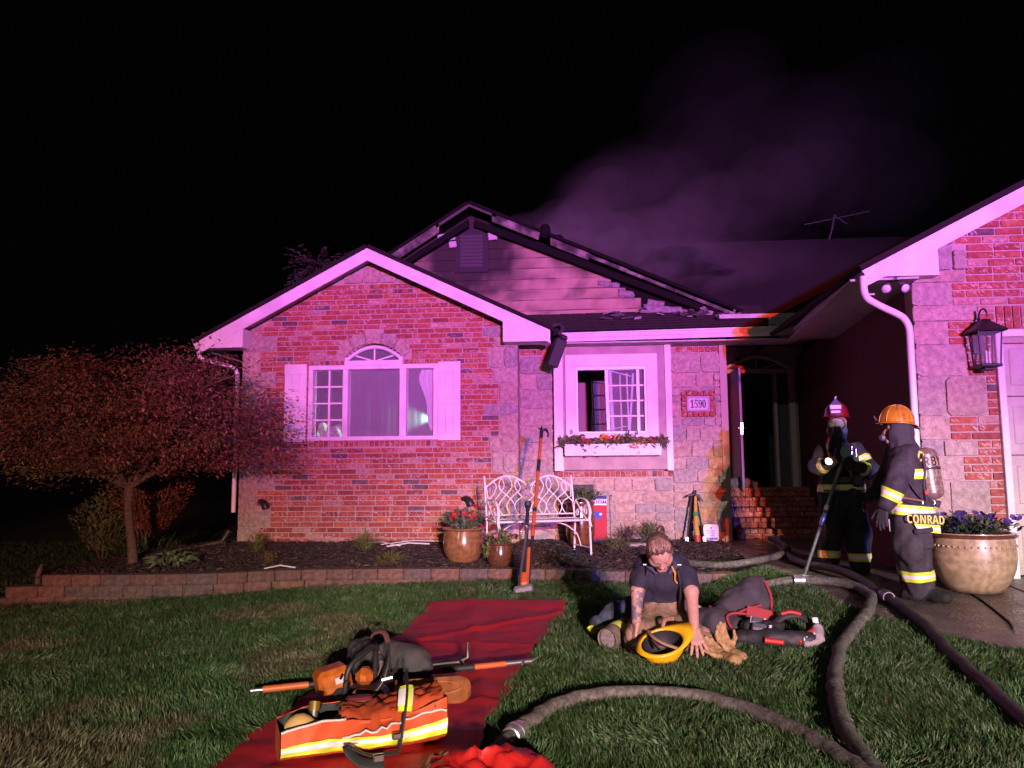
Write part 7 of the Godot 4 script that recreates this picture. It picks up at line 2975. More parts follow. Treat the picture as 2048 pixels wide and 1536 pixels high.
# ---------------------------------------------------------------- helmet, gloves and coats on the grass
func helmet(parent: Node, x: Transform3D, shell: Material, dark: Material, deep := true) -> Node3D:
	var h := part(parent, "helmet")
	var b := MB.new()
	b.T = x
	var rows := []
	var prof := []
	for k in 9:
		var a := PI / 2 * k / 8.0
		prof.append(Vector2(0.122 * pow(cos(a), 0.8), 0.145 * sin(a)))
	for q in prof:
		var row := PackedVector3Array()
		for j in 32:
			var a := TAU * j / 32.0
			var ridge: float = 1.0 + 0.03 * maxf(0.0, cos(a * 8.0)) * (q.x / 0.122)
			row.append(Vector3(cos(a) * q.x * 0.92 * ridge, q.y, -sin(a) * q.x * 1.12 * ridge))
		rows.append(row)
	b.grid(rows, true)
	obj(h, "dome", b, shell)
	b = MB.new()
	b.T = x
	rows = []
	for ring in [[0.98, 0.0], [1.02, -0.006], [1.15, -0.012], [1.0, -0.02], [0.9, -0.012]]:
		var row := PackedVector3Array()
		for j in 40:
			var a := TAU * j / 40.0
			var back := maxf(0.0, sin(a))
			var f: float = ring[0]
			var grow: float = 1.0 + (f - 1.0) * (1.1 + 2.3 * pow(back, 2.0) + 0.6 * pow(maxf(0.0, -sin(a)), 2.0)) * (1.0 if f > 1.0 else 0.2)
			row.append(Vector3(cos(a) * 0.114 * grow, ring[1] - 0.05 * pow(back, 3.0) * clampf((f - 0.98) * 6.0, 0.0, 1.0), -sin(a) * 0.138 * grow))
		rows.append(row)
	rows.reverse()
	b.grid(rows, true)
	obj(h, "brim", b, shell)
	if deep:
		b = MB.new()
		b.T = x
		rows = []
		for q in prof:
			var row := PackedVector3Array()
			for j in 28:
				var a := TAU * j / 28.0
				row.append(Vector3(cos(a) * q.x * 0.84, q.y * 0.9 - 0.012, -sin(a) * q.x * 1.02))
			rows.append(row)
		rows.reverse()
		b.grid(rows, true)
		obj(h, "liner", b, dark)
	return h

func pose(up: Vector3, front: Vector3, at: Vector3) -> Transform3D:
	var y := up.normalized()
	var z := (front - y * front.dot(y)).normalized()
	return Transform3D(Basis(y.cross(z), y, z), at)

# fingers and palm; d points along the hand, n out of the palm, thumb on the side of t
func hand(g: Body, w: Vector3, d: Vector3, n: Vector3, t: float, curl: float, splay: float, c: Color, s := 1.0, fat := 1.0) -> void:
	d = d.normalized()
	n = (n - d * n.dot(d)).normalized()
	var side := d.cross(n) * t
	var long := [0.072, 0.080, 0.074, 0.056]
	for k in 4:
		var off := (1.5 - k)
		var kn := w + d * (0.088 - 0.006 * absf(off - 0.5)) * s + side * off * 0.0195 * s
		g.add(w + side * off * 0.012 * s + d * 0.01, kn, 0.0155 * s, 0.0115 * s, c)
		var fd := (d + side * off * splay).normalized()
		var p := kn
		var ax := side
		for j in 3:
			fd = fd.rotated(fd.cross(n).normalized(), curl * [0.5, 1.0, 0.8][j])
			var l: float = long[k] * [0.45, 0.32, 0.23][j] * s
			g.add(p, p + fd * l, (0.0098 - j * 0.0007) * s * fat, (0.0092 - j * 0.0008) * s * fat, c)
			p += fd * l
	var tb := w + side * 0.022 * s + d * 0.02 * s
	var td := (d * 0.65 + side * 0.8 + n * 0.25).normalized()
	g.add(w + d * 0.012, tb + td * 0.03 * s, 0.016 * s, 0.013 * s, c)
	g.add(tb + td * 0.03 * s, tb + td * 0.055 * s + n * 0.004, 0.0115 * s, 0.0105 * s, c)
	g.add(tb + td * 0.055 * s + n * 0.004, tb + (td + d * 0.3) * 0.08 * s, 0.0105 * s, 0.0085 * s, c)

func build_gear() -> void:
	var blk := mat("liner_black", Color(0.018, 0.018, 0.02), 0.6)
	var y := lawn_y(0.5, -5.5)
	# yellow helmet turned over before the seated man
	var t := thing("upturned_helmet", "yellow fire helmet lying upside down in front of the seated firefighter", "helmet", Vector3(0.50, y + 0.135, -5.36))
	var yel := mat("helmet_yellow", Color(0.70, 0.42, 0.01), 0.35)
	helmet(t, pose(Vector3(0.12, -0.80, -0.42), Vector3(-0.8, 0.1, 0.45), Vector3(0, 0, 0)).scaled_local(Vector3(1.05, 0.9, 1.05)), yel, blk)
	var b := MB.new()
	var xf := pose(Vector3(0.12, -0.80, -0.42), Vector3(-0.8, 0.1, 0.45), Vector3.ZERO)
	b.T = xf
	b.tube(curve([Vector3(-0.10, 0.0, -0.06), Vector3(-0.06, -0.05, 0.02), Vector3(0.02, -0.06, 0.05), Vector3(0.12, -0.03, 0.03)], 16), 0.014, 8, true, 0.5)
	b.tube(curve([Vector3(0.11, 0.02, -0.06), Vector3(0.13, -0.05, -0.1), Vector3(0.08, -0.08, -0.14)], 12), 0.014, 8, true, 0.5)
	obj(t, "ear_flap", b, mat("flap_tan", Color(0.30, 0.17, 0.10), 0.8))
	b = MB.new()
	b.T = xf
	b.tube([Vector3(-0.05, -0.01, 0.05), Vector3(0.05, -0.015, 0.05)], 0.012, 6, true, 0.5)
	b.tube([Vector3(0.135, 0.0, 0.03), Vector3(0.15, 0.03, 0.06)], 0.01, 6)
	obj(t, "buckle", b, mats["chrome"])
	# tan leather gloves
	t = thing("work_gloves", "pair of tan leather gloves dropped on the grass by the helmet", "gloves", Vector3(0.86, lawn_y(0.86, -5.55), -5.55))
	var g := Body.new()
	var tan := Color(0.52, 0.33, 0.14)
	hand(g, Vector3(0.05, 0.035, 0.12), Vector3(-0.5, 0.30, -0.45), Vector3(0.2, 0.9, 0.5), -1.0, 0.32, 0.05, tan, 1.2, 1.45)
	g.add(Vector3(0.05, 0.035, 0.12), Vector3(0.09, 0.03, 0.2), 0.038, 0.045, tan)
	hand(g, Vector3(0.10, 0.05, 0.02), Vector3(-0.25, 0.45, -0.2), Vector3(0.5, 0.3, 0.8), 1.0, 0.4, 0.04, tan, 1.2, 1.45)
	g.add(Vector3(0.10, 0.05, 0.02), Vector3(0.15, 0.03, 0.1), 0.034, 0.04, tan)
	g.build(0.0065, 0.012, 0.004, 30.0)
	b = MB.new()
	g.into(b)
	obj(t, "leather", b, textured(mat("glove_leather", Color(0.52, 0.33, 0.14), 0.75), noise_tex("glaze_tone", 0.012, 0.6, 1.0), 4.0))
	# dark coat with red lining, thrown down on the right
	t = thing("turnout_coat", "dark fire coat with red edging crumpled on the grass right of the seated firefighter", "coat", Vector3(1.15, lawn_y(1.15, -6.35), -6.35))
	g = Body.new()
	g.chain([Vector3(-0.32, 0.10, -0.02), Vector3(-0.16, 0.10, 0.08), Vector3(0.0, 0.07, 0.16)], [0.075, 0.085, 0.07])
	g.chain([Vector3(-0.12, 0.12, -0.02), Vector3(0.03, 0.20, -0.12), Vector3(0.16, 0.29, -0.2), Vector3(0.24, 0.36, -0.24)], [0.09, 0.11, 0.085, 0.03])
	g.chain([Vector3(0.24, 0.34, -0.24), Vector3(0.24, 0.2, -0.18), Vector3(0.22, 0.08, -0.1)], [0.03, 0.06, 0.07])
	g.add(Vector3(-0.05, 0.05, 0.2), Vector3(0.2, 0.05, 0.1), 0.06, 0.06)
	g.build(0.015, 0.06, 0.022, 7.0)
	b = MB.new()
	g.into(b)
	obj(t, "shell", b, textured(mat("coat_grey", Color(0.045, 0.040, 0.048), 0.85), noise_tex("paint", 0.006, 0.88, 1.0), 2.0, noise_tex("vinyl_crease", 0.012, 0, 3.0, true, 4, 91), 0.7))
	var red := mat("red_edging", Color(0.28, 0.03, 0.035), 0.7)
	for q in [[Vector3(-0.2, 0.20, 0.03), Vector3(-0.1, 0.15, 0.14), Vector3(0.06, 0.18, 0.04), Vector3(0.2, 0.20, -0.06)], [Vector3(0.27, 0.36, -0.22), Vector3(0.295, 0.25, -0.14), Vector3(0.27, 0.12, -0.04), Vector3(0.26, 0.08, 0.0)], [Vector3(-0.08, 0.08, 0.24), Vector3(-0.1, 0.15, 0.18), Vector3(-0.04, 0.17, 0.13), Vector3(0.05, 0.16, 0.1)]]:
		b = MB.new()
		b.tube(curve(q, 16), 0.011, 6)
		obj(t, "edging", b, red)
	b = MB.new()
	b.T = Transform3D(Basis.from_euler(Vector3(0.7, -0.35, -0.22)), Vector3(0.17, 0.15, 0.08))
	b.box(Vector3.ZERO, Vector3(0.22, 0.02, 0.12), 0.008)
	obj(t, "red_panel", b, mat("red_panel", Color(0.36, 0.05, 0.06), 0.7))
	b = MB.new()
	b.tube(curve([Vector3(-0.34, 0.2, -0.1), Vector3(-0.28, 0.19, -0.06), Vector3(-0.24, 0.16, -0.05)], 8), 0.03, 8, true, 0.4)
	obj(t, "pale_cuff", b, mat("pale_cuff", Color(0.42, 0.36, 0.34), 0.8))
	# breathing set harness beside it
	t = thing("air_pack_harness", "black and red air pack harness with silver buckles on the grass", "harness", Vector3(1.30, lawn_y(1.3, -6.0), -6.0))
	g = Body.new()
	g.chain([Vector3(-0.2, 0.05, 0.05), Vector3(0.0, 0.06, 0.12), Vector3(0.25, 0.06, 0.16)], [0.05, 0.06, 0.055])
	g.chain([Vector3(-0.12, 0.10, -0.04), Vector3(0.05, 0.10, 0.03)], [0.06, 0.06])
	g.build(0.014, 0.04, 0.01, 12.0)
	b = MB.new()
	g.into(b)
	obj(t, "back_pad", b, mat("harness_black", Color(0.02, 0.02, 0.023), 0.65))
	b = MB.new()
	var ring := []
	for k in 22:
		var a := TAU * k / 22.0
		ring.append(Vector3(0.19 + 0.125 * cos(a), 0.10 + 0.075 * sin(a) + 0.02 * cos(a), -0.06 - 0.07 * sin(a)))
	b.tube(ring, 0.028, 8, false, 0.6, Vector3.ZERO, true)
	obj(t, "shoulder_strap", b, mats["harness_black"])
	b = MB.new()
	b.tube(curve([Vector3(0.13, 0.185, -0.13), Vector3(0.2, 0.20, -0.13), Vector3(0.27, 0.185, -0.12)], 8), 0.024, 8, true, 0.6)
	b.tube([Vector3(0.16, 0.05, 0.19), Vector3(0.30, 0.11, 0.1)], 0.026, 8)
	b.tube([Vector3(-0.06, 0.06, 0.19), Vector3(0.06, 0.05, 0.21)], 0.02, 8)
	b.tube([Vector3(0.035, 0.13, -0.03), Vector3(0.085, 0.13, -0.02)], 0.018, 8)
	obj(t, "red_pad", b, mat("red_pad", Color(0.42, 0.025, 0.02), 0.55))
	for q in [[-0.10, 0.16, -0.02, 0.12], [-0.02, 0.15, 0.01, 0.12], [0.0, 0.12, 0.10, 0.1]]:
		b = MB.new()
		b.T = Transform3D(Basis.from_euler(Vector3(0.6, -0.3, -0.15)), Vector3(q[0], q[1], q[2]))
		b.box(Vector3.ZERO, Vector3(0.022, 0.02, 0.06), 0.005)
		obj(t, "silver_tab", b, silver())
	for q in [[-0.06, 0.155, -0.005], [-0.07, 0.125, 0.075]]:
		b = MB.new()
		b.T = Transform3D(Basis.from_euler(Vector3(0.6, -0.3, -0.15)), Vector3(q[0], q[1], q[2]))
		b.box(Vector3.ZERO, Vector3(0.10, 0.03, 0.065), 0.012)
		obj(t, "pouch", b, mat("pouch_grey", Color(0.09, 0.10, 0.115), 0.6))
	b = MB.new()
	b.tube([Vector3(0.03, 0.09, 0.13), Vector3(0.10, 0.095, 0.12)], [0.022, 0.012], 8)
	obj(t, "orange_tag", b, mat("orange_tag", Color(0.55, 0.20, 0.02), 0.5))
	g = Body.new()
	g.add(Vector3(0.31, 0.08, 0.12), Vector3(0.33, 0.12, 0.08), 0.05, 0.04)
	g.add(Vector3(0.22, 0.04, 0.20), Vector3(0.31, 0.05, 0.16), 0.03, 0.04)
	g.build(0.01, 0.03, 0.008, 16.0)
	b = MB.new()
	g.into(b)
	obj(t, "fleece_pad", b, mat("fleece_grey", Color(0.30, 0.24, 0.26), 0.95))
	b = MB.new()
	for k in 5:
		b.box(Vector3(0.20 + k * 0.02, 0.075 + k * 0.006, 0.215 - k * 0.012), Vector3(0.010, 0.02, 0.006), 0.002)
	b.tube([Vector3(0.335, 0.13, 0.03), Vector3(0.335, 0.18, 0.0)], 0.022, 6, true, 0.4)
	obj(t, "silver_tab", b, silver())
	# folded trouser leg with boot, left of the seated man
	t = thing("turnout_boot", "tan turnout trouser leg with lime band and pale boot sole on the grass", "boot", Vector3(0.2, lawn_y(0.2, -5.85), -5.85))
	b = MB.new()
	b.T = from_to(Vector3(0.14, 0.105, -0.17), Vector3(-0.05, 0.075, 0.12))
	b.lathe([Vector2(0.001, -0.02), Vector2(0.07, 0.0), Vector2(0.09, 0.08), Vector2(0.086, 0.2), Vector2(0.078, 0.32), Vector2(0.074, 0.34), Vector2(0.066, 0.335)], 22)
	obj(t, "leg", b, textured(mat("leg_tan", Color(0.24, 0.19, 0.14), 0.85), noise_tex("glaze_tone", 0.012, 0.6, 1.0), 3.0))
	b = MB.new()
	b.T = from_to(Vector3(0.14, 0.105, -0.17), Vector3(-0.05, 0.075, 0.12))
	b.lathe([Vector2(0.0895, 0.165), Vector2(0.0905, 0.17), Vector2(0.086, 0.235), Vector2(0.084, 0.24)], 22)
	obj(t, "lime_band", b, lime())
	b = MB.new()
	b.T = from_to(Vector3(0.14, 0.105, -0.17), Vector3(-0.05, 0.075, 0.12))
	b.lathe([Vector2(0.068, 0.318), Vector2(0.06, 0.325), Vector2(0.04, 0.322), Vector2(0.001, 0.325)], 18)
	obj(t, "sole", b, textured(mat("sole_pale", Color(0.34, 0.30, 0.29), 0.9), noise_tex("stone_mottle", 0.012, 0.6, 1.0), 5.0))
	# folded blue coat behind it
	t = thing("folded_coat", "folded dark blue coat with a tan and lime hem behind the boot", "coat", Vector3(0.24, lawn_y(0.24, -6.2), -6.2))
	g = Body.new()
	g.chain([Vector3(-0.12, 0.09, 0.03), Vector3(0.02, 0.16, -0.05), Vector3(0.14, 0.20, -0.12)], [0.075, 0.085, 0.08])
	g.add(Vector3(-0.05, 0.06, -0.1), Vector3(0.16, 0.07, 0.02), 0.07, 0.08)
	g.build(0.014, 0.05, 0.025, 9.0)
	b = MB.new()
	g.into(b)
	obj(t, "shell", b, textured(mat("coat_blue", Color(0.06, 0.085, 0.13), 0.8), noise_tex("glaze_tone", 0.012, 0.6, 1.0), 3.0, noise_tex("vinyl_crease", 0.012, 0, 3.0, true, 4, 91), 0.7))
	b = MB.new()
	b.tube(curve([Vector3(-0.17, 0.07, 0.10), Vector3(-0.10, 0.09, 0.13), Vector3(0.0, 0.07, 0.12), Vector3(0.08, 0.03, 0.12)], 12), 0.034, 8, true, 0.5)
	obj(t, "hem", b, mat("hem_tan", Color(0.36, 0.22, 0.10), 0.8))
	b = MB.new()
	b.tube([Vector3(-0.19, 0.08, 0.08), Vector3(-0.165, 0.055, 0.115)], 0.036, 8, true, 0.6)
	obj(t, "lime_hem", b, lime())

# ---------------------------------------------------------------- people
func head_shape(at: Vector3, up: Vector3, front: Vector3, c: Color) -> Body:
	var x := pose(up, front, at)
	var g := Body.new()
	var p := func(a: float, b: float, d: float) -> Vector3: return x * Vector3(a, b, d)
	g.add(p.call(0, 0.045, -0.022), p.call(0, 0.035, 0.012), 0.082, 0.074, c)      # skull
	g.add(p.call(0, 0.03, -0.05), p.call(0, 0.06, -0.04), 0.066, 0.066, c)
	g.add(p.call(-0.035, -0.02, 0.03), p.call(0.035, -0.02, 0.03), 0.047, 0.047, c)  # cheeks
	g.add(p.call(-0.04, -0.06, 0.0), p.call(-0.012, -0.092, 0.062), 0.028, 0.020, c) # jaw
	g.add(p.call(0.04, -0.06, 0.0), p.call(0.012, -0.092, 0.062), 0.028, 0.020, c)
	g.add(p.call(-0.012, -0.09, 0.063), p.call(0.012, -0.09, 0.063), 0.021, 0.021, c)
	g.add(p.call(-0.033, 0.022, 0.066), p.call(0.033, 0.022, 0.066), 0.017, 0.017, c) # brow
	g.add(p.call(0, 0.012, 0.078), p.call(0, -0.026, 0.098), 0.009, 0.013, c)        # nose
	g.add(p.call(-0.012, -0.03, 0.086), p.call(0.012, -0.03, 0.086), 0.0095, 0.0095, c)
	g.add(p.call(-0.018, -0.062, 0.078), p.call(0.018, -0.062, 0.078), 0.008, 0.008, Color(c.r * 0.8, c.g * 0.5, c.b * 0.5)) # lips
	g.add(p.call(-0.020, -0.054, 0.077), p.call(0.020, -0.054, 0.077), 0.007, 0.007, Color(c.r * 0.8, c.g * 0.5, c.b * 0.5))
	for s in [-1.0, 1.0]:
		g.add(p.call(s * 0.079, 0.02, -0.012), p.call(s * 0.077, -0.03, -0.004), 0.013, 0.009, c) # ears
	g.build(0.0045, 0.016)
	return g

func eyes(parent: Node, at: Vector3, up: Vector3, front: Vector3) -> void:
	var x := pose(up, front, at)
	for s in [-1.0, 1.0]:
		var b := MB.new()
		b.T = Transform3D(x.basis, x * Vector3(s * 0.031, -0.002, 0.070))
		b.lathe([Vector2(0.001, -0.011), Vector2(0.007, -0.008), Vector2(0.0105, 0.0), Vector2(0.007, 0.008), Vector2(0.001, 0.011)], 10)
		obj(parent, "eye", b, mat("eye_white", Color(0.6, 0.55, 0.52), 0.3))
		b = MB.new()
		b.T = Transform3D(x.basis * Basis(Vector3(1, 0, 0), PI / 2), x * Vector3(s * 0.031, -0.002, 0.0785))
		b.lathe([Vector2(0.005, -0.001), Vector2(0.004, 0.0015), Vector2(0.001, 0.002)], 8)
		obj(parent, "iris", b, mat("iris", Color(0.04, 0.03, 0.025), 0.3))
		b = MB.new()
		b.tube([x * Vector3(s * 0.016, 0.022, 0.081), x * Vector3(s * 0.032, 0.027, 0.080), x * Vector3(s * 0.046, 0.02, 0.070)], 0.0035, 5)
		obj(parent, "eyebrow", b, mat("brow_hair", Color(0.08, 0.05, 0.03), 0.9))

# reflective trim: a lime band with a silver strip along its middle
func trim_band(parent: Node, g: Body, at: Vector3, axis: Vector3, w: float, reach: float) -> void:
	axis = axis.normalized()
	var b := MB.new()
	g.band(b, at, axis, -w * 0.5, w * 0.5, reach, 0.004)
	if not b.I.is_empty():
		obj(parent, "lime_band", b, lime())
	b = MB.new()
	g.band(b, at, axis, -w * 0.17, w * 0.17, reach, 0.006)
	if not b.I.is_empty():
		obj(parent, "silver_band", b, silver())

func build_people() -> void:
	build_nozzle_man()
	build_walker()
	build_seated()

func suit_mat(called: String) -> StandardMaterial3D:
	var m := mat(called, Color(1, 1, 1), 0.8)
	m.vertex_color_use_as_albedo = true
	textured(m, noise_tex("cloth_tone", 0.02, 0.65, 1.0, false, 5, 101), 2.0, noise_tex("vinyl_crease", 0.012, 0, 3.0, true, 4, 91), 1.6)
	return m

func boots(g: Body, ankle: Vector3, toe: Vector3, floor_y: float, c: Color) -> void:
	var f := (toe - ankle)
	f.y = 0.0
	f = f.normalized()
	g.add(ankle, Vector3(ankle.x, floor_y + 0.06, ankle.z), 0.062, 0.058, c)
	g.add(Vector3(ankle.x, floor_y + 0.05, ankle.z) - f * 0.03, Vector3(ankle.x, floor_y + 0.045, ankle.z) + f * 0.12, 0.05, 0.045, c)
	g.add(Vector3(ankle.x, floor_y + 0.045, ankle.z) + f * 0.12, Vector3(ankle.x, floor_y + 0.04, ankle.z) + f * 0.19, 0.048, 0.038, c)

# the one with the pole and the flashlight, facing the camera
func build_nozzle_man() -> void:
	var f := 0.3
	var o := Vector3(2.60, f, -8.42)
	var t := thing("person", "standing firefighter in black gear with red helmet, face mask and pole", "person", o, 0.0, "firefighters")
	var coat := Color(0.022, 0.028, 0.032)
	var pants := Color(0.014, 0.015, 0.02)
	var glove := Color(0.03, 0.03, 0.034)
	var boot := Color(0.012, 0.012, 0.012)
	var v := func(x: float, y: float, z: float) -> Vector3: return Vector3(x, y, z) - o
	var g := Body.new()
	var face := Vector3(-0.32, -0.12, 0.94)
	# legs
	for q in [[v.call(2.52, 1.02, -8.45), v.call(2.505, 0.70, -8.48), v.call(2.50, 0.42, -8.53)], [v.call(2.71, 1.02, -8.42), v.call(2.73, 0.70, -8.33), v.call(2.71, 0.40, -8.28)]]:
		g.chain(q, [0.125, 0.112, 0.108], pants)
		boots(g, q[2] + Vector3(0, -0.06, 0), q[2] + Vector3(-0.06, 0, 0.3), 0.0 if q[0].x < 0.0 else -0.005, boot)
	# coat
	g.add(v.call(2.535, 0.98, -8.43), v.call(2.53, 1.15, -8.43), 0.135, 0.13, coat)
	g.add(v.call(2.70, 0.98, -8.42), v.call(2.70, 1.15, -8.42), 0.135, 0.13, coat)
	g.chain([v.call(2.545, 1.15, -8.43), v.call(2.53, 1.36, -8.44), v.call(2.53, 1.46, -8.45)], [0.125, 0.13, 0.115], coat)
	g.chain([v.call(2.69, 1.15, -8.42), v.call(2.705, 1.36, -8.43), v.call(2.71, 1.46, -8.44)], [0.125, 0.13, 0.115], coat)
	g.add(v.call(2.615, 1.52, -8.44), v.call(2.605, 1.65, -8.43), 0.095, 0.08, coat)
	# arms
	g.chain([v.call(2.46, 1.50, -8.44), v.call(2.365, 1.33, -8.32), v.call(2.45, 1.385, -8.14)], [0.082, 0.076, 0.06], coat)
	g.chain([v.call(2.78, 1.50, -8.43), v.call(2.875, 1.29, -8.30), v.call(2.68, 1.335, -8.13)], [0.085, 0.08, 0.06], coat)
	g.build(0.013, 0.045, 0.026, 6.0)
	var b := MB.new()
	g.into(b)
	var hg := Body.new()
	hand(hg, v.call(2.455, 1.39, -8.13), Vector3(0.75, 0.15, 0.6), Vector3(0.1, -0.5, -0.8), 1.0, 0.55, 0.04, glove, 1.15)
	hand(hg, v.call(2.675, 1.335, -8.125), Vector3(-0.9, 0.1, 0.3), Vector3(-0.2, 0.1, -0.9), -1.0, 0.6, 0.04, glove, 1.15)
	hg.build(0.006, 0.01)
	hg.into(b)
	var hc: Vector3 = v.call(2.60, 1.775, -8.40)
	var head := head_shape(hc, Vector3(0, 1, 0.05), face, Color(0.42, 0.25, 0.19))
	head.into(b)
	obj(t, "body", b, suit_mat("suit_cloth"))
	eyes(t, hc, Vector3(0, 1, 0.05), face)
	# trims
	trim_band(t, g, v.call(2.825, 1.39, -8.36), Vector3(0.10, -0.2, 0.12), 0.075, 0.15)
	trim_band(t, g, v.call(2.755, 1.315, -8.20), Vector3(-0.20, 0.04, 0.17), 0.075, 0.14)
	trim_band(t, g, v.call(2.405, 1.36, -8.23), Vector3(0.085, 0.05, 0.18), 0.075, 0.13)
	trim_band(t, g, v.call(2.62, 1.12, -8.42), Vector3.UP, 0.075, 0.27)
	trim_band(t, g, v.call(2.50, 0.46, -8.52), Vector3(0, 1, 0), 0.075, 0.15)
	trim_band(t, g, v.call(2.715, 0.45, -8.29), Vector3(0, 1, 0), 0.075, 0.15)
	# helmet with its shield
	var x := pose(Vector3(0.02, 1, -0.02), face, hc + Vector3(0.0, 0.075, -0.005))
	var red := mat("helmet_red", Color(0.16, 0.008, 0.010), 0.35)
	helmet(t, Transform3D(x.basis * Basis(Vector3.UP, PI).scaled(Vector3(1.02, 1.0, 1.0)), x.origin) * Transform3D(Basis(Vector3.UP, PI), Vector3.ZERO), red, mats["liner_black"])
	b = MB.new()
	b.T = x * Transform3D(Basis(Vector3(1, 0, 0), -0.22), Vector3(0, 0.005, 0.15))
	b.prism(PackedVector2Array([Vector2(-0.05, 0.0), Vector2(0.05, 0.0), Vector2(0.062, 0.09), Vector2(0.03, 0.13), Vector2(0.0, 0.175), Vector2(-0.03, 0.13), Vector2(-0.062, 0.09)]), -0.004, 0.004)
	obj(t, "helmet_shield", b, mat("shield_dark", Color(0.06, 0.05, 0.12), 0.45))
	b = MB.new()
	b.T = x * Transform3D(Basis(Vector3(1, 0, 0), -0.22), Vector3(0, 0.005, 0.15))
	b.box(Vector3(0, 0.075, 0.005), Vector3(0.10, 0.04, 0.004))
	b.box(Vector3(0, 0.025, 0.005), Vector3(0.085, 0.024, 0.004))
	b.tube([Vector3(-0.006, 0.165, 0.0), Vector3(0.006, 0.185, 0.01)], 0.009, 6)
	obj(t, "shield_panel", b, mat("shield_pale", Color(0.55, 0.5, 0.62), 0.4))
	# mask: dark surround, clear lens, breathing valve
	x = pose(Vector3(0, 1, 0.05), face, hc)
	b = MB.new()
	var ring := []
	for k in 28:
		var a := TAU * k / 28.0
		ring.append(x * Vector3(0.076 * cos(a), -0.008 + 0.062 * sin(a), 0.088 - 0.03 * cos(a) * cos(a) - 0.008 * sin(a)))
	b.tube(ring, 0.008, 6, false, 1.0, Vector3.ZERO, true)
	obj(t, "mask_frame", b, mats["liner_black"])
	b = MB.new()
	var rows := []
	for i in 7:
		var row := PackedVector3Array()
		for k in 24:
			var a := TAU * k / 24.0
			var r := i / 6.0
			row.append(x * Vector3(0.074 * cos(a) * r, -0.008 + 0.060 * sin(a) * r, 0.118 - 0.03 * r * r - 0.028 * r * r * cos(a) * cos(a)))
		rows.append(row)
	rows.reverse()
	b.grid(rows, true)
	obj(t, "mask_lens", b, mats["pane"])
	var mg := Body.new()
	mg.add(x * Vector3(0, -0.062, 0.075), x * Vector3(0, -0.066, 0.105), 0.052, 0.04)
	mg.add(x * Vector3(-0.05, -0.075, 0.03), x * Vector3(0.05, -0.075, 0.03), 0.05, 0.05)
	mg.build(0.007, 0.02)
	b = MB.new()
	mg.into(b)
	obj(t, "mask_cup", b, mat("mask_grey", Color(0.09, 0.085, 0.10), 0.4))
	b = MB.new()
	b.T = Transform3D(x.basis * Basis(Vector3(1, 0, 0), PI / 2), x * Vector3(0.005, -0.066, 0.135))
	b.lathe([Vector2(0.034, -0.01), Vector2(0.034, 0.008), Vector2(0.024, 0.012), Vector2(0.018, 0.004), Vector2(0.001, 0.004)], 16)
	obj(t, "mask_valve", b, mats["liner_black"])
	# neck flap behind the mask
	mg = Body.new()
	mg.add(x * Vector3(0, 0.04, -0.05), x * Vector3(0, -0.11, -0.045), 0.088, 0.095)
	mg.build(0.012, 0.02, 0.006, 12.0)
	b = MB.new()
	mg.into(b)
	obj(t, "neck_flap", b, mat("hood_black", Color(0.025, 0.026, 0.03), 0.85))
	# straps, buckles, gauges of the breathing set
	b = MB.new()
	b.tube(curve([v.call(2.50, 1.57, -8.36), v.call(2.515, 1.42, -8.28), v.call(2.53, 1.2, -8.28)], 10), 0.03, 8, true, 0.35)
	b.tube(curve([v.call(2.74, 1.57, -8.36), v.call(2.725, 1.42, -8.28), v.call(2.71, 1.2, -8.27)], 10), 0.03, 8, true, 0.35)
	b.tube(curve([v.call(2.43, 1.10, -8.34), v.call(2.55, 1.09, -8.27), v.call(2.7, 1.09, -8.27), v.call(2.81, 1.10, -8.36)], 14), 0.026, 8, true, 0.4)
	obj(t, "strap", b, mats["harness_black"])
	b = MB.new()
	for q in [[2.52, 1.455, -8.275], [2.70, 1.52, -8.30], [2.735, 1.49, -8.285], [2.73, 1.45, -8.27], [2.69, 1.47, -8.275], [2.535, 1.50, -8.29]]:
		b.box(v.call(q[0], q[1], q[2]), Vector3(0.016, 0.045, 0.012), 0.005)
	for k in 4:
		b.box(v.call(2.56 + k * 0.028, 1.205, -8.265), Vector3(0.010, 0.04, 0.008), 0.003)
	obj(t, "buckle", b, mats["chrome"])
	b = MB.new()
	b.box(v.call(2.73, 1.20, -8.26), Vector3(0.11, 0.13, 0.06), 0.02)
	b.box(v.call(2.59, 1.205, -8.28), Vector3(0.14, 0.06, 0.03), 0.01)
	obj(t, "pouch", b, mat("pouch_black", Color(0.035, 0.036, 0.04), 0.5))
	b = MB.new()
	b.T = Transform3D(Basis(Vector3(1, 0, 0), PI / 2), v.call(2.67, 1.075, -8.25))
	b.lathe([Vector2(0.02, -0.02), Vector2(0.045, -0.02), Vector2(0.05, 0.02), Vector2(0.04, 0.03), Vector2(0.03, 0.02), Vector2(0.001, 0.02)], 16)
	obj(t, "gauge", b, mats["harness_black"])
	b = MB.new()
	b.tube(curve([x * Vector3(-0.02, -0.085, 0.12), v.call(2.47, 1.62, -8.25), v.call(2.45, 1.50, -8.26), v.call(2.50, 1.36, -8.25)], 16), 0.014, 8)
	obj(t, "air_hose", b, mat("air_hose", Color(0.08, 0.07, 0.09), 0.4))
	# what he holds: pole, flashlight
	var top: Vector3 = Vector3(2.555, 1.46, -8.06)
	var low := Vector3(2.13, 0.30, -8.10)
	var pole := thing("pole", "green grey hooked pole held upright by the masked firefighter", "pole", low)
	var pm := textured(mat("pole_green", Color(0.10, 0.17, 0.13), 0.45), noise_tex("glaze_tone", 0.012, 0.6, 1.0), 3.0)
	var p := func(fr: float) -> Vector3: return (top - low) * fr
	rod(pole, "shaft", p.call(0.0), p.call(0.45), 0.016, pm)
	rod(pole, "shaft", p.call(0.45), p.call(1.0), 0.018, pm)
	b = MB.new()
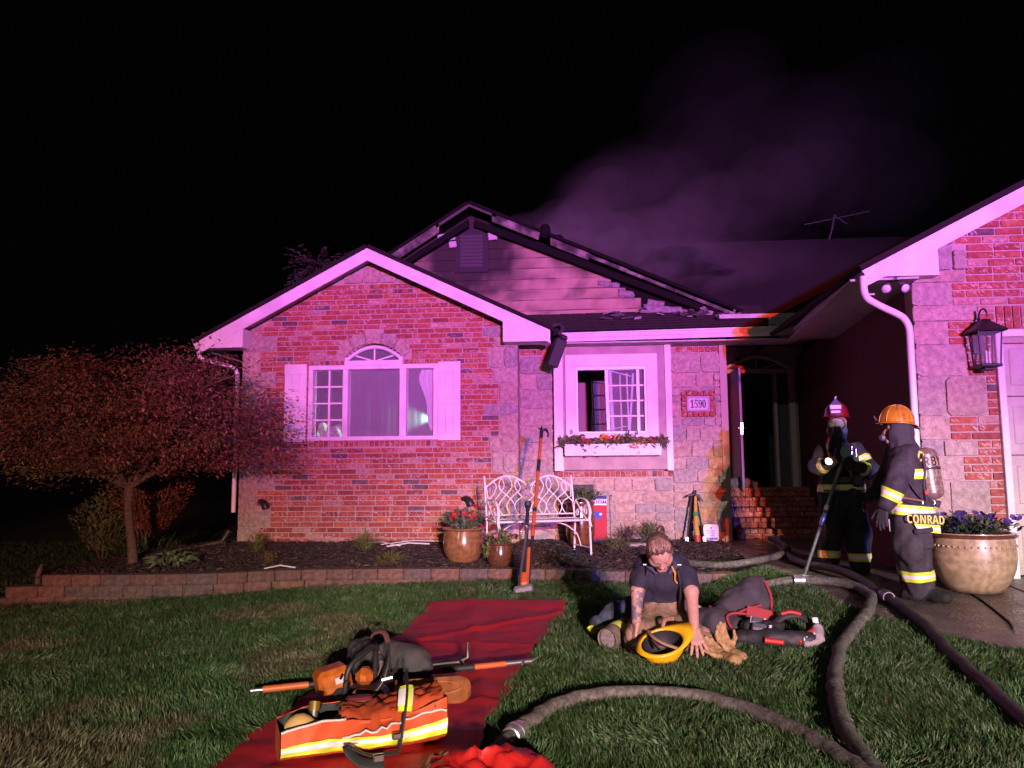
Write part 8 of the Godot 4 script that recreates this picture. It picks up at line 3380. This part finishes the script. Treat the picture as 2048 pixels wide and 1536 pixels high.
	b.tube([p.call(0.0), p.call(0.05)], [0.008, 0.022], 8)
	b.tube([p.call(0.41), p.call(0.47)], 0.024, 8)
	b.tube([p.call(0.53), p.call(0.57)], 0.024, 8)
	obj(pole, "ferrule", b, mats["steel"])
	b = MB.new()
	b.T = from_to(p.call(0.97), p.call(1.06))
	b.lathe([Vector2(0.02, 0.0), Vector2(0.045, 0.03), Vector2(0.05, 0.08), Vector2(0.03, 0.12), Vector2(0.001, 0.13)], 12)
	obj(pole, "grip", b, mat("grip_green", Color(0.22, 0.42, 0.36), 0.5))
	var lamp := thing("flashlight", "lit flashlight in the masked firefighter's raised hand", "flashlight", Vector3(2.415, 1.40, -8.06))
	b = MB.new()
	b.T = from_to(Vector3(0.06, 0.03, -0.06), Vector3(-0.03, -0.015, 0.04))
	b.lathe([Vector2(0.001, 0.0), Vector2(0.02, 0.0), Vector2(0.02, 0.09), Vector2(0.034, 0.12), Vector2(0.034, 0.14)], 14)
	obj(lamp, "barrel", b, mats["black_metal"])
	var lens := mat("hand_lamp_glow", Color(1, 0.97, 0.85), 0.3)
	lens.emission_enabled = true
	lens.emission = Color(1.0, 0.95, 0.78)
	lens.emission_energy_multiplier = 8.0
	b = MB.new()
	b.T = from_to(Vector3(0.06, 0.03, -0.06), Vector3(-0.03, -0.015, 0.04))
	b.lathe([Vector2(0.033, 0.125), Vector2(0.034, 0.138), Vector2(0.028, 0.152), Vector2(0.001, 0.16)], 14)
	obj(lamp, "lens", b, lens)
	beam("hand_lamp_beam", Vector3(2.375, 1.38, -8.015), Vector3(1.7, 0.5, -8.3), Color(1.0, 0.95, 0.8), 2.0, 40.0, 1.0, 0.03)

# the one walking to the left with the air cylinder on the back
func build_walker() -> void:
	var o := Vector3(2.76, 0.235, -7.08)
	var t := thing("person", "firefighter with amber helmet and worn air cylinder walking past the big ochre pot", "person", o, 0.0, "firefighters")
	var coat := Color(0.038, 0.034, 0.042)
	var pants := Color(0.048, 0.044, 0.05)
	var boot := Color(0.015, 0.015, 0.015)
	var v := func(x: float, y: float, z: float) -> Vector3: return Vector3(x, y, z) - o
	var g := Body.new()
	# near leg bent, far leg behind it
	var la := [v.call(2.74, 0.94, -6.98), v.call(2.685, 0.66, -6.93), v.call(2.755, 0.36, -7.00)]
	g.chain(la, [0.135, 0.125, 0.115], pants)
	boots(g, la[2] + Vector3(0.01, -0.06, 0), la[2] + Vector3(0.3, -0.1, 0.35), 0.0, boot)
	var lb := [v.call(2.78, 0.94, -7.15), v.call(2.74, 0.66, -7.16), v.call(2.80, 0.37, -7.2)]
	g.chain(lb, [0.13, 0.12, 0.11], pants)
	boots(g, lb[2] + Vector3(0, -0.06, 0), lb[2] + Vector3(-0.2, -0.1, 0.2), 0.0, boot)
	# coat, flared at the hem
	g.add(v.call(2.71, 0.90, -7.0), v.call(2.71, 1.08, -7.02), 0.15, 0.14, coat)
	g.add(v.call(2.80, 0.86, -7.06), v.call(2.77, 1.08, -7.06), 0.145, 0.14, coat)
	g.chain([v.call(2.72, 1.08, -6.99), v.call(2.71, 1.30, -6.97), v.call(2.70, 1.42, -6.98)], [0.13, 0.13, 0.11], coat)
	g.chain([v.call(2.76, 1.08, -7.10), v.call(2.75, 1.30, -7.12), v.call(2.74, 1.42, -7.12)], [0.13, 0.13, 0.11], coat)
	g.add(v.call(2.715, 1.46, -7.04), v.call(2.70, 1.56, -7.04), 0.09, 0.085, coat)
	# arms
	g.chain([v.call(2.665, 1.42, -6.92), v.call(2.555, 1.18, -6.84), v.call(2.475, 1.02, -6.86)], [0.092, 0.085, 0.068], coat)
	g.chain([v.call(2.70, 1.42, -7.16), v.call(2.60, 1.20, -7.24), v.call(2.50, 1.10, -7.2)], [0.09, 0.08, 0.065], coat)
	g.build(0.013, 0.05, 0.028, 5.5)
	var b := MB.new()
	g.into(b)
	var hg := Body.new()
	hand(hg, v.call(2.465, 1.00, -6.86), Vector3(-0.25, -1, 0.0), Vector3(0.7, -0.1, -0.6), -1.0, 0.35, 0.06, Color(0.03, 0.03, 0.033), 1.2)
	hand(hg, v.call(2.49, 1.09, -7.2), Vector3(-0.6, -0.6, 0.2), Vector3(0.5, -0.5, 0.2), 1.0, 0.4, 0.05, Color(0.03, 0.03, 0.033), 1.15)
	hg.build(0.006, 0.01)
	hg.into(b)
	var face := Vector3(-0.93, -0.05, -0.15)
	var up := Vector3(0.12, 1, 0.0)
	var hc: Vector3 = v.call(2.665, 1.625, -7.03)
	head_shape(hc, up, face, Color(0.40, 0.25, 0.19)).into(b)
	obj(t, "body", b, suit_mat("suit_cloth"))
	eyes(t, hc, up, face)
	# hood over head and shoulders
	var x := pose(up, face, hc)
	var mg := Body.new()
	mg.add(x * Vector3(0, 0.045, -0.035), x * Vector3(0, -0.06, -0.035), 0.095, 0.098)
	mg.add(x * Vector3(0, -0.08, -0.03), x * Vector3(0, -0.16, -0.06), 0.098, 0.125)
	mg.add(x * Vector3(-0.05, -0.03, 0.02), x * Vector3(0.05, -0.03, 0.02), 0.058, 0.058)
	mg.add(x * Vector3(-0.04, 0.06, 0.02), x * Vector3(0.04, 0.06, 0.02), 0.055, 0.055)
	mg.build(0.012, 0.03, 0.010, 12.0)
	b = MB.new()
	mg.into(b)
	obj(t, "hood", b, mats["hood_black"])
	b = MB.new()
	b.tube(curve([x * Vector3(-0.07, 0.03, 0.055), x * Vector3(-0.055, 0.0, 0.09), x * Vector3(-0.03, -0.05, 0.105), x * Vector3(0.0, -0.08, 0.10)], 12), 0.012, 8, true, 0.5)
	obj(t, "mask_frame", b, mat("mask_grey", Color(0.09, 0.085, 0.10), 0.4))
	b = MB.new()
	b.tube([x * Vector3(-0.02, -0.06, 0.09), x * Vector3(0, -0.07, 0.125)], [0.035, 0.022], 10)
	obj(t, "mask_cup", b, mats["mask_grey"])
	# helmet
	x = pose(Vector3(0.06, 1, -0.02), face, hc + Vector3(0.005, 0.075, 0.0))
	var amber := mat("helmet_amber", Color(0.58, 0.26, 0.025), 0.25)
	amber.clearcoat_enabled = true
	amber.clearcoat = 0.8
	amber.clearcoat_roughness = 0.1
	textured(amber, noise_tex("glaze_tone", 0.012, 0.6, 1.0), 2.5)
	helmet(t, x * Transform3D(Basis(), Vector3(0, 0, 0)) , amber, mats["liner_black"])
	b = MB.new()
	for k in 4:
		var a := PI * k / 4.0
		var pts := []
		for i in 15:
			var u := PI * i / 14.0
			pts.append(x * Vector3(cos(u) * cos(a) * 0.116, sin(u) * 0.149, cos(u) * sin(a) * 0.140))
		b.tube(pts, 0.005, 6)
	obj(t, "helmet_rib", b, mat("rib_amber", Color(0.60, 0.25, 0.03), 0.3))
	b = MB.new()
	b.tube([x * Vector3(0, 0.01, 0.16), x * Vector3(0, 0.05, 0.185)], [0.02, 0.008], 6, true, 0.4)
	obj(t, "eagle_mount", b, mats["steel"])
	b = MB.new()
	b.tube(curve([x * Vector3(-0.09, -0.03, -0.11), x * Vector3(-0.10, -0.06, -0.08), x * Vector3(-0.09, -0.05, -0.05)], 8), 0.006, 6)
	obj(t, "helmet_hook", b, mats["chrome"])
	# trims
	trim_band(t, g, v.call(2.515, 1.10, -6.85), Vector3(-0.08, -0.17, -0.02), 0.085, 0.13)
	trim_band(t, g, v.call(2.755, 0.44, -6.98), Vector3(-0.05, 1, 0.05), 0.085, 0.17)
	trim_band(t, g, v.call(2.80, 0.46, -7.19), Vector3(0, 1, 0), 0.085, 0.15)
	trim_band(t, g, v.call(2.75, 0.96, -7.03), Vector3(0.10, 1, 0.0), 0.085, 0.27)
	b = MB.new()
	g.band(b, v.call(2.75, 1.265, -7.03), Vector3.UP, -0.04, 0.04, 0.30, 0.004)
	var keep := MB.new()
	for i in range(0, b.I.size(), 3):
		var c := (b.V[b.I[i]] + b.V[b.I[i + 1]] + b.V[b.I[i + 2]]) / 3.0 + o
		if c.x > 2.70 and c.z > -7.0:
			for k in 3:
				keep.I.append(keep.V.size())
				keep.V.append(b.V[b.I[i + k]])
				keep.N.append(b.N[b.I[i + k]])
				keep.C.append(Color(1, 1, 1))
				keep.U.append(Vector2.ZERO)
	obj(t, "lime_patch", keep, lime())
	b = MB.new()
	g.band(b, v.call(2.75, 1.265, -7.03), Vector3.UP, -0.015, 0.015, 0.30, 0.006)
	keep = MB.new()
	for i in range(0, b.I.size(), 3):
		var c := (b.V[b.I[i]] + b.V[b.I[i + 1]] + b.V[b.I[i + 2]]) / 3.0 + o
		if c.x > 2.70 and c.z > -7.0:
			for k in 3:
				keep.I.append(keep.V.size())
				keep.V.append(b.V[b.I[i + k]])
				keep.N.append(b.N[b.I[i + k]])
				keep.C.append(Color(1, 1, 1))
				keep.U.append(Vector2.ZERO)
	obj(t, "silver_patch", keep, silver())
	# bellows pocket and knee patch on the near leg
	b = MB.new()
	b.T = Transform3D(Basis.from_euler(Vector3(0.05, 0.15, 0.12)), v.call(2.755, 0.735, -6.845))
	b.box(Vector3.ZERO, Vector3(0.15, 0.17, 0.05), 0.02)
	b.box(Vector3(0, 0.075, 0.012), Vector3(0.16, 0.05, 0.05), 0.015)
	obj(t, "pocket", b, textured(mat("pocket_cloth", Color(0.042, 0.038, 0.043), 0.85), tex["cloth_tone"], 3.0))
	# coat tail with the name in lime letters
	var tail := Transform3D(Basis.from_euler(Vector3(-0.12, 0.12, -0.05)), v.call(2.77, 0.878, -6.835))
	b = MB.new()
	b.T = tail
	b.prism(PackedVector2Array([Vector2(-0.115, 0.06), Vector2(0.115, 0.075), Vector2(0.115, -0.085), Vector2(-0.07, -0.07)]), -0.012, 0.006)
	obj(t, "coat_tail", b, textured(mat("tail_cloth", Color(0.06, 0.055, 0.06), 0.85), noise_tex("cloth_tone", 0.02, 0.65, 1.0), 3.0))
	b = MB.new()
	text_into(b, text("CONRAD", 0.068, 0.004, "Droid Sans", 0.80, true), func(q: Vector3) -> Vector3: return tail * (q + Vector3(0.0, 0.018, 0.008)))
	obj(t, "name_letters", b, mat("letter_lime", Color(0.60, 0.55, 0.08), 0.5))
	b = MB.new()
	b.T = tail
	b.prism(PackedVector2Array([Vector2(-0.10, -0.018), Vector2(0.115, -0.024), Vector2(0.115, -0.09), Vector2(-0.065, -0.075)]), 0.004, 0.010)
	obj(t, "lime_hem", b, lime())
	b = MB.new()
	b.T = tail
	b.prism(PackedVector2Array([Vector2(-0.09, -0.038), Vector2(0.113, -0.044), Vector2(0.113, -0.066), Vector2(-0.08, -0.055)]), 0.008, 0.013)
	obj(t, "silver_hem", b, silver())
	# the first letter of the word across his shoulders shows beside the cylinder
	b = MB.new()
	var lx := pose(Vector3(0.30, 1, 0.0), Vector3(0.35, 0, 1), v.call(2.775, 1.405, -6.865))
	text_into(b, text("D", 0.085, 0.004, "Droid Sans", 0.9, true), func(q: Vector3) -> Vector3: return lx * q)
	obj(t, "back_letter", b, mats["letter_lime"])
	# cylinder in its frame
	var a0: Vector3 = v.call(2.885, 1.05, -6.955)
	var a1: Vector3 = v.call(2.850, 1.485, -6.985)
	var cx := from_to(a0, a1)
	var hgt := (a1 - a0).length()
	b = MB.new()
	b.T = cx
	var prof := []
	for k in 7:
		var an := -PI / 2 + PI / 2 * k / 6.0
		prof.append(Vector2(maxf(0.1 * cos(an), 0.022), 0.06 + 0.06 * sin(an)))
	for k in 8:
		var an := PI / 2 * k / 7.0
		prof.append(Vector2(maxf(0.1 * cos(an), 0.001), hgt - 0.07 + 0.07 * sin(an)))
	b.lathe(prof, 28)
	var cyl := textured(mat("cylinder_brown", Color(0.42, 0.30, 0.21), 0.35), noise_tex("cylinder_wear", 0.014, 0.35, 1.0, false, 5, 111), 3.0)
	cyl.clearcoat_enabled = true
	cyl.clearcoat = 0.7
	cyl.clearcoat_roughness = 0.15
	obj(t, "air_cylinder", b, cyl)
	b = MB.new()
	b.T = cx
	b.lathe([Vector2(0.1008, hgt * 0.63), Vector2(0.1012, hgt * 0.635), Vector2(0.1012, hgt * 0.80), Vector2(0.1008, hgt * 0.805)], 28)
	obj(t, "cylinder_label", b, mat("label_tan", Color(0.34, 0.22, 0.12), 0.45))
	b = MB.new()
	# bend the letters round the cylinder on the side that faces the camera
	var toward := cx.basis.inverse() * Vector3(-0.34, 0.0, 0.94)
	var a_mid := atan2(-toward.z, toward.x)
	text_into(b, text("DERBY", 0.075, 0.002, "Droid Sans", 0.85, true), func(q: Vector3) -> Vector3:
		var an := a_mid + q.x / 0.102
		var r := 0.1022 + q.z
		return cx * Vector3(r * cos(an), hgt * 0.715 + q.y, -r * sin(an)))
	obj(t, "cylinder_letters", b, mat("letter_black", Color(0.012, 0.010, 0.01), 0.5))
	b = MB.new()
	b.T = cx
	b.lathe([Vector2(0.101, hgt * 0.56), Vector2(0.1035, hgt * 0.563), Vector2(0.1035, hgt * 0.605), Vector2(0.101, hgt * 0.608)], 28)
	b.box(Vector3(0, hgt * 0.5, -0.085), Vector3(0.22, hgt * 0.9, 0.035), 0.015)
	obj(t, "cylinder_strap", b, mats["harness_black"])
	b = MB.new()
	b.T = cx
	b.lathe([Vector2(0.001, -0.045), Vector2(0.025, -0.04), Vector2(0.025, 0.01), Vector2(0.03, 0.012)], 12)
	b.tube([Vector3(0, -0.02, 0), Vector3(0.05, -0.045, 0.02)], [0.024, 0.03], 10)
	b.tube([Vector3(0, -0.025, 0), Vector3(-0.06, -0.03, 0.03), Vector3(-0.09, -0.015, 0.03)], 0.017, 8)
	b.box(Vector3(-0.13, -0.01, 0.04), Vector3(0.05, 0.05, 0.04), 0.012)
	obj(t, "valve", b, mat("valve_black", Color(0.05, 0.05, 0.055), 0.35))
	b = MB.new()
	b.T = Transform3D(cx.basis, cx * Vector3(0, -0.02, 0.03))
	b.lathe([Vector2(0.001, -0.016), Vector2(0.014, -0.01), Vector2(0.014, 0.01), Vector2(0.001, 0.016)], 10)
	obj(t, "valve_cap", b, mats["chrome"])
	b = MB.new()
	b.tube(curve([v.call(2.79, 1.44, -6.89), v.call(2.80, 1.3, -6.87), v.call(2.785, 1.18, -6.87), v.call(2.80, 1.05, -6.87)], 14), 0.026, 8, true, 0.5)
	b.tube(curve([v.call(2.66, 1.20, -6.84), v.call(2.72, 1.10, -6.84), v.call(2.79, 1.04, -6.86)], 8), 0.012, 6, true, 0.5)
	b.tube(curve([v.call(2.60, 1.06, -6.86), v.call(2.68, 1.03, -6.84), v.call(2.80, 1.02, -6.86)], 10), 0.017, 6, true, 0.5)
	obj(t, "strap", b, mats["harness_black"])
	b = MB.new()
	b.tube([v.call(2.795, 1.115, -6.855), v.call(2.797, 1.115, -6.84)], 0.016, 10)
	obj(t, "red_button", b, mats["red_pad"])
	b = MB.new()
	b.tube([v.call(2.575, 1.05, -6.86), v.call(2.57, 1.10, -6.86), v.call(2.585, 1.12, -6.86)], 0.013, 8)
	b.tube([v.call(2.76, 1.02, -6.85), v.call(2.765, 1.05, -6.85)], 0.014, 8)
	obj(t, "snap_hook", b, mats["chrome"])
	b = MB.new()
	b.tube([v.call(2.60, 1.075, -6.85), v.call(2.77, 1.045, -6.845)], 0.012, 6)
	obj(t, "tool_handle", b, mat("tool_brown", Color(0.14, 0.06, 0.05), 0.6))
	b = MB.new()
	b.tube([v.call(2.49, 0.90, -6.85), v.call(2.495, 0.80, -6.85)], [0.008, 0.004], 6)
	obj(t, "strap_end", b, mat("strap_grey", Color(0.25, 0.22, 0.26), 0.6))

# the one sitting on the grass with the head bowed
func build_seated() -> void:
	var o := Vector3(0.54, lawn_y(0.54, -5.8), -5.8)
	var t := thing("person", "firefighter in navy shirt and tan trousers sitting on the grass with bowed head", "person", o, 0.0, "firefighters")
	var skin := Color(0.47, 0.27, 0.20)
	var v := func(x: float, y: float, z: float) -> Vector3: return Vector3(x, y, z) - o
	var face := Vector3(0.10, -0.78, 0.60)
	var up := Vector3(-0.10, 0.60, 0.79)
	var hc: Vector3 = v.call(0.515, 0.75, -5.555)
	var chest: Vector3 = v.call(0.55, 0.58, -5.80)
	# body: the bare figure as one surface
	var g := Body.new()
	g.chain([v.call(0.54, 0.20, -5.98), v.call(0.545, 0.42, -5.94), chest, v.call(0.54, 0.68, -5.74)], [0.12, 0.125, 0.125, 0.085], skin)
	g.add(v.call(0.54, 0.68, -5.74), v.call(0.525, 0.735, -5.62), 0.062, 0.056, skin)
	g.chain([v.call(0.42, 0.64, -5.78), v.call(0.368, 0.49, -5.66), v.call(0.350, 0.30, -5.58)], [0.058, 0.045, 0.032], skin)
	g.chain([v.call(0.68, 0.645, -5.78), v.call(0.728, 0.49, -5.64), v.call(0.722, 0.275, -5.50)], [0.058, 0.046, 0.033], skin)
	g.chain([v.call(0.46, 0.20, -5.95), v.call(0.35, 0.20, -5.62), v.call(0.45, 0.13, -5.95)], [0.085, 0.07, 0.05], skin)
	g.chain([v.call(0.63, 0.20, -5.95), v.call(0.79, 0.18, -5.66), v.call(0.66, 0.13, -5.98)], [0.085, 0.07, 0.05], skin)
	g.build(0.012, 0.03)
	var b := MB.new()
	g.into(b)
	var hg := Body.new()
	hand(hg, v.call(0.350, 0.295, -5.575), Vector3(-0.25, -0.95, 0.25), Vector3(0.75, -0.1, -0.3), -1.0, 0.28, 0.10, skin, 1.05)
	hand(hg, v.call(0.722, 0.27, -5.495), Vector3(0.12, -0.80, 0.55), Vector3(-0.1, -0.6, -0.75), -1.0, 0.10, 0.22, skin, 1.12)
	hg.build(0.004, 0.008)
	hg.into(b)
	head_shape(hc, up, face, skin).into(b)
	var sm := mat("skin", Color(1, 1, 1), 0.55)
	sm.vertex_color_use_as_albedo = true
	sm.subsurf_scatter_enabled = true
	sm.subsurf_scatter_strength = 0.15
	textured(sm, noise_tex("skin_tone", 0.01, 0.85, 1.0, false, 3, 121), 4.0)
	obj(t, "body", b, sm)
	eyes(t, hc, up, face)
	# hair
	var x := pose(up, face, hc)
	var hair := Body.new()
	hair.add(x * Vector3(0, 0.062, -0.03), x * Vector3(0, 0.068, 0.002), 0.079, 0.066)
	hair.add(x * Vector3(0, 0.01, -0.06), x * Vector3(0, 0.06, -0.045), 0.066, 0.070)
	hair.add(x * Vector3(-0.066, 0.03, -0.01), x * Vector3(-0.06, 0.055, 0.025), 0.022, 0.020)
	hair.add(x * Vector3(0.066, 0.03, -0.01), x * Vector3(0.06, 0.055, 0.025), 0.022, 0.020)
	hair.build(0.006, 0.02, 0.006, 40.0)
	b = MB.new()
	hair.into(b)
	obj(t, "hair", b, textured(mat("hair_brown", Color(0.13, 0.075, 0.05), 0.5), noise_tex("hair_strand", 0.03, 0.5, 1.0, false, 4, 131), 5.0))
	b = MB.new()
	for k in 70:
		var a := rng.randf_range(-1.25, 1.25)
		var pts := []
		var p0 := rng.randf_range(0.62, 1.1)
		for i in 8:
			var ph := lerpf(p0, p0 + 1.5, i / 7.0)
			pts.append(x * (Vector3(0, 0.058, -0.012) + Vector3(sin(a) * 0.074, cos(a) * sin(ph) * 0.080, cos(a * 0.7) * cos(ph) * 0.088)))
		b.tube(pts, 0.0028, 4, true, 0.6)
	obj(t, "hair_strands", b, mat("hair_light", Color(0.24, 0.15, 0.10), 0.4))
	b = MB.new()
	b.tube(curve([x * Vector3(0.01, 0.06, -0.11), x * Vector3(0.03, 0.09, -0.14), x * Vector3(0.05, 0.06, -0.16), x * Vector3(0.06, 0.0, -0.16)], 12), [0.012, 0.014, 0.015, 0.015, 0.015, 0.014, 0.013, 0.012, 0.011, 0.01, 0.007, 0.003], 8)
	obj(t, "hair_knot", b, mats["hair_brown"])
	# shirt with short sleeves
	var s := Body.new()
	s.chain([v.call(0.54, 0.37, -5.94), v.call(0.545, 0.48, -5.90), chest, v.call(0.54, 0.665, -5.76)], [0.135, 0.14, 0.14, 0.095])
	s.add(v.call(0.47, 0.38, -5.93), v.call(0.47, 0.6, -5.82), 0.10, 0.105)
	s.add(v.call(0.62, 0.38, -5.93), v.call(0.625, 0.6, -5.82), 0.10, 0.105)
	s.chain([v.call(0.435, 0.645, -5.79), v.call(0.395, 0.57, -5.715), v.call(0.376, 0.525, -5.68)], [0.074, 0.062, 0.060])
	s.chain([v.call(0.665, 0.65, -5.79), v.call(0.712, 0.57, -5.71), v.call(0.724, 0.515, -5.665)], [0.074, 0.063, 0.062])
	s.build(0.012, 0.04, 0.012, 9.0)
	b = MB.new()
	s.into(b)
	var cloth := textured(mat("navy_cloth", Color(0.018, 0.019, 0.036), 0.85), noise_tex("cloth_tone", 0.02, 0.65, 1.0), 2.5, noise_tex("vinyl_crease", 0.012, 0, 3.0, true, 4, 91), 0.6)
	obj(t, "shirt", b, cloth)
	b = MB.new()
	for sg in [-1.0, 1.0]:
		var c0: Vector3 = v.call(0.54 + sg * 0.075, 0.69, -5.72)
		b.tube([c0, c0 + Vector3(sg * 0.02, -0.03, 0.06), c0 + Vector3(-sg * 0.035, -0.085, 0.085)], [0.022, 0.024, 0.01], 8, true, 0.4)
	obj(t, "collar", b, mat("navy_collar", Color(0.035, 0.038, 0.07), 0.85))
	b = MB.new()
	for sg in [-1.0, 1.0]:
		var c0: Vector3 = v.call(0.54 + sg * 0.115, 0.665, -5.665)
		b.box(c0, Vector3(0.035, 0.012, 0.02), 0.004)
	obj(t, "collar_pin", b, mats["chrome"])
	b = MB.new()
	b.tube(curve([v.call(0.605, 0.655, -5.655), v.call(0.625, 0.61, -5.645), v.call(0.622, 0.565, -5.65), v.call(0.64, 0.54, -5.655)], 10), [0.012, 0.014, 0.015, 0.015, 0.013, 0.011, 0.009, 0.008, 0.007, 0.006], 8, true, 0.4)
	obj(t, "gold_cord", b, mat("gold_cord", Color(0.55, 0.25, 0.03), 0.4))
	# braces let down beside the ribs
	b = MB.new()
	for sg in [-1.0, 1.0]:
		b.tube(curve([v.call(0.54 + sg * 0.10, 0.64, -5.66), v.call(0.54 + sg * 0.12, 0.54, -5.69), v.call(0.54 + sg * 0.125, 0.44, -5.74), v.call(0.54 + sg * 0.13, 0.37, -5.77)], 12), 0.042, 8, true, 0.3)
	obj(t, "brace", b, mats["harness_black"])
	# trousers spread over the folded legs
	var tr := Body.new()
	tr.chain([v.call(0.50, 0.37, -5.93), v.call(0.50, 0.22, -5.95)], [0.13, 0.14])
	tr.chain([v.call(0.60, 0.37, -5.93), v.call(0.60, 0.22, -5.95)], [0.13, 0.14])
	tr.chain([v.call(0.47, 0.23, -5.92), v.call(0.375, 0.20, -5.64)], [0.125, 0.105])
	tr.chain([v.call(0.55, 0.27, -5.84), v.call(0.535, 0.18, -5.62)], [0.115, 0.09])
	tr.chain([v.call(0.63, 0.23, -5.92), v.call(0.705, 0.19, -5.64)], [0.125, 0.105])
	tr.chain([v.call(0.71, 0.17, -5.72), v.call(0.81, 0.15, -5.64)], [0.095, 0.075])
	tr.chain([v.call(0.36, 0.15, -5.68), v.call(0.45, 0.14, -6.0)], [0.09, 0.08])
	tr.chain([v.call(0.8, 0.14, -5.7), v.call(0.66, 0.14, -6.05)], [0.085, 0.08])
	tr.build(0.013, 0.045, 0.014, 8.0)
	b = MB.new()
	tr.into(b)
	var tan := textured(mat("tan_cloth", Color(0.30, 0.20, 0.12), 0.85), noise_tex("cloth_tone", 0.02, 0.65, 1.0), 2.5, noise_tex("vinyl_crease", 0.012, 0, 3.0, true, 4, 91), 0.9)
	obj(t, "trousers", b, tan)
	b = MB.new()
	tr.band(b, v.call(0.55, 0.425, -5.93), Vector3(0, 1, 0.1), -0.03, 0.02, 0.25, 0.006)
	if not b.I.is_empty():
		obj(t, "waistband", b, mat("tan_band", Color(0.24, 0.16, 0.10), 0.85))
	b = MB.new()
	b.tube(curve([v.call(0.515, 0.40, -5.795), v.call(0.52, 0.34, -5.755), v.call(0.53, 0.29, -5.72)], 8), 0.008, 6)
	obj(t, "fly", b, mat("tan_dark", Color(0.10, 0.065, 0.04), 0.9))
	# ink on the forearm: dark patches that follow the skin
	var n := FastNoiseLite.new()
	n.frequency = 14.0
	n.seed = 4
	b = MB.new()
	for i in range(0, g.I.size(), 3):
		var c := (g.V[g.I[i]] + g.V[g.I[i + 1]] + g.V[g.I[i + 2]]) / 3.0 + o
		if c.x < 0.42 and c.y > 0.31 and c.y < 0.50 and n.get_noise_3d(c.x, c.y, c.z) > 0.02:
			for k in 3:
				b.I.append(b.V.size())
				b.V.append(g.V[g.I[i + k]] + g.N[g.I[i + k]] * 0.0012)
				b.N.append(g.N[g.I[i + k]])
				b.C.append(Color(1, 1, 1))
				b.U.append(Vector2.ZERO)
	if not b.I.is_empty():
		obj(t, "forearm_ink", b, mat("ink", Color(0.13, 0.10, 0.12), 0.6))

# ---------------------------------------------------------------- smoke
func build_smoke() -> void:
	var t := Node3D.new()
	t.name = "smoke"
	add_child(t)
	kind(t, "stuff", "thin grey smoke drifting from the burnt roof to the right")
	var r := RandomNumberGenerator.new()
	r.seed = 77
	# plumes that leave the burnt slope, rise and lean away to the right, each a string of small banks
	for plume in 16:
		var f := r.randf()
		var at := Vector3(-1.3, 5.35, -13.2).lerp(Vector3(2.1, 3.95, -13.0), f) + Vector3(0, r.randf_range(-0.1, 0.2), r.randf_range(-0.5, 0.3))
		var go := Vector3(r.randf_range(0.3, 0.75), r.randf_range(0.22, 0.62), -0.2)
		var size := r.randf_range(0.4, 0.75)
		var thick := r.randf_range(0.07, 0.19)
		for k in 9:
			smoke_puff(t, at, Vector3(size * r.randf_range(1.0, 1.9), size * r.randf_range(0.7, 1.1), size * 1.3), thick, atan2(go.y, go.x) + r.randf_range(-0.5, 0.5))
			at += go * size * 0.62
			go = (go + Vector3(r.randf_range(-0.14, 0.2), r.randf_range(-0.22, 0.12), 0.0))
			go = go.normalized() * clampf(go.length(), 0.6, 0.9)
			size *= r.randf_range(1.04, 1.18)
			thick *= 0.70
	# the thin veil that has drifted off over the roofs
	for q in [[Vector3(3.4, 7.2, -15.0), Vector3(4.4, 2.6, 3.0), 0.014], [Vector3(5.4, 8.2, -16.0), Vector3(5.0, 2.2, 3.0), 0.011], [Vector3(7.4, 7.4, -17.5), Vector3(5.0, 2.0, 3.0), 0.012], [Vector3(9.0, 9.2, -17.5), Vector3(6.0, 2.4, 4.0), 0.008], [Vector3(2.6, 8.4, -15.0), Vector3(3.0, 2.2, 3.0), 0.010]]:
		smoke_puff(t, q[0], q[1], q[2] * 0.55, 0.5)
		smoke_puff(t, q[0] + Vector3(0.3, 0.1, 0), q[1] * 0.6, q[2] * 0.55, 0.3)

func smoke_puff(t: Node3D, at: Vector3, size: Vector3, density: float, turn: float) -> void:
	var fm := FogMaterial.new()
	fm.resource_name = "smoke"
	fm.density = density
	fm.albedo = Color(0.78, 0.82, 0.78)
	var f := FogVolume.new()
	f.name = "smoke_puff"
	f.shape = RenderingServer.FOG_VOLUME_SHAPE_ELLIPSOID
	f.size = size
	f.material = fm
	f.position = at
	f.rotation.z = turn
	t.add_child(f, true)
